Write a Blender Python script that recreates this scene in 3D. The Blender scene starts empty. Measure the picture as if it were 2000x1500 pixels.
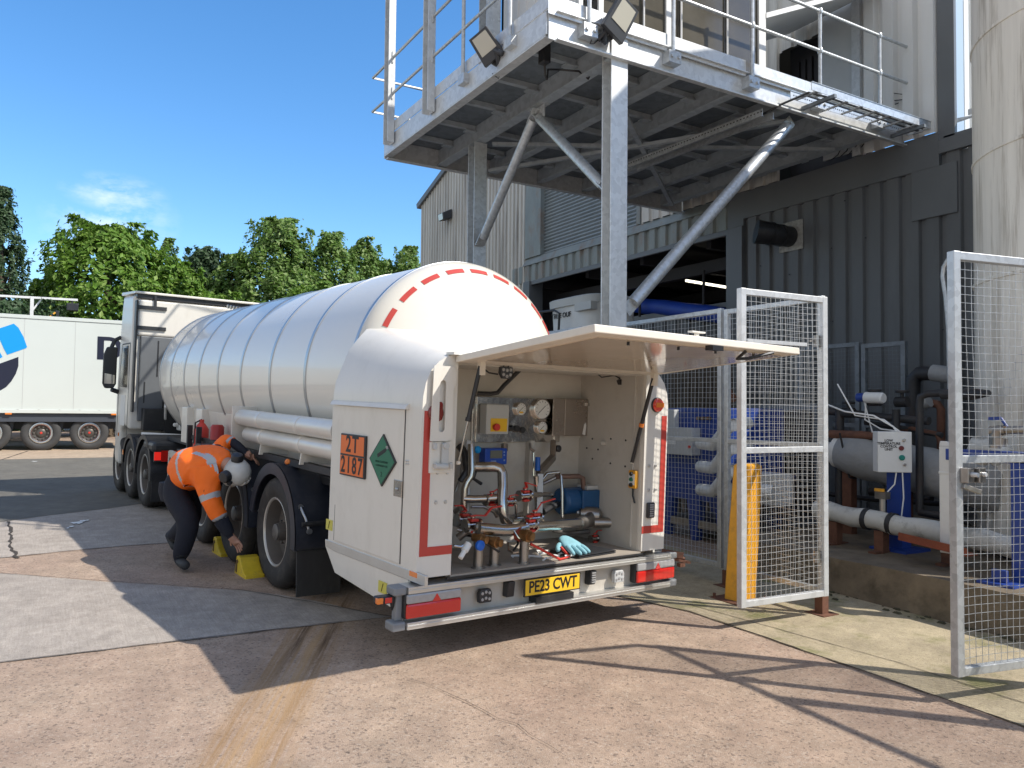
import bpy, bmesh, math, random
from mathutils import Vector, Matrix, noise
random.seed(7)
S = bpy.context.scene
C = S.collection
# ---------------- camera ----------------
H_CAM = 1.8242; F_PX = 1524.07; PITCH = .0360; ROLL = .0101; HEAD = .5357
_f = Vector((math.sin(HEAD)*math.cos(PITCH), math.cos(HEAD)*math.cos(PITCH), math.sin(PITCH)))
_r0 = Vector((math.cos(HEAD), -math.sin(HEAD), 0)); _u0 = _r0.cross(_f)
_r = _r0*math.cos(ROLL)+_u0*math.sin(ROLL); _u = -_r0*math.sin(ROLL)+_u0*math.cos(ROLL)
cd = bpy.data.cameras.new('camera'); cam = bpy.data.objects.new('camera', cd); C.objects.link(cam)
m3 = Matrix((_r, _u, -_f)).transposed()
cam.matrix_world = Matrix.Translation((0, 0, H_CAM)) @ m3.to_4x4()
cd.sensor_width = 36; cd.lens = F_PX/2000*36; cd.clip_start = .05; cd.clip_end = 3000
S.camera = cam
# ---------------- sun, sky, exposure ----------------
SUN = Vector((.695, -.718, 1.0)).normalized()
EL = math.asin(SUN.z); AZ = math.atan2(SUN.x, SUN.y)
sd = bpy.data.lights.new('sun', 'SUN'); sd.energy = 4.0; sd.angle = math.radians(.6); sd.color = (1, .94, .85)
sun = bpy.data.objects.new('sun', sd); C.objects.link(sun); sun.location = (20, -20, 40)
sun.rotation_euler = SUN.to_track_quat('Z', 'Y').to_euler()
W = bpy.data.worlds.new("World"); S.world = W; W.use_nodes = True
nt = W.node_tree; nt.nodes.clear()
out = nt.nodes.new('ShaderNodeOutputWorld'); bg = nt.nodes.new('ShaderNodeBackground')
sky = nt.nodes.new('ShaderNodeTexSky'); sky.sky_type = 'NISHITA'; sky.sun_disc = False
sky.sun_elevation = EL; sky.sun_rotation = AZ
sky.air_density = 1.0; sky.dust_density = .25; sky.ozone_density = 3.2; sky.altitude = 50
bg.inputs['Strength'].default_value = .10
# a few wisps of cloud low on the left
tc = nt.nodes.new('ShaderNodeTexCoord')
def cloud(direction, width, nscale, squash):
    d = Vector(direction).normalized()
    sub = nt.nodes.new('ShaderNodeVectorMath'); sub.operation = 'SUBTRACT'; sub.inputs[1].default_value = d
    nt.links.new(tc.outputs['Generated'], sub.inputs[0])
    sc = nt.nodes.new('ShaderNodeVectorMath'); sc.operation = 'MULTIPLY'; sc.inputs[1].default_value = (1, 1, squash)
    nt.links.new(sub.outputs[0], sc.inputs[0])
    ln = nt.nodes.new('ShaderNodeVectorMath'); ln.operation = 'LENGTH'; nt.links.new(sc.outputs[0], ln.inputs[0])
    mr = nt.nodes.new('ShaderNodeMapRange'); mr.inputs[1].default_value = width; mr.inputs[2].default_value = width*.15
    mr.inputs[3].default_value = 0; mr.inputs[4].default_value = 1; nt.links.new(ln.outputs['Value'], mr.inputs[0])
    ns = nt.nodes.new('ShaderNodeTexNoise'); ns.inputs['Scale'].default_value = nscale; ns.inputs['Detail'].default_value = 7
    ns.inputs['Roughness'].default_value = .6
    nt.links.new(sc.outputs[0], ns.inputs['Vector'])
    mu = nt.nodes.new('ShaderNodeMath'); mu.operation = 'MULTIPLY'
    r = nt.nodes.new('ShaderNodeMapRange'); r.inputs[1].default_value = .45; r.inputs[2].default_value = .68
    nt.links.new(ns.outputs['Fac'], r.inputs[0]); nt.links.new(r.outputs[0], mu.inputs[0]); nt.links.new(mr.outputs[0], mu.inputs[1])
    return mu
def pixdir(u, v):
    return (_r*((u-1000)/F_PX)+_u*((750-v)/F_PX)+_f).normalized()
prev = sky.outputs[0]
for (d, w, s, q, a) in ((pixdir(220, 425), .075, 16, 1.7, .62), (pixdir(225, 375), .06, 18, 2.6, .5), (pixdir(110, 480), .05, 16, 1.5, .2)):
    mk = cloud(d, w, s, q)
    am = nt.nodes.new('ShaderNodeMath'); am.operation = 'MULTIPLY'; am.inputs[1].default_value = a; nt.links.new(mk.outputs[0], am.inputs[0])
    mx = nt.nodes.new('ShaderNodeMixRGB'); mx.inputs[2].default_value = (5.6, 5.8, 6.3, 1)
    nt.links.new(am.outputs[0], mx.inputs[0]); nt.links.new(prev, mx.inputs[1]); prev = mx.outputs[0]
# invented cloud, out of view behind and left, added as neutral fill for shaded sides
dt = nt.nodes.new('ShaderNodeVectorMath'); dt.operation = 'DOT_PRODUCT'; dt.inputs[1].default_value = (_f*-.80-_r*.62+Vector((0, 0, .34))).normalized(); nt.links.new(tc.outputs['Generated'], dt.inputs[0])
m1 = nt.nodes.new('ShaderNodeMapRange'); m1.interpolation_type = 'SMOOTHSTEP'; m1.inputs[1].default_value = .02; m1.inputs[2].default_value = .62; nt.links.new(dt.outputs['Value'], m1.inputs[0])
n1 = nt.nodes.new('ShaderNodeTexNoise'); n1.inputs['Scale'].default_value = 3.2; n1.inputs['Detail'].default_value = 8; nt.links.new(tc.outputs['Generated'], n1.inputs['Vector'])
m2 = nt.nodes.new('ShaderNodeMapRange'); m2.inputs[1].default_value = .38; m2.inputs[2].default_value = .58; m2.inputs[3].default_value = .35; m2.inputs[4].default_value = 1; nt.links.new(n1.outputs['Fac'], m2.inputs[0])
mm = nt.nodes.new('ShaderNodeMath'); mm.operation = 'MULTIPLY'; nt.links.new(m1.outputs[0], mm.inputs[0]); nt.links.new(m2.outputs[0], mm.inputs[1])
mx = nt.nodes.new('ShaderNodeMixRGB'); mx.inputs[2].default_value = (2.9, 2.85, 2.78, 1); nt.links.new(mm.outputs[0], mx.inputs[0]); nt.links.new(prev, mx.inputs[1]); prev = mx.outputs[0]
hs = nt.nodes.new('ShaderNodeHueSaturation'); hs.inputs['Saturation'].default_value = 1.24; hs.inputs['Value'].default_value = 1.72
nt.links.new(prev, hs.inputs['Color'])
nt.links.new(hs.outputs[0], bg.inputs[0]); nt.links.new(bg.outputs[0], out.inputs[0])
S.view_settings.view_transform = 'Standard'; S.view_settings.look = 'None'
S.view_settings.exposure = 0.48; S.view_settings.gamma = 1; S.view_settings.use_curve_mapping = False
S.render.engine = 'CYCLES'; S.cycles.max_bounces = 8; S.cycles.use_denoising = True

# ---------------- helpers ----------------
SL = .023655                                   # the yard rises gently away from the camera
def gz(y): return SL*y if y < 30 else SL*30
_tyaw, _ttilt, _tpit = .0961, .0097, .0316     # pose of the road tanker
TM = (Matrix.Translation((2.0496, 4.811, SL*4.811)) @ Matrix.Rotation(_tyaw, 4, 'Z') @ Matrix.Rotation(_ttilt, 4, 'Y') @ Matrix.Rotation(_tpit, 4, 'X'))
def tw(x, y, z): return TM @ Vector((x, y, z))

class MB:
    """collects primitives; build() links them as one mesh object"""
    def __init__(s, o=(0, 0, 0)): s.bm = bmesh.new(); s.o = Vector(o); s.mi = 0
    def v(s, p): return s.bm.verts.new(Vector(p)-s.o)
    def f(s, vs):
        try:
            fc = s.bm.faces.new(vs); fc.material_index = s.mi; return fc
        except ValueError: return None
    def box(s, x0, y0, z0, x1, y1, z1):
        return s.hexa([(x0,y0,z0),(x1,y0,z0),(x1,y1,z0),(x0,y1,z0),(x0,y0,z1),(x1,y0,z1),(x1,y1,z1),(x0,y1,z1)])
    def hexa(s, p):
        v = [s.v(q) for q in p]
        for i in ((3,2,1,0),(4,5,6,7),(0,1,5,4),(1,2,6,5),(2,3,7,6),(3,0,4,7)): s.f([v[k] for k in i])
        return s
    def bar(s, a, b, w, h=None, up=(0,0,1)):
        h = h or w; a = Vector(a); b = Vector(b); d = (b-a).normalized(); up = Vector(up)
        if abs(d.dot(up)) > .99: up = Vector((1,0,0))
        x = d.cross(up).normalized()*w/2; y = x.cross(d).normalized()*h/2
        return s.hexa([a-x-y,a+x-y,b+x-y,b-x-y,a-x+y,a+x+y,b+x+y,b-x+y])
    def ring(s, c, d, r, n, ref=None):
        d = Vector(d).normalized(); u = d.orthogonal().normalized() if ref is None else ref
        w = d.cross(u); return [s.v(Vector(c)+(u*math.cos(2*math.pi*i/n)+w*math.sin(2*math.pi*i/n))*r) for i in range(n)]
    def cyl(s, a, b, r, r2=None, n=16, caps=True):
        a = Vector(a); b = Vector(b); d = b-a; u = d.normalized().orthogonal().normalized()
        A = s.ring(a, d, r, n, u); B = s.ring(b, d, r if r2 is None else r2, n, u)
        for i in range(n): s.f([A[i], A[(i+1)%n], B[(i+1)%n], B[i]])
        if caps: s.f(A[::-1]); s.f(B)
        return s
    def tube(s, pts, r, n=10, closed=False):
        P = [Vector(p) for p in pts]; R = r if isinstance(r, (list, tuple)) else [r]*len(P); prev = None; u = None; first = None
        for i, p in enumerate(P):
            d = (P[min(i+1, len(P)-1)]-P[max(i-1, 0)]).normalized()
            u = d.orthogonal().normalized() if u is None else (u-d*u.dot(d)).normalized()
            cur = s.ring(p, d, R[i], n, u)
            if prev:
                for k in range(n): s.f([prev[k], prev[(k+1)%n], cur[(k+1)%n], cur[k]])
            else: first = cur
            prev = cur
        s.f(first[::-1]); s.f(prev); return s
    def lathe(s, prof, c, axis, n=32, caps=True):
        """prof: (distance along axis, radius)"""
        ax = Vector(axis).normalized(); u = ax.orthogonal().normalized(); prev = None
        for (t, r) in prof:
            cur = s.ring(Vector(c)+ax*t, ax, max(r, 1e-4), n, u)
            if prev:
                for k in range(n): s.f([prev[k], prev[(k+1)%n], cur[(k+1)%n], cur[k]])
            elif caps: s.f(cur[::-1])
            prev = cur
        if caps: s.f(prev)
        return s
    def prism(s, poly, f0, f1):
        """poly of 2-D points; f0, f1 map a point to 3-D on the two sides"""
        A = [s.v(f0(*p)) for p in poly]; B = [s.v(f1(*p)) for p in poly]; n = len(poly)
        s.f(A[::-1]); s.f(B)
        for i in range(n): s.f([A[i], A[(i+1)%n], B[(i+1)%n], B[i]])
        return s
    def quad(s, a, b, c, d): s.f([s.v(a), s.v(b), s.v(c), s.v(d)]); return s
    def loft(s, secs, closed=False, caps=False):
        R = [[s.v(p) for p in sec] for sec in secs]
        for A, B in zip(R, R[1:]):
            n = len(A)
            for i in range(n if closed else n-1): s.f([A[i], A[(i+1)%n], B[(i+1)%n], B[i]])
        if caps: s.f(R[0][::-1]); s.f(R[-1])
        return s
    def add(s, me, M=None):
        M = M or Matrix(); vs = [s.v(M @ v.co) for v in me.vertices]
        for p in me.polygons: s.f([vs[i] for i in p.vertices])
        return s
    def build(s, name, m, parent=None, smooth=35, bevel=0, seg=2, fix=True):
        if fix: bmesh.ops.recalc_face_normals(s.bm, faces=s.bm.faces[:])
        me = bpy.data.meshes.new(name); s.bm.to_mesh(me); s.bm.free()
        for x in (m if isinstance(m, (list, tuple)) else [m]): me.materials.append(x)
        if smooth:
            me.shade_smooth(); me.set_sharp_from_angle(angle=math.radians(smooth))
        o = bpy.data.objects.new(name, me); C.objects.link(o)
        if parent: o.parent = parent
        if bevel:
            b = o.modifiers.new('bevel', 'BEVEL'); b.width = bevel; b.segments = seg; b.limit_method = 'ANGLE'; b.angle_limit = math.radians(40); b.harden_normals = False
        return o
def tag(o, label, cat, group=None):
    o['label'] = label; o['category'] = cat
    if group: o['group'] = group
    return o
def thing(name, label, cat, loc=(0,0,0), group=None):
    o = bpy.data.objects.new(name, None); C.objects.link(o); o.location = loc; o.empty_display_size = .2
    return tag(o, label, cat, group)
def struct(o, kind='structure'): o['kind'] = kind; return o
def text_mesh(t, size, ext=.002, space=1.0, align='CENTER', bold=0):
    cu = bpy.data.curves.new('text', 'FONT'); cu.body = t; cu.size = size; cu.extrude = ext; cu.align_x = align; cu.align_y = 'CENTER'; cu.space_character = space; cu.offset = bold; cu.resolution_u = 3
    o = bpy.data.objects.new('text', cu); C.objects.link(o)
    dg = bpy.context.evaluated_depsgraph_get(); me = bpy.data.meshes.new_from_object(o.evaluated_get(dg))
    bpy.data.objects.remove(o); bpy.data.curves.remove(cu); return me
def frame_mat(o, x, z):
    """matrix whose X,Y axes are x,z (writing plane) at o"""
    x = Vector(x).normalized(); y = Vector(z).normalized(); n = x.cross(y)
    return Matrix.Translation(o) @ Matrix((x, y, n)).transposed().to_4x4()
def copy_tree(o, parent=None):
    c = o.copy(); C.objects.link(c)
    if parent: c.parent = parent
    for ch in list(o.children): copy_tree(ch, c)
    return c
# ---------------- materials ----------------
def N(nt, t, **k):
    n = nt.nodes.new(t)
    for a, b in k.items(): setattr(n, a, b)
    return n
def mat(name, col, rough=.5, metal=0, var=0, vs=3, bump=0, bs=40, coat=0, spec=.5, dirt=None, ds=6, da=.5, stretch=None, emit=0, bd=.01):
    m = bpy.data.materials.new(name); m.use_nodes = True; nt = m.node_tree; L = nt.links.new
    p = nt.nodes['Principled BSDF']; p.inputs['Roughness'].default_value = rough; p.inputs['Metallic'].default_value = metal
    p.inputs['Coat Weight'].default_value = coat; p.inputs['Coat Roughness'].default_value = .05
    p.inputs['Specular IOR Level'].default_value = spec
    p.inputs['Base Color'].default_value = (*col, 1)
    tc = N(nt, 'ShaderNodeTexCoord'); vec = tc.outputs['Object']
    if stretch:
        mp = N(nt, 'ShaderNodeMapping'); mp.inputs['Scale'].default_value = stretch; L(vec, mp.inputs[0]); vec = mp.outputs[0]
    c = None
    if var:
        n = N(nt, 'ShaderNodeTexNoise'); n.inputs['Scale'].default_value = vs; n.inputs['Detail'].default_value = 6; n.inputs['Roughness'].default_value = .62; L(vec, n.inputs['Vector'])
        mr = N(nt, 'ShaderNodeMapRange'); mr.inputs[1].default_value = .25; mr.inputs[2].default_value = .75; mr.inputs[3].default_value = 1-var; mr.inputs[4].default_value = 1+var; L(n.outputs['Fac'], mr.inputs[0])
        mx = N(nt, 'ShaderNodeMixRGB', blend_type='MULTIPLY'); mx.inputs[0].default_value = 1; mx.inputs[1].default_value = (*col, 1); L(mr.outputs[0], mx.inputs[2]); c = mx.outputs[0]
        mr2 = N(nt, 'ShaderNodeMapRange'); mr2.inputs[3].default_value = max(.02, rough-.12); mr2.inputs[4].default_value = min(1, rough+.12); L(n.outputs['Fac'], mr2.inputs[0]); L(mr2.outputs[0], p.inputs['Roughness'])
    if dirt:
        n = N(nt, 'ShaderNodeTexNoise'); n.inputs['Scale'].default_value = ds; n.inputs['Detail'].default_value = 9; n.inputs['Roughness'].default_value = .7; L(vec, n.inputs['Vector'])
        mr = N(nt, 'ShaderNodeMapRange'); mr.inputs[1].default_value = .5; mr.inputs[2].default_value = .72; mr.inputs[4].default_value = da; L(n.outputs['Fac'], mr.inputs[0])
        mx = N(nt, 'ShaderNodeMixRGB'); L(mr.outputs[0], mx.inputs[0]); mx.inputs[2].default_value = (*dirt, 1)
        if c: L(c, mx.inputs[1])
        else: mx.inputs[1].default_value = (*col, 1)
        c = mx.outputs[0]
    if c: L(c, p.inputs['Base Color'])
    if bump:
        n = N(nt, 'ShaderNodeTexNoise'); n.inputs['Scale'].default_value = bs; n.inputs['Detail'].default_value = 5; L(tc.outputs['Object'], n.inputs['Vector'])
        b = N(nt, 'ShaderNodeBump'); b.inputs['Strength'].default_value = bump; b.inputs['Distance'].default_value = bd; L(n.outputs['Fac'], b.inputs['Height']); L(b.outputs[0], p.inputs['Normal'])
    if emit:
        p.inputs['Emission Color'].default_value = (*col, 1); p.inputs['Emission Strength'].default_value = emit
    return m
def galv(name, col, var=.16, scale=26, rough=.42, metal=.55):
    m = mat(name, col, rough, metal); nt = m.node_tree; L = nt.links.new; p = nt.nodes['Principled BSDF']
    tc = N(nt, 'ShaderNodeTexCoord'); v = N(nt, 'ShaderNodeTexVoronoi'); v.inputs['Scale'].default_value = scale; L(tc.outputs['Object'], v.inputs['Vector'])
    n = N(nt, 'ShaderNodeTexNoise'); n.inputs['Scale'].default_value = 2.2; n.inputs['Detail'].default_value = 6; L(tc.outputs['Object'], n.inputs['Vector'])
    sp = N(nt, 'ShaderNodeSeparateColor'); L(v.outputs['Color'], sp.inputs[0])
    ad = N(nt, 'ShaderNodeMath', operation='ADD'); L(sp.outputs[0], ad.inputs[0]); L(n.outputs['Fac'], ad.inputs[1])
    mr = N(nt, 'ShaderNodeMapRange'); mr.inputs[1].default_value = .2; mr.inputs[2].default_value = 1.3; mr.inputs[3].default_value = 1-var; mr.inputs[4].default_value = 1+var; L(ad.outputs[0], mr.inputs[0])
    mx = N(nt, 'ShaderNodeMixRGB', blend_type='MULTIPLY'); mx.inputs[0].default_value = 1; mx.inputs[1].default_value = (*col, 1); L(mr.outputs[0], mx.inputs[2]); L(mx.outputs[0], p.inputs['Base Color'])
    return m
PAINT = mat('white_vehicle_paint', (.72, .69, .625), .34, var=.04, vs=1.5, coat=.18, dirt=(.40, .35, .28), ds=7, da=.16, stretch=(1, 1, .4))
TANKP = mat('polished_white_tank_skin', (.76, .73, .66), .30, metal=.0, coat=.34, var=.02, vs=.8, spec=.4)
CREAM = mat('cream_panel', (.74, .68, .58), .45, var=.04, vs=2, dirt=(.35, .27, .2), ds=7, da=.16)
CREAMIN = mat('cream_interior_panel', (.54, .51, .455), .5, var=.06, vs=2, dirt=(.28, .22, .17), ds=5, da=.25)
BAND = mat('bright_band', (.45, .46, .47), .32, metal=.8)
ALU = mat('aluminium_extrusion', (.60, .60, .58), .38, metal=.75, var=.08, vs=6)
STEEL = mat('stainless_steel', (.50, .48, .45), .2, metal=1, var=.12, vs=9)
STEELD = mat('dull_steel', (.36, .34, .32), .38, metal=1, var=.2, vs=12)
GALV = galv('galvanised_steel', (.50, .52, .53))
GALVW = galv('galvanised_steel_new', (.60, .615, .62), .12, 20, .40, .35)
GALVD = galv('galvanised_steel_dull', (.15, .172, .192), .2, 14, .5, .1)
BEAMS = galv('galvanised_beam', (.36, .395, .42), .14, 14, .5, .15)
RUBBER = mat('tyre_rubber', (.028, .026, .025), .75, var=.25, vs=8, dirt=(.11, .095, .08), ds=7, da=.55, bump=.2, bs=60)
BLACKP = mat('black_plastic', (.022, .023, .026), .42, var=.15, vs=6, dirt=(.10, .09, .08), ds=6, da=.25)
FENDER = mat('blue_black_fender', (.022, .026, .038), .40, var=.15, vs=5, dirt=(.10, .095, .09), ds=5, da=.22)
CHASSIS = mat('chassis_black', (.02, .02, .022), .55, dirt=(.09, .08, .07), ds=8, da=.4)
FLAP = mat('mudflap_rubber', (.035, .034, .034), .7, var=.25, vs=10, dirt=(.10, .09, .08), ds=9, da=.5, stretch=(1, 1, .25))
RIM = mat('brown_grey_rim', (.10, .086, .075), .55, metal=0, var=.12, vs=6)
RIMB = mat('polished_rim', (.62, .61, .6), .25, metal=1, var=.1, vs=8, dirt=(.2, .16, .12), ds=9, da=.35)
HUB = mat('hub_metal', (.16, .15, .14), .5, metal=.6, var=.3, vs=20)
RED = mat('signal_red', (.62, .045, .03), .4, var=.06, vs=6)
REDTAPE = mat('red_reflective_tape', (.50, .06, .045), .35, var=.05, vs=10)
REDLENS = mat('red_lens', (.60, .02, .015), .12, coat=.6)
CLEARLENS = mat('clear_lens', (.34, .34, .34), .15, coat=.6, var=.12, vs=30)
AMBER = mat('amber_lens', (.80, .22, .03), .2, coat=.5)
ORANGE = mat('orange_plate', (.78, .17, .03), .4, var=.04)
GREEN = mat('green_label', (.02, .16, .09), .35, var=.05)
YELLOW = mat('number_plate_yellow', (.85, .52, .03), .35)
YELLOWP = mat('yellow_safety_paint', (.75, .36, .03), .5, var=.12, vs=6, dirt=(.22, .13, .05), ds=9, da=.45)
CHOCKY = mat('yellow_plastic', (.70, .50, .03), .5, var=.12, vs=9, dirt=(.25, .2, .08), ds=12, da=.5)
STICKER = mat('yellow_sticker', (.62, .56, .10), .5)
BLACK = mat('black_print', (.012, .012, .013), .5)
WHITE = mat('white_plastic', (.72, .72, .70), .45, var=.05, dirt=(.4, .37, .32), ds=5, da=.2)
LABELW = mat('white_label', (.75, .75, .73), .5)
GREYBOX = mat('grey_enclosure', (.52, .53, .52), .45, var=.05)
BLUE = mat('blue_machine_paint', (.02, .055, .27), .4, var=.15, vs=5, dirt=(.02, .03, .10), ds=5, da=.4)
BLUET = mat('blue_tarpaulin', (.01, .05, .34), .5, var=.2, vs=3)
BLUEV = mat('pump_blue', (.015, .08, .20), .4, var=.15)
BRASS = mat('brass', (.35, .20, .09), .38, metal=.9, var=.25, vs=14)
CEMENT = mat('weathered_concrete', (.165, .13, .09), .9, var=.35, vs=4, bump=.6, bs=45, dirt=(.055, .045, .028), ds=3.2, da=.8)
DARKW = mat('dark_grey_cladding', (.125, .132, .138), .5, var=.14, vs=1.2, dirt=(.075, .075, .072), ds=2, da=.45, stretch=(1, 1, .25))
DARKF = mat('dark_grey_flashing', (.13, .14, .148), .45, var=.08, vs=1.5)
GREYF = mat('weathered_grey_cladding', (.22, .25, .245), .55, var=.22, vs=3, dirt=(.24, .12, .055), ds=2.6, da=.7, stretch=(1, 1, .5))
WHITEW = mat('white_grey_cladding', (.56, .54, .49), .55, var=.16, vs=2.2, stretch=(1, 1.6, .10), dirt=(.17, .145, .125), ds=2.6, da=.75)
WHITEU = mat('white_upper_cladding', (.72, .72, .70), .5, var=.08, vs=1.5, stretch=(1, 1, .3))
SHUT = mat('grey_blue_shutter', (.30, .34, .36), .45, metal=.2, var=.1, vs=3)
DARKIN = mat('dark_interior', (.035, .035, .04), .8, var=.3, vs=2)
GLASS = mat('smoked_glass', (.085, .075, .055), .18, coat=.15, var=.3, vs=1.0)
FLOODG = mat('floodlight_glass', (.52, .50, .42), .12, coat=.8)
FLOODB = mat('charcoal_housing', (.045, .048, .055), .45, var=.1)
LAGW = mat('white_pipe_lagging', (.55, .54, .50), .5, var=.15, vs=6, dirt=(.09, .08, .06), ds=4, da=.9)
LAGG = mat('grey_insulation_jacket', (.29, .295, .295), .5, var=.12, vs=5, bump=.5, bs=9, bd=.03)
RUST = mat('rusty_steel', (.14, .06, .035), .8, var=.35, vs=9, dirt=(.04, .025, .02), ds=8, da=.6)
PIPEK = mat('black_pipework', (.028, .028, .03), .55, var=.25, vs=8, dirt=(.12, .06, .035), ds=7, da=.3)
SILO = mat('stained_white_silo', (.80, .77, .70), .55, var=.14, vs=3.0, dirt=(.22, .175, .105), ds=2.6, da=.95, stretch=(2.6, 2.6, .16))
LAMPON = mat('lit_tube', (1.0, .93, .75), .5, emit=2.0)
GLOVE = mat('light_blue_glove', (.22, .45, .52), .8, var=.12, vs=20)
FOLDER = mat('black_folder_cover', (.03, .032, .036), .35, var=.1)
CREASE = mat('dark_joint', (.05, .04, .032), .95, var=.3, vs=9)
LOGOB = mat('logo_blue', (.0, .32, .80), .4); LOGOK = mat('logo_navy', (.012, .014, .035), .4)
CABG = mat('grey_cab_rear', (.13, .14, .15), .5, var=.08)
WTRAIL = mat('white_trailer_side', (.63, .67, .63), .35, var=.03, vs=.6)
# yard concrete: exposed brown aggregate, dark pits, tyre streaks
def yard(name, c1, c2, pit=.5, brushed=None, moss=None, tracks=False, fine=150):
    m = mat(name, c1, .9); nt = m.node_tree; L = nt.links.new; p = nt.nodes['Principled BSDF']
    tc = N(nt, 'ShaderNodeTexCoord'); O = tc.outputs['Object']
    def nz(sc, det=8, rg=.65, vec=None):
        n = N(nt, 'ShaderNodeTexNoise'); n.inputs['Scale'].default_value = sc; n.inputs['Detail'].default_value = det; n.inputs['Roughness'].default_value = rg; L(vec or O, n.inputs['Vector']); return n.outputs['Fac']
    def ramp(f, a, b, lo=0, hi=1):
        r = N(nt, 'ShaderNodeMapRange'); r.inputs[1].default_value = a; r.inputs[2].default_value = b; r.inputs[3].default_value = lo; r.inputs[4].default_value = hi; L(f, r.inputs[0]); return r.outputs[0]
    def mix(f, a, b, bl='MIX'):
        x = N(nt, 'ShaderNodeMixRGB', blend_type=bl)
        for i, q in enumerate((f, a, b)):
            if isinstance(q, (int, float)): x.inputs[i].default_value = q
            elif isinstance(q, tuple): x.inputs[i].default_value = (*q, 1)
            else: L(q, x.inputs[i])
        return x.outputs[0]
    big = nz(.9, 5); c = mix(ramp(big, .3, .7), c1, c2)
    med = nz(7, 7, .7); c = mix(1, c, ramp(med, .25, .75, .78, 1.2), 'MULTIPLY')
    fin = nz(fine, 3, .6); c = mix(1, c, ramp(fin, .3, .7, .80, 1.18), 'MULTIPLY')
    v = N(nt, 'ShaderNodeTexVoronoi'); v.inputs['Scale'].default_value = fine*.5; L(O, v.inputs['Vector'])
    sp = N(nt, 'ShaderNodeSeparateColor'); L(v.outputs['Color'], sp.inputs[0])
    c = mix(ramp(sp.outputs[0], .80, .95, 0, .28*pit), c, (.55, .48, .40))
    c = mix(ramp(sp.outputs[1], .84, .95, 0, .5*pit), c, (.07, .05, .042))
    st = nz(30, 6, .82); cl_ = nz(1.9, 4, .6); th_ = N(nt, 'ShaderNodeMath', operation='ADD'); L(st, th_.inputs[0]); L(ramp(cl_, .3, .7, -.05, .05), th_.inputs[1]); c = mix(ramp(th_.outputs[0], .60, .655, 0, .85*pit), c, (.06, .045, .038)); mo = nz(3.1, 5, .6); c = mix(1, c, ramp(mo, .3, .7, .86, 1.12), 'MULTIPLY')
    sta = nz(1.1, 10, .72); c = mix(ramp(sta, .53, .74, 0, .30), c, (.15, .112, .088))
    if brushed:
        mp = N(nt, 'ShaderNodeMapping'); mp.inputs['Scale'].default_value = brushed; L(O, mp.inputs[0])
        b = nz(10, 6, .7, mp.outputs[0]); c = mix(1, c, ramp(b, .3, .7, .84, 1.14), 'MULTIPLY')
    if moss:
        g = nz(2.2, 8, .7); c = mix(ramp(g, .52, .66, 0, .75), c, moss)
    if tracks:
        mp = N(nt, 'ShaderNodeMapping'); mp.vector_type = 'TEXTURE'; mp.inputs['Location'].default_value = (1.80, 5.9, 0); mp.inputs['Rotation'].default_value = (0, 0, -.455); L(O, mp.inputs[0])
        s2 = N(nt, 'ShaderNodeSeparateXYZ'); L(mp.outputs[0], s2.inputs[0])
        mp2 = N(nt, 'ShaderNodeMapping'); mp2.inputs['Scale'].default_value = (22, .8, 1); L(mp.outputs[0], mp2.inputs[0])
        str_ = nz(1.6, 6, .7, mp2.outputs[0])
        for off, wd, col, am, far in ((.0, .30, (.40, .25, .115), .80, -9), (-.17, .10, (.28, .17, .08), .8, -9), (.12, .09, (.28, .17, .08), .7, -9), (-.095, .055, (.085, .048, .025), .95, -1.25), (.105, .06, (.085, .048, .025), .95, -1.1)):
            a = N(nt, 'ShaderNodeMath', operation='SUBTRACT'); L(s2.outputs[0], a.inputs[0]); a.inputs[1].default_value = off
            ab = N(nt, 'ShaderNodeMath', operation='ABSOLUTE'); L(a.outputs[0], ab.inputs[0])
            k = ramp(ab.outputs[0], wd, wd*.15); k2 = ramp(str_, .36, .6)
            mu = N(nt, 'ShaderNodeMath', operation='MULTIPLY'); L(k, mu.inputs[0]); L(k2, mu.inputs[1])
            fd = ramp(s2.outputs[1], far, far+.9, 0, 1); fe = ramp(s2.outputs[1], 1.4, .6)
            mu2 = N(nt, 'ShaderNodeMath', operation='MULTIPLY'); L(mu.outputs[0], mu2.inputs[0]); L(fd, mu2.inputs[1])
            mu3 = N(nt, 'ShaderNodeMath', operation='MULTIPLY'); L(mu2.outputs[0], mu3.inputs[0]); L(fe, mu3.inputs[1])
            mu4 = N(nt, 'ShaderNodeMath', operation='MULTIPLY'); L(mu3.outputs[0], mu4.inputs[0]); mu4.inputs[1].default_value = am
            c = mix(mu4.outputs[0], c, col)
    L(c, p.inputs['Base Color'])
    bp = N(nt, 'ShaderNodeBump'); bp.inputs['Strength'].default_value = .55; bp.inputs['Distance'].default_value = .012
    ad = N(nt, 'ShaderNodeMath', operation='ADD'); L(fin, ad.inputs[0]); L(st, ad.inputs[1]); L(ad.outputs[0], bp.inputs['Height']); L(bp.outputs[0], p.inputs['Normal'])
    return m
YARD = yard('brown_yard_concrete', (.36, .255, .19), (.42, .315, .23), 1.0, tracks=True)
SLABG = yard('brushed_grey_slab', (.36, .315, .27), (.41, .36, .31), .25, brushed=(9, .5, 1))
SLABS = yard('sandy_slab', (.44, .37, .245), (.36, .30, .20), .5, moss=(.16, .165, .05))
TARMAC = yard('blue_grey_tarmac', (.125, .118, .102), (.16, .15, .125), .15, fine=190)
FARC = yard('far_pale_concrete', (.40, .30, .215), (.45, .35, .25), .2)
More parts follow.
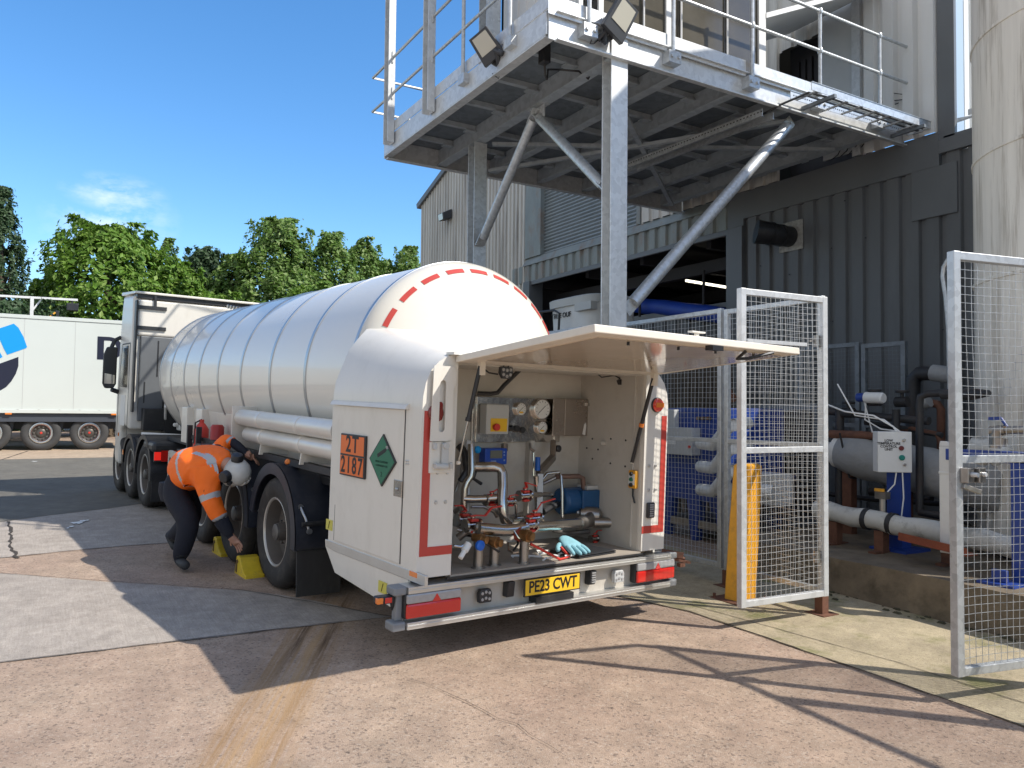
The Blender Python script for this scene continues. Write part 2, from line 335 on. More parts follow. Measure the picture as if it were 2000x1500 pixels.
def leafmat(name, a, b, hi):
    m = mat(name, a, .55, spec=.35); nt = m.node_tree; L = nt.links.new; p = nt.nodes['Principled BSDF']
    g = N(nt, 'ShaderNodeNewGeometry'); r = N(nt, 'ShaderNodeValToRGB'); e = r.color_ramp.elements
    e[0].color = (*a, 1); e[1].color = (*hi, 1); e[1].position = 1; x = e.new(.6); x.color = (*b, 1)
    L(g.outputs['Random Per Island'], r.inputs[0]); L(r.outputs[0], p.inputs['Base Color'])
    p.inputs['Transmission Weight'].default_value = 0
    t = N(nt, 'ShaderNodeBsdfTranslucent'); L(r.outputs[0], t.inputs[0]); ms = N(nt, 'ShaderNodeMixShader'); ms.inputs[0].default_value = .36
    o = nt.nodes['Material Output']; L(p.outputs[0], ms.inputs[1]); L(t.outputs[0], ms.inputs[2]); L(ms.outputs[0], o.inputs[0])
    return m
LEAF1 = leafmat('maple_leaves', (.075, .155, .016), (.15, .28, .03), (.29, .40, .10))
LEAF2 = leafmat('willow_leaves', (.09, .17, .026), (.17, .285, .055), (.33, .41, .16))
LEAF3 = leafmat('dark_leaves', (.035, .075, .028), (.07, .125, .05), (.13, .18, .10))
BARK = mat('bark', (.10, .075, .05), .9, var=.3, vs=8)
SKIN = mat('skin', (.42, .22, .15), .5, var=.06)
HIVIS = mat('hi_vis_orange', (1.0, .17, .006), .65, var=.06, vs=6, bump=.5, bs=14, bd=.02)
TAPE = mat('silver_reflective_tape', (.42, .43, .44), .4, var=.06)
NAVY = mat('navy_workwear', (.012, .014, .024), .85, var=.2, vs=8, bump=.5, bs=14, bd=.02)
BOOT = mat('grey_black_boot', (.035, .038, .042), .65, var=.2)
HELM = mat('white_hard_hat', (.62, .62, .59), .3, var=.05, dirt=(.35, .32, .28), ds=8, da=.25)
# ---------------- measuring helpers: a sight line through a point of the photo, met with a plane of the place ----------------
_C = Vector((0, 0, H_CAM))
def ray(u, v): return _r*((u-1000)/F_PX)+_u*((750-v)/F_PX)+_f
def hit(u, v, n, c):
    n = Vector(n); d = ray(u, v); return _C+d*((c-n.dot(_C))/n.dot(d))
def hX(u, v, x): return hit(u, v, (1, 0, 0), x)
def hY(u, v, y): return hit(u, v, (0, 1, 0), y)
def hZ(u, v, z): return hit(u, v, (0, 0, 1), z)
def hG(u, v): return hit(u, v, (0, -SL, 1), 0)
_TI = TM.inverted(); _T3 = TM.to_3x3()
def _tp(u, v, k, c):
    n = _T3.col[k]; o = TM.translation; return _TI @ hit(u, v, n, n.dot(o)+c)
def tX(u, v, x=0): return _tp(u, v, 0, x)
def tY(u, v, y=0): return _tp(u, v, 1, y)
def tZ(u, v, z=0): return _tp(u, v, 2, z)
def ribbed(mb, p0, p1, z0, z1, n, pitch=.25, depth=.035, duty=.62, z1b=None, zc=None):
    p0 = Vector((*p0, 0)); p1 = Vector((*p1, 0)); L = (p1-p0).length; d = (p1-p0)/L; n = Vector(n).normalized()
    k = max(1, round(L/pitch)); pt = L/k; prof = []
    for i in range(k):
        b = i*pt; e = pt*(1-duty)/2*.55
        prof += [(b, 0), (b+pt*(1-duty)-e, 0), (b+pt*(1-duty), depth), (b+pt-e, depth)]
    prof.append((L, 0))
    lo = [p0+d*t+n*o for t, o in prof]; z1b = z1 if z1b is None else z1b
    A = [mb.v((q.x, q.y, z0)) for q in lo]; B = [mb.v((q.x, q.y, z1+(z1b-z1)*t/L)) for q, (t, o) in zip(lo, prof)]
    for i in range(len(A)-1): mb.f([A[i], A[i+1], B[i+1], B[i]])
# ---------------- ground ----------------
m = MB(); ys = [-40, -10, 0, 6, 12, 20, 30, 60, 200, 900]; xs = [-500, -60, -20, 0, 10, 20, 60, 500]
m.loft([[(x, y, gz(y)) for x in xs] for y in ys]); struct(m.build('ground', YARD, smooth=0))
def sheet(name, mt, pts, dz):
    m = MB(); Q = []
    for a, b in zip(pts, pts[1:]+pts[:1]):
        a = Vector(a); b = Vector(b); L_ = (b-a).length; k = max(1, int(L_/.12)) if L_ < 14 else 1
        for i in range(k):
            p = a.lerp(b, i/k)
            if k > 1: p += Vector((-(b-a).y, (b-a).x)).normalized()*(noise.noise(Vector((p.x*2.3, p.y*2.3, 0)))*.02+random.uniform(-.007, .007))
            Q.append(p)
    m.f([m.v((p[0], p[1], gz(p[1])+dz)) for p in Q]); bmesh.ops.triangulate(m.bm, faces=m.bm.faces[:])
    for f in m.bm.faces:
        if f.normal.z < 0: f.normal_flip()
    return struct(m.build(name, mt, smooth=0, fix=False))
sheet('concrete_slab', SLABG, [(-9, 6.16), (-.23, 6.16), (.75, 6.13), (2.05, 6.06), (2.46, 6.02), (1.84, 7.1), (1.57, 7.4), (.54, 8.25), (-.36, 9.05), (-9, 16.5)], .004)
sheet('concrete_slab', SLABG, [(-9, 9.62), (-.3, 9.85), (.2, 9.99), (.78, 10.04), (4.5, 10.0), (4.5, 16), (1.45, 13.67), (.74, 13.18), (.05, 12.82), (-.5, 12.43), (-9, 12.1)], .004)
sheet('tarmac', TARMAC, [(-40, 10.5), (-.5, 12.43), (.05, 12.82), (.74, 13.18), (1.45, 13.67), (4.5, 16), (10.3, 16), (10.3, 22.95), (-40, 21.9)], .008)
sheet('concrete_apron', FARC, [(-60, 21.7), (10.3, 23), (10.3, 29.9), (-60, 29.9)], .005)
sheet('concrete_slab', SLABS, [(4.50, 5.93), (4.80, 5.05), (4.84, 2.39), (4.86, -9), (6.66, -9), (6.66, 9.9), (4.62, 9.9)], .006)
m = MB()
def joint(pts, w=.014, dz=.010, wob=.012):
    P = []
    for (a, b) in zip(pts, pts[1:]):
        a = Vector((*a, 0)); b = Vector((*b, 0)); k = max(2, int((b-a).length/.12))
        for i in range(k): P.append(a.lerp(b, i/k))
    P.append(Vector((*pts[-1], 0))); prev = None
    for i, p in enumerate(P):
        d = (P[min(i+1, len(P)-1)]-P[max(i-1, 0)]).normalized(); s = Vector((-d.y, d.x, 0)); q = p+s*random.uniform(-wob, wob)*.5; ww = w*random.uniform(.4, 1.2)/2
        cur = [m.v((q.x-s.x*ww, q.y-s.y*ww, gz(q.y)+dz)), m.v((q.x+s.x*ww, q.y+s.y*ww, gz(q.y)+dz))]
        if prev: m.f([prev[0], prev[1], cur[1], cur[0]])
        prev = cur
joint([(4.49, 5.93), (4.80, 5.05), (4.83, 2.4), (4.86, -6)], .010)
joint([(4.95, 5.2), (5.2, 3.4), (5.25, -4)], .008)
joint([(2.05, 6.06), (-.23, 6.16), (-6, 6.2)], .012); joint([(2.46, 6.0), (1.57, 7.4), (.54, 8.25), (-.36, 9.05), (-4, 12.1)], .010)
joint([(-.24, 9.75), (-.33, 10.6), (-.36, 11.5), (-.42, 12.4)], .035, wob=.04); joint([(-4, 9.7), (-.24, 9.86), (.78, 10.04), (3, 10.02)], .014)
joint([(2.02, 4.66), (2.12, 4.45), (2.2, 4.0), (2.27, 3.75), (2.3, 3.3)], .004, wob=.03); joint([(1.9, 5.75), (2.3, 5.35), (2.36, 5.1)], .004, wob=.03)
joint([(-.95, 22.6), (-.45, 25.5)], .05); joint([(-3.4, 22.5), (-2.9, 25.5)], .05)
struct(m.build('pavement_joints', CREASE, smooth=0))
m = MB(); rs = random.Random(5)
for (u, v, k) in ((150, 1023, .07), (162, 1019, .05), (140, 1030, .04), (133, 1033, .025), (68, 902, .08), (170, 1018, .03)):
    p = hG(u, v); m.f([m.v((p.x+math.cos(t)*k*rs.uniform(.4, 1.3), p.y+math.sin(t)*k*rs.uniform(.5, 2.2), gz(p.y)+.014)) for t in [6.283*i/11 for i in range(11)]])
struct(m.build('paint_splash', LABELW, smooth=0))
# ---------------- warehouse ----------------
XW = 10.6
wh = thing('warehouse', 'dark grey ribbed warehouse with white upper cladding and open loading bay', 'building', (XW, 10, 0))
def WB(): return MB((XW, 10, 0))
m = WB(); ribbed(m, (XW, 9.75), (XW, 6.2), 0, 5.30, (-1, 0, 0), .30, .045, .7); ribbed(m, (XW, 6.2), (XW, -9), 0, 5.46, (-1, 0, 0), .30, .045, .7); m.build('lower_wall', DARKW, wh, smooth=0)
m = WB(); m.box(XW-.07, 6.2, 5.30, XW-.003, 9.75, 5.78); m.box(XW-.09, -9, 5.46, XW-.003, 6.197, 5.66); m.box(XW-.06, -9, 5.66, XW+.5, 6.14, 5.70)
m.box(XW-.075, 5.95, 4.6, XW-.05, 6.6, 5.30); m.build('flashing', DARKF, wh, smooth=0, bevel=.006)
m = WB()
for i in range(46):
    y = random.uniform(-1, 9.6); z = random.uniform(.6, 5.2); m.cyl((XW-.05, y, z), (XW-.062, y, z), .012, n=6)
m.build('cladding_screws', BLACKP, wh)
m = WB(); m.box(XW-.10, 9.75, 0, XW+.35, 10.13, 5.18); m.box(XW-.06, 9.75, 5.18, XW+.3, 10.13, 5.80); m.box(XW-.07, 10.13, 5.08, XW-.005, 16.95, 5.18); m.box(XW-.12, 16.85, 0, XW+.3, 17.15, 5.18); m.build('door_post', DARKF, wh, smooth=0, bevel=.008)
m = WB(); ribbed(m, (XW-.02, 17.9), (XW-.02, 10.13), 5.18, 5.62, (-1, 0, 0), .32, .05, .62); m.build('fascia', GREYF, wh, smooth=0)
m = WB(); m.hexa([(XW-.1, 10.13, 5.60), (XW, 10.13, 5.60), (XW, 17.2, 5.60), (XW-.1, 17.2, 5.60), (XW-.09, 10.13, 5.64), (XW, 10.13, 5.80), (XW, 17.2, 5.80), (XW-.09, 17.2, 5.64)]); m.build('ledge', GREYF, wh, smooth=0)
m = WB()                                             # roller shutter slats
zz = [5.80+.085*i for i in range(42)]
sec = []
for z in zz: sec += [(XW+.11, z), (XW+.06, z+.035), (XW+.075, z+.06), (XW+.11, z+.078)]
A = [m.v((x, 16.5, z)) for x, z in sec]; B = [m.v((x, 12.72, z)) for x, z in sec]
for i in range(len(A)-1): m.f([A[i], A[i+1], B[i+1], B[i]])
m.build('roller_shutter', SHUT, wh, smooth=0)
m = WB(); m.box(XW-.05, 16.45, 5.80, XW+.2, 17.2, 9.4); m.box(XW-.03, 12.62, 5.80, XW+.2, 12.74, 9.4); m.box(XW-.03, 12.62, 9.4, XW+.2, 17.2, 9.7); m.build('shutter_frame', GREYF, wh, smooth=0, bevel=.006)
m = WB(); ribbed(m, (XW, 12.6), (XW, 9.0), 5.80, 12.0, (-1, 0, 0), .30, .04, .72); ribbed(m, (XW, 23.9), (XW, 17.2), 0, 8.70, (-1, 0, 0), .19, .055, .6, z1b=11.0)
ribbed(m, (XW, 17.2), (XW, 12.6), 9.7, 11.0, (-1, 0, 0), .17, .03, .6, z1b=12.2); ribbed(m, (XW, 9.0), (XW, 8.1), 8.0, 12.0, (-1, 0, 0), .3, .04, .72); m.build('gable_wall', WHITEW, wh, smooth=0)
m = WB(); ribbed(m, (XW, 7.45), (XW, 6.22), 5.78, 12, (-1, 0, 0), .30, .09, .62); ribbed(m, (XW+.36, 6.15), (XW+9, 6.15), 5.60, 12, (0, -1, 0), .20, .04, .65); m.build('upper_wall', WHITEU, wh, smooth=0)
m = WB(); m.box(XW-.06, 5.98, 5.60, XW, 6.22, 12); m.box(XW, 6.08, 5.60, XW+.05, 6.15, 12); m.build('corner_flashing', DARKF, wh, smooth=0, bevel=.005)
m = WB(); m.box(XW+.05, 6.085, 5.6, XW+.36, 6.15, 12); m.build('corner_trim', mat('pale_blue_trim', (.42, .52, .62), .4), wh, smooth=0, bevel=.005)
m = WB(); m.box(XW-.02, 7.55, 5.9, XW+.02, 8.12, 12); m.build('upper_door', GREYBOX, wh, smooth=0, bevel=.004)
m = WB(); m.box(XW-.08, 7.41, 5.8, XW-.02, 7.55, 12); m.build('door_channel', GALVW, wh, smooth=0)
m = WB(); m.box(XW+.4, 7.6, 5.8, XW+.45, 9.1, 8.2)
for i in range(7): m.box(XW+.35, 8.1+i*.13, 6.8+random.random()*.9, XW+.39, 8.18+i*.13, 7.9)
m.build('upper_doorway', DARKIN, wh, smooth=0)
m = WB(); m.hexa([(XW-.14, 24.0, 8.62), (XW+14, 24.0, 8.62), (XW+14, 17.2, 10.97), (XW-.14, 17.2, 10.97), (XW-.14, 24.05, 8.78), (XW+14, 24.05, 8.78), (XW+14, 17.2, 11.12), (XW-.14, 17.2, 11.12)])
m.hexa([(XW-.14, 17.2, 10.97), (XW+14, 17.2, 10.97), (XW+14, 12.6, 12.2), (XW-.14, 12.6, 12.2), (XW-.14, 17.2, 11.12), (XW+14, 17.2, 11.12), (XW+14, 12.6, 12.35), (XW-.14, 12.6, 12.35)])
m.box(XW+.3, -9, 5.2, XW+14, 6.1, 5.3); m.box(XW-.05, 6.16, 12, XW+14, 12.6, 12.15); m.build('roof', DARKF, wh, smooth=0)
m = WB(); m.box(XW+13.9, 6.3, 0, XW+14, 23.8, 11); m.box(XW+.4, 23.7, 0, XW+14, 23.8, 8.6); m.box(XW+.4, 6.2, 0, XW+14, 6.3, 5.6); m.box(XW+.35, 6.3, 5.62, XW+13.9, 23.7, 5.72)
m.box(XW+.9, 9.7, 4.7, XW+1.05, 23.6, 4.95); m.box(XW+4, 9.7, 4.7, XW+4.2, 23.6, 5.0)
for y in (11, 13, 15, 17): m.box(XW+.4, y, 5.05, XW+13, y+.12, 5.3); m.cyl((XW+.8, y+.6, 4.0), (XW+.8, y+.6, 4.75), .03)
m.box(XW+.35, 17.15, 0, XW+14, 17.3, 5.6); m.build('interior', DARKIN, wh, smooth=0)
m = WB(); d0 = hX(1545, 463, XW-.03); yc, zc_ = d0.y, d0.z
m.box(XW-.065, yc-.26, zc_-.24, XW-.05, yc+.22, zc_+.25); m.build('duct_collar', mat('torn_sealant', (.35, .34, .31), .8, var=.4, vs=20), wh)
m = WB(); p = [(XW-.0, yc, zc_), (XW-.25, yc+.02, zc_), (XW-.42, yc+.08, zc_+.02), (XW-.62, yc+.22, zc_+.06)]
m.tube(p, [.17, .17, .18, .20], 22); m.tube([p[1], (XW-.29, yc+.022, zc_)], .185, 22); m.tube([p[2], (XW-.45, yc+.09, zc_+.024)], .195, 22); m.build('vent_duct', BLACKP, wh)
m = WB(); a = hY(1340, 548, 13); b = hY(1425, 562, 13); m.cyl(a, b, .03, n=8); m.build('tube_lamp', LAMPON, wh)
m = WB()
for k in range(5): m.tube([(XW-.02, 8.0-.16*k, 5.86), (XW-.08, 7.8-.16*k, 5.9+.02*k), (XW-.07, 7.6-.16*k, 6.2+.1*k), (XW-.05, 7.0-.1*k, 6.35+.02*k)], .008, 5)
m.build('loose_wire', BLACKP, wh)
fl = thing('floodlight', 'small dark floodlight fixed high on the white ribbed gable wall', 'floodlight', tuple(hX(880, 423, XW-.03)))
m = MB(); m.hexa([(-.32, -.2, -.16), (-.05, -.2, -.10), (-.05, .2, -.10), (-.32, .2, -.16), (-.36, -.2, .04), (-.05, -.2, .2), (-.05, .2, .2), (-.36, .2, .04)]); m.build('housing', FLOODB, fl, bevel=.02)
m = MB(); m.quad((-.325, -.15, -.15), (-.325, .15, -.15), (-.352, .15, .03), (-.352, -.15, .03)); bmesh.ops.translate(m.bm, vec=(-.008, 0, -.003), verts=m.bm.verts); m.build('lamp_glass', FLOODG, fl)
m = MB(); m.bar((-.06, 0, 0), (0, 0, 0), .08); m.build('bracket', FLOODB, fl)
# blue tarpaulin roll and goods inside the bay
m = MB((12.2, 13, 0)); a = hX(1150, 582, 12.2); b = hX(1424, 618, 11.3)
pts = [a.lerp(b, t/8)+Vector((0, 0, random.uniform(-.02, .02))) for t in range(9)]; m.tube(pts, [.16+.03*random.random() for _ in pts], 14)
o = m.build('tarpaulin_roll', BLUET); o.location = (12.2, 13, 0); tag(o, 'long blue tarpaulin roll lying on stacked goods inside the loading bay', 'tarpaulin')
gs = thing('steel_container', 'dark ribbed steel container stored just inside the loading bay', 'container', (13, 13, 0))
m = MB((13, 13, 0)); zt = hX(1300, 610, 11.7).z; ribbed(m, (11.7, 17), (11.7, 9.9), 0, zt-.1, (-1, 0, 0), .4, .05, .7); m.build('side', mat('dark_rack_grey', (.10, .105, .11), .6, var=.2, vs=2), gs, smooth=0)
m = MB((13, 13, 0)); m.box(11.6, 9.9, zt-.1, 14, 17, zt); m.box(11.95, 9.95, 0, 14, 16.95, zt-.11); m.build('top_rail', DARKF, gs, smooth=0)
# tall white tank between tanker and bay
wt = thing('storage_tank', 'tall white plastic tank with grey rim and black pipe handle beside the loading bay', 'tank', (8.5, 12.6, gz(12.6)))
zt = hX(1130, 580, 8.5).z; cx, cy = 8.95, hX(1120, 600, 8.5).y
def rsec(hx, hy, z, n=32): return [(cx+math.copysign(abs(math.cos(t))**.4, math.cos(t))*hx, cy+math.copysign(abs(math.sin(t))**.4, math.sin(t))*hy, z) for t in [2*math.pi*(i+.5)/n for i in range(n)]]
m = MB((8.5, 12.6, gz(12.6))); m.loft([rsec(.50, .68, gz(12)), rsec(.55, .74, zt-.9), rsec(.53, .72, zt-.86), rsec(.56, .76, zt-.15)], closed=True, caps=True); m.build('shell', WHITE, wt)
m = MB((8.5, 12.6, gz(12.6))); m.loft([rsec(.60, .80, zt-.16), rsec(.61, .81, zt-.02), rsec(.58, .78, zt)], closed=True, caps=True); m.box(cx-.64, cy-.81, zt-.3, cx-.5, cy-.3, zt-.16); m.build('lid', GREYBOX, wt)
m = MB((8.5, 12.6, gz(12.6))); fm = frame_mat(Vector((cx-.563, cy+.25, zt-.32)), (0, -1, 0), (0, 0, 1))
m.add(text_mesh('TRUE OUF', .14, .004), fm); m.build('lettering', BLACK, wt)
m = MB((8.5, 12.6, gz(12.6))); m.tube([(cx-.75, cy+.75, zt-.95), (cx-.66, cy-.3, zt-1.0)], .03, 8); m.tube([(cx-.68, cy+.85, zt-.2), (cx-.68, cy+.3, zt-.22), (cx-.70, cy+.1, zt-.3), (cx-.70, cy+.15, zt-.97)], .024, 8); m.cyl((cx-.7, cy-.3, zt-1.0), (cx-.55, cy-.3, zt-1.0), .08, n=12); m.build('pipe_handle', BLACKP, wt)
# ---------------- silo ----------------
si = thing('silo', 'tall stained white cylindrical silo standing on the plinth by the dark wall', 'silo', (8.5, 3.2, .3))
SR = 1.25; sc = Vector((.878, .479, 0))*9.5+Vector((.479, -.878, 0))*SR
pr_ = [(.60, SR-.06), (.64, SR)]
for z in (3.18, 4.44, 5.65): pr_ += [(z-.02, SR), (z-.015, SR+.012), (z+.015, SR+.012), (z+.02, SR)]
m = MB((8.5, 3.2, .3)); m.lathe(pr_+[(9, SR), (9.5, .8)], (sc.x, sc.y, 0), (0, 0, 1), 72); m.build('shell', SILO, si)
m = MB((8.5, 3.2, .3)); m.lathe([(.35, 1.1), (.60, 1.1)], (sc.x, sc.y, 0), (0, 0, 1), 40); m.build('skirt', PIPEK, si)
# ---------------- raised steel platform ----------------
PX0, PX1, PY0, PY1 = 4.38, 10.55, 6.72, 11.33
pf = thing('steel_platform', 'raised galvanised steel platform on posts beside the tanker', 'platform', (5.31, 6.95, gz(7)))
def PB(): return MB((5.31, 6.95, gz(7)))
m = PB()                                            # edge channels, flanges proud of the web
m.box(PX0+.02, PY0+.012, 5.74, PX1, PY0+.03, 6.02); m.box(PX0+.09, PY0-.06, 5.72, PX1, PY0+.012, 5.74); m.box(PX0+.09, PY0-.06, 6.02, PX1, PY0+.012, 6.035)
m.box(PX0, PY0+.03, 5.79, PX0+.02, PY1, 6.04); m.box(PX0, PY1, 5.74, PX1, PY1+.02, 6.04); m.box(PX0-.004, PY0+.05, 5.765, PX0+.12, PY1, 5.785)
m.box(PX0+.02, PY1-.10, 5.72, PX1, PY1, 5.735); m.build('edge_channel', GALVW, pf, smooth=0, bevel=.004)
m = PB(); m.box(PX0-.012, PY0-.02, 6.045, PX0-.002, PY1, 6.20)
for a, b in ((PX0-.012, 6.0), (6.07, 7.28), (7.36, 8.55), (8.63, 9.82), (9.92, 10.5)): m.box(a, PY0-.03, 5.985, b, PY0-.02, 6.185)
m.build('toe_plate', GALVW, pf, smooth=0)
m = PB(); m.box(PX0+.02, PY0+.03, 6.041, PX1, PY1+.018, 6.050)
m.build('deck_plate', GALVD, pf, smooth=0)
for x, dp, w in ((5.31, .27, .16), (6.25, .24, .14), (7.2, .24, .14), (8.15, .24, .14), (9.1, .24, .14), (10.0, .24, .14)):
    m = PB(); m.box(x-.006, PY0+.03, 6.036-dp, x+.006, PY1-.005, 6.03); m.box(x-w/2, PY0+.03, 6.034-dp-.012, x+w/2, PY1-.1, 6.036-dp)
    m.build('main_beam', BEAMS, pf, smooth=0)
xs = [PX0+.02, 5.31, 6.25, 7.2, 8.15, 9.1, 10.0, 10.5]
for y in (7.5, 8.35, 9.2, 10.05, 10.8):
    m = PB()
    for a, b in zip(xs, xs[1:]):
        m.box(a+.012, y, 5.965, b-.012, y+.07, 5.972); m.box(a+.012, y, 5.972, b-.012, y+.007, 6.03)
        m.box(b-.17, y-.03, 5.93, b-.01, y+.09, 5.95)
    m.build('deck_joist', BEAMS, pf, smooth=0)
m = PB(); m.bar((8.3, 6.9, 5.70), (6.0, 10.9, 5.70), .07, .05); m.bar((6.0, 7.6, 5.72), (9.9, 10.9, 5.72), .07, .05); m.bar((5.5, 9.9, 5.75), (9.9, 7.4, 5.75), .07, .05); m.build('wind_bracing', BEAMS, pf, smooth=0)
def hsec(m, x, y, z0, z1, s=.205, t=.014):
    m.box(x-s/2, y-s/2, z0, x+s/2, y-s/2+t, z1); m.box(x-s/2, y+s/2-t, z0, x+s/2, y+s/2, z1); m.box(x-t/2, y-s/2+t, z0, x+t/2, y+s/2-t, z1)
for (x, y, zt) in ((5.33, 6.80, 6.06), (5.31, 10.0, 5.74)):
    m = PB(); g = gz(y)
    if y < 7: m.box(x-.115, y-.085, g, x+.115, y-.07, 5.99); m.box(x-.115, y+.07, g, x+.115, y+.085, 5.99); m.box(x-.01, y-.07, g, x+.01, y+.07, 5.74)
    else: hsec(m, x, y, g, zt)
    m.box(x-.2, y-.2, g, x+.2, y+.2, g+.02); m.build('post', GALVW if y < 7 else GALV, pf, smooth=0, bevel=.003)
for a, b, r in (((5.27, 8.30, 5.70), (5.29, 9.86, 4.22), .062), ((5.30, 8.44, 5.70), (5.33, 6.90, 4.30), .062), ((8.32, 6.86, 5.70), (5.55, 6.86, 2.97), .075)):
    m = PB(); a = Vector(a); b = Vector(b); d = (b-a).normalized(); m.cyl(a+d*.16, b-d*.14, r, n=18)
    for p, q in ((a, a+d*.22), (b-d*.2, b)): m.bar(p, q, .012, .15, up=(1, 0, 0)); m.cyl(p+d*.06+Vector((0, -.03, 0)), p+d*.06+Vector((0, .03, 0)), .015, n=6)
    m.build('brace', GALV, pf)
m = PB(); m.bar((5.31, 8.2, 5.66), (5.31, 8.55, 5.66), .014, .16, up=(0, 0, 1)); m.box(5.23, 8.2, 5.745, 5.39, 8.55, 5.755); m.build('gusset', GALV, pf, smooth=0)
# guard rails
def rail(pts, r=.021):
    m = PB(); m.tube(pts, r, 10); return m.build('guard_rail', GALV, pf)
yr = PY0-.075
for z in (7.15, 6.62): rail([(PX0+.5, yr, z), (10.95, yr, z)])
for x in (4.86, 6.05, 7.34, 8.61, 9.88, 10.86):
    m = PB(); m.cyl((x, yr, 5.86), (x, yr, 7.17), .024, n=10)
    for z in (7.15, 6.62): m.lathe([(-.035, .03), (-.02, .036), (.02, .036), (.035, .03)], (x, yr, z), (0, 0, 1), 12)
    if x < 10.5:
        m.box(x-.09, yr-.035, 5.83, x+.09, PY0+.01, 5.97)
        for dx in (-.05, .05): m.cyl((x+dx, yr-.055, 5.9), (x+dx, yr-.03, 5.9), .022, n=6)
    m.build('stanchion', GALV, pf)
xl = PX0-.05
for z in (7.15, 6.60): rail([(xl, PY0+.35, z), (xl, 11.75, z), (xl+.9, 11.75, z)])
for y in (7.42, 8.57):
    m = PB(); m.cyl((xl, y, 5.93), (xl, y, 7.17), .024, n=10); m.box(xl-.03, y-.08, 5.9, PX0, y+.08, 6.02); m.build('stanchion', GALV, pf)
for y in (9.50, 10.93):
    m = PB(); m.box(xl-.075, y-.035, 5.86, xl+.035, y-.02, 9.4); m.box(xl+.02, y-.02, 5.86, xl+.035, y+.13, 9.4); m.box(xl-.075, y+.13, 5.86, xl+.035, y+.142, 9.4)
    for z in (6.6, 7.15):
        m.box(xl-.02, y-.05, z-.09, xl+.0, y-.036, z+.09)
    m.cyl((xl-.02, y+.02, 5.92), (xl+.03, y+.02, 5.92), .02, n=6); m.build('ladder_post', GALVW, pf, smooth=0, bevel=.003)
# white cabin with smoked windows on the platform
cb = thing('platform_cabin', 'white cabin with tall smoked windows standing on the steel platform', 'cabin', (6.5, 7.8, 6.05))
def CB(): return MB((6.5, 7.8, 6.05))
m = CB(); X0, X1, Y0, Y1 = 4.98, 8.0, 7.02, 8.75
m.box(X0, Y0+.05, 6.05, X0+.05, Y1, 9.3); m.box(X0, Y1-.05, 6.05, X1, Y1, 9.3); m.box(X1-.05, Y0+.05, 6.05, X1, Y1-.05, 9.3); m.box(X0, Y0, 9.3, X1, Y1, 9.4); m.box(X0+.05, Y0+.02, 6.05, X1-.05, Y0+.05, 6.16)
m.box(7.90, Y0, 6.05, 8.0, Y0+.05, 9.3)
for i in range(8): m.box(X0-.012, Y0+.1+i*.2, 6.05, X0, Y0+.14+i*.2, 9.3)
m.build('cabin_wall', WHITEU, cb, smooth=0)
m = CB(); m.box(5.0, Y0+.055, 6.06, 7.9, Y0+.065, 6.1)
for x0, x1 in ((X0, X0+.06), (5.26, 5.33), (6.27, 6.41), (7.98-.11, 8.0)): m.box(x0, Y0-.01, 6.05, x1, Y0+.02, 9.3)
m.build('window_frame', WHITEU, cb, smooth=0, bevel=.004)
for x0, x1 in ((5.33, 5.91), (5.93, 6.27), (6.41, 6.50), (6.52, 7.28), (7.30, 7.87)):
    m = CB(); m.box(x0, Y0+.022, 6.16, x1, Y0+.034, 9.25); m.build('window', GLASS, cb, smooth=0)
m = CB()
for x in (5.92, 6.51, 7.29): m.cyl((x, Y0-.01, 6.1), (x, Y0-.01, 9.2), .013, n=8)
m.build('glazing_bar', WHITE, cb)
m = CB(); m.box(7.9, Y0-.006, 6.95, 7.98, Y0-.003, 7.12); m.build('notice', mat('blue_notice', (.06, .09, .3), .5), cb, smooth=0)
m = CB(); m.hexa([(8.0, 7.0, 7.05), (10.5, 7.0, 8.2), (10.5, 8.7, 8.2), (8.0, 8.7, 7.05), (8.0, 7.0, 7.12), (10.5, 7.0, 8.27), (10.5, 8.7, 8.27), (8.0, 8.7, 7.12)]); m.build('canopy', WHITEU, cb, smooth=0)
st = thing('steel_column', 'galvanised H section column rising from the platform behind its left rail', 'column', (4.75, 8.55, 6.05))
m = MB((4.75, 8.55, 6.05)); hsec(m, 4.62, 8.42, 6.05, 9.4, .2); m.build('shaft', GALV, st, smooth=0)
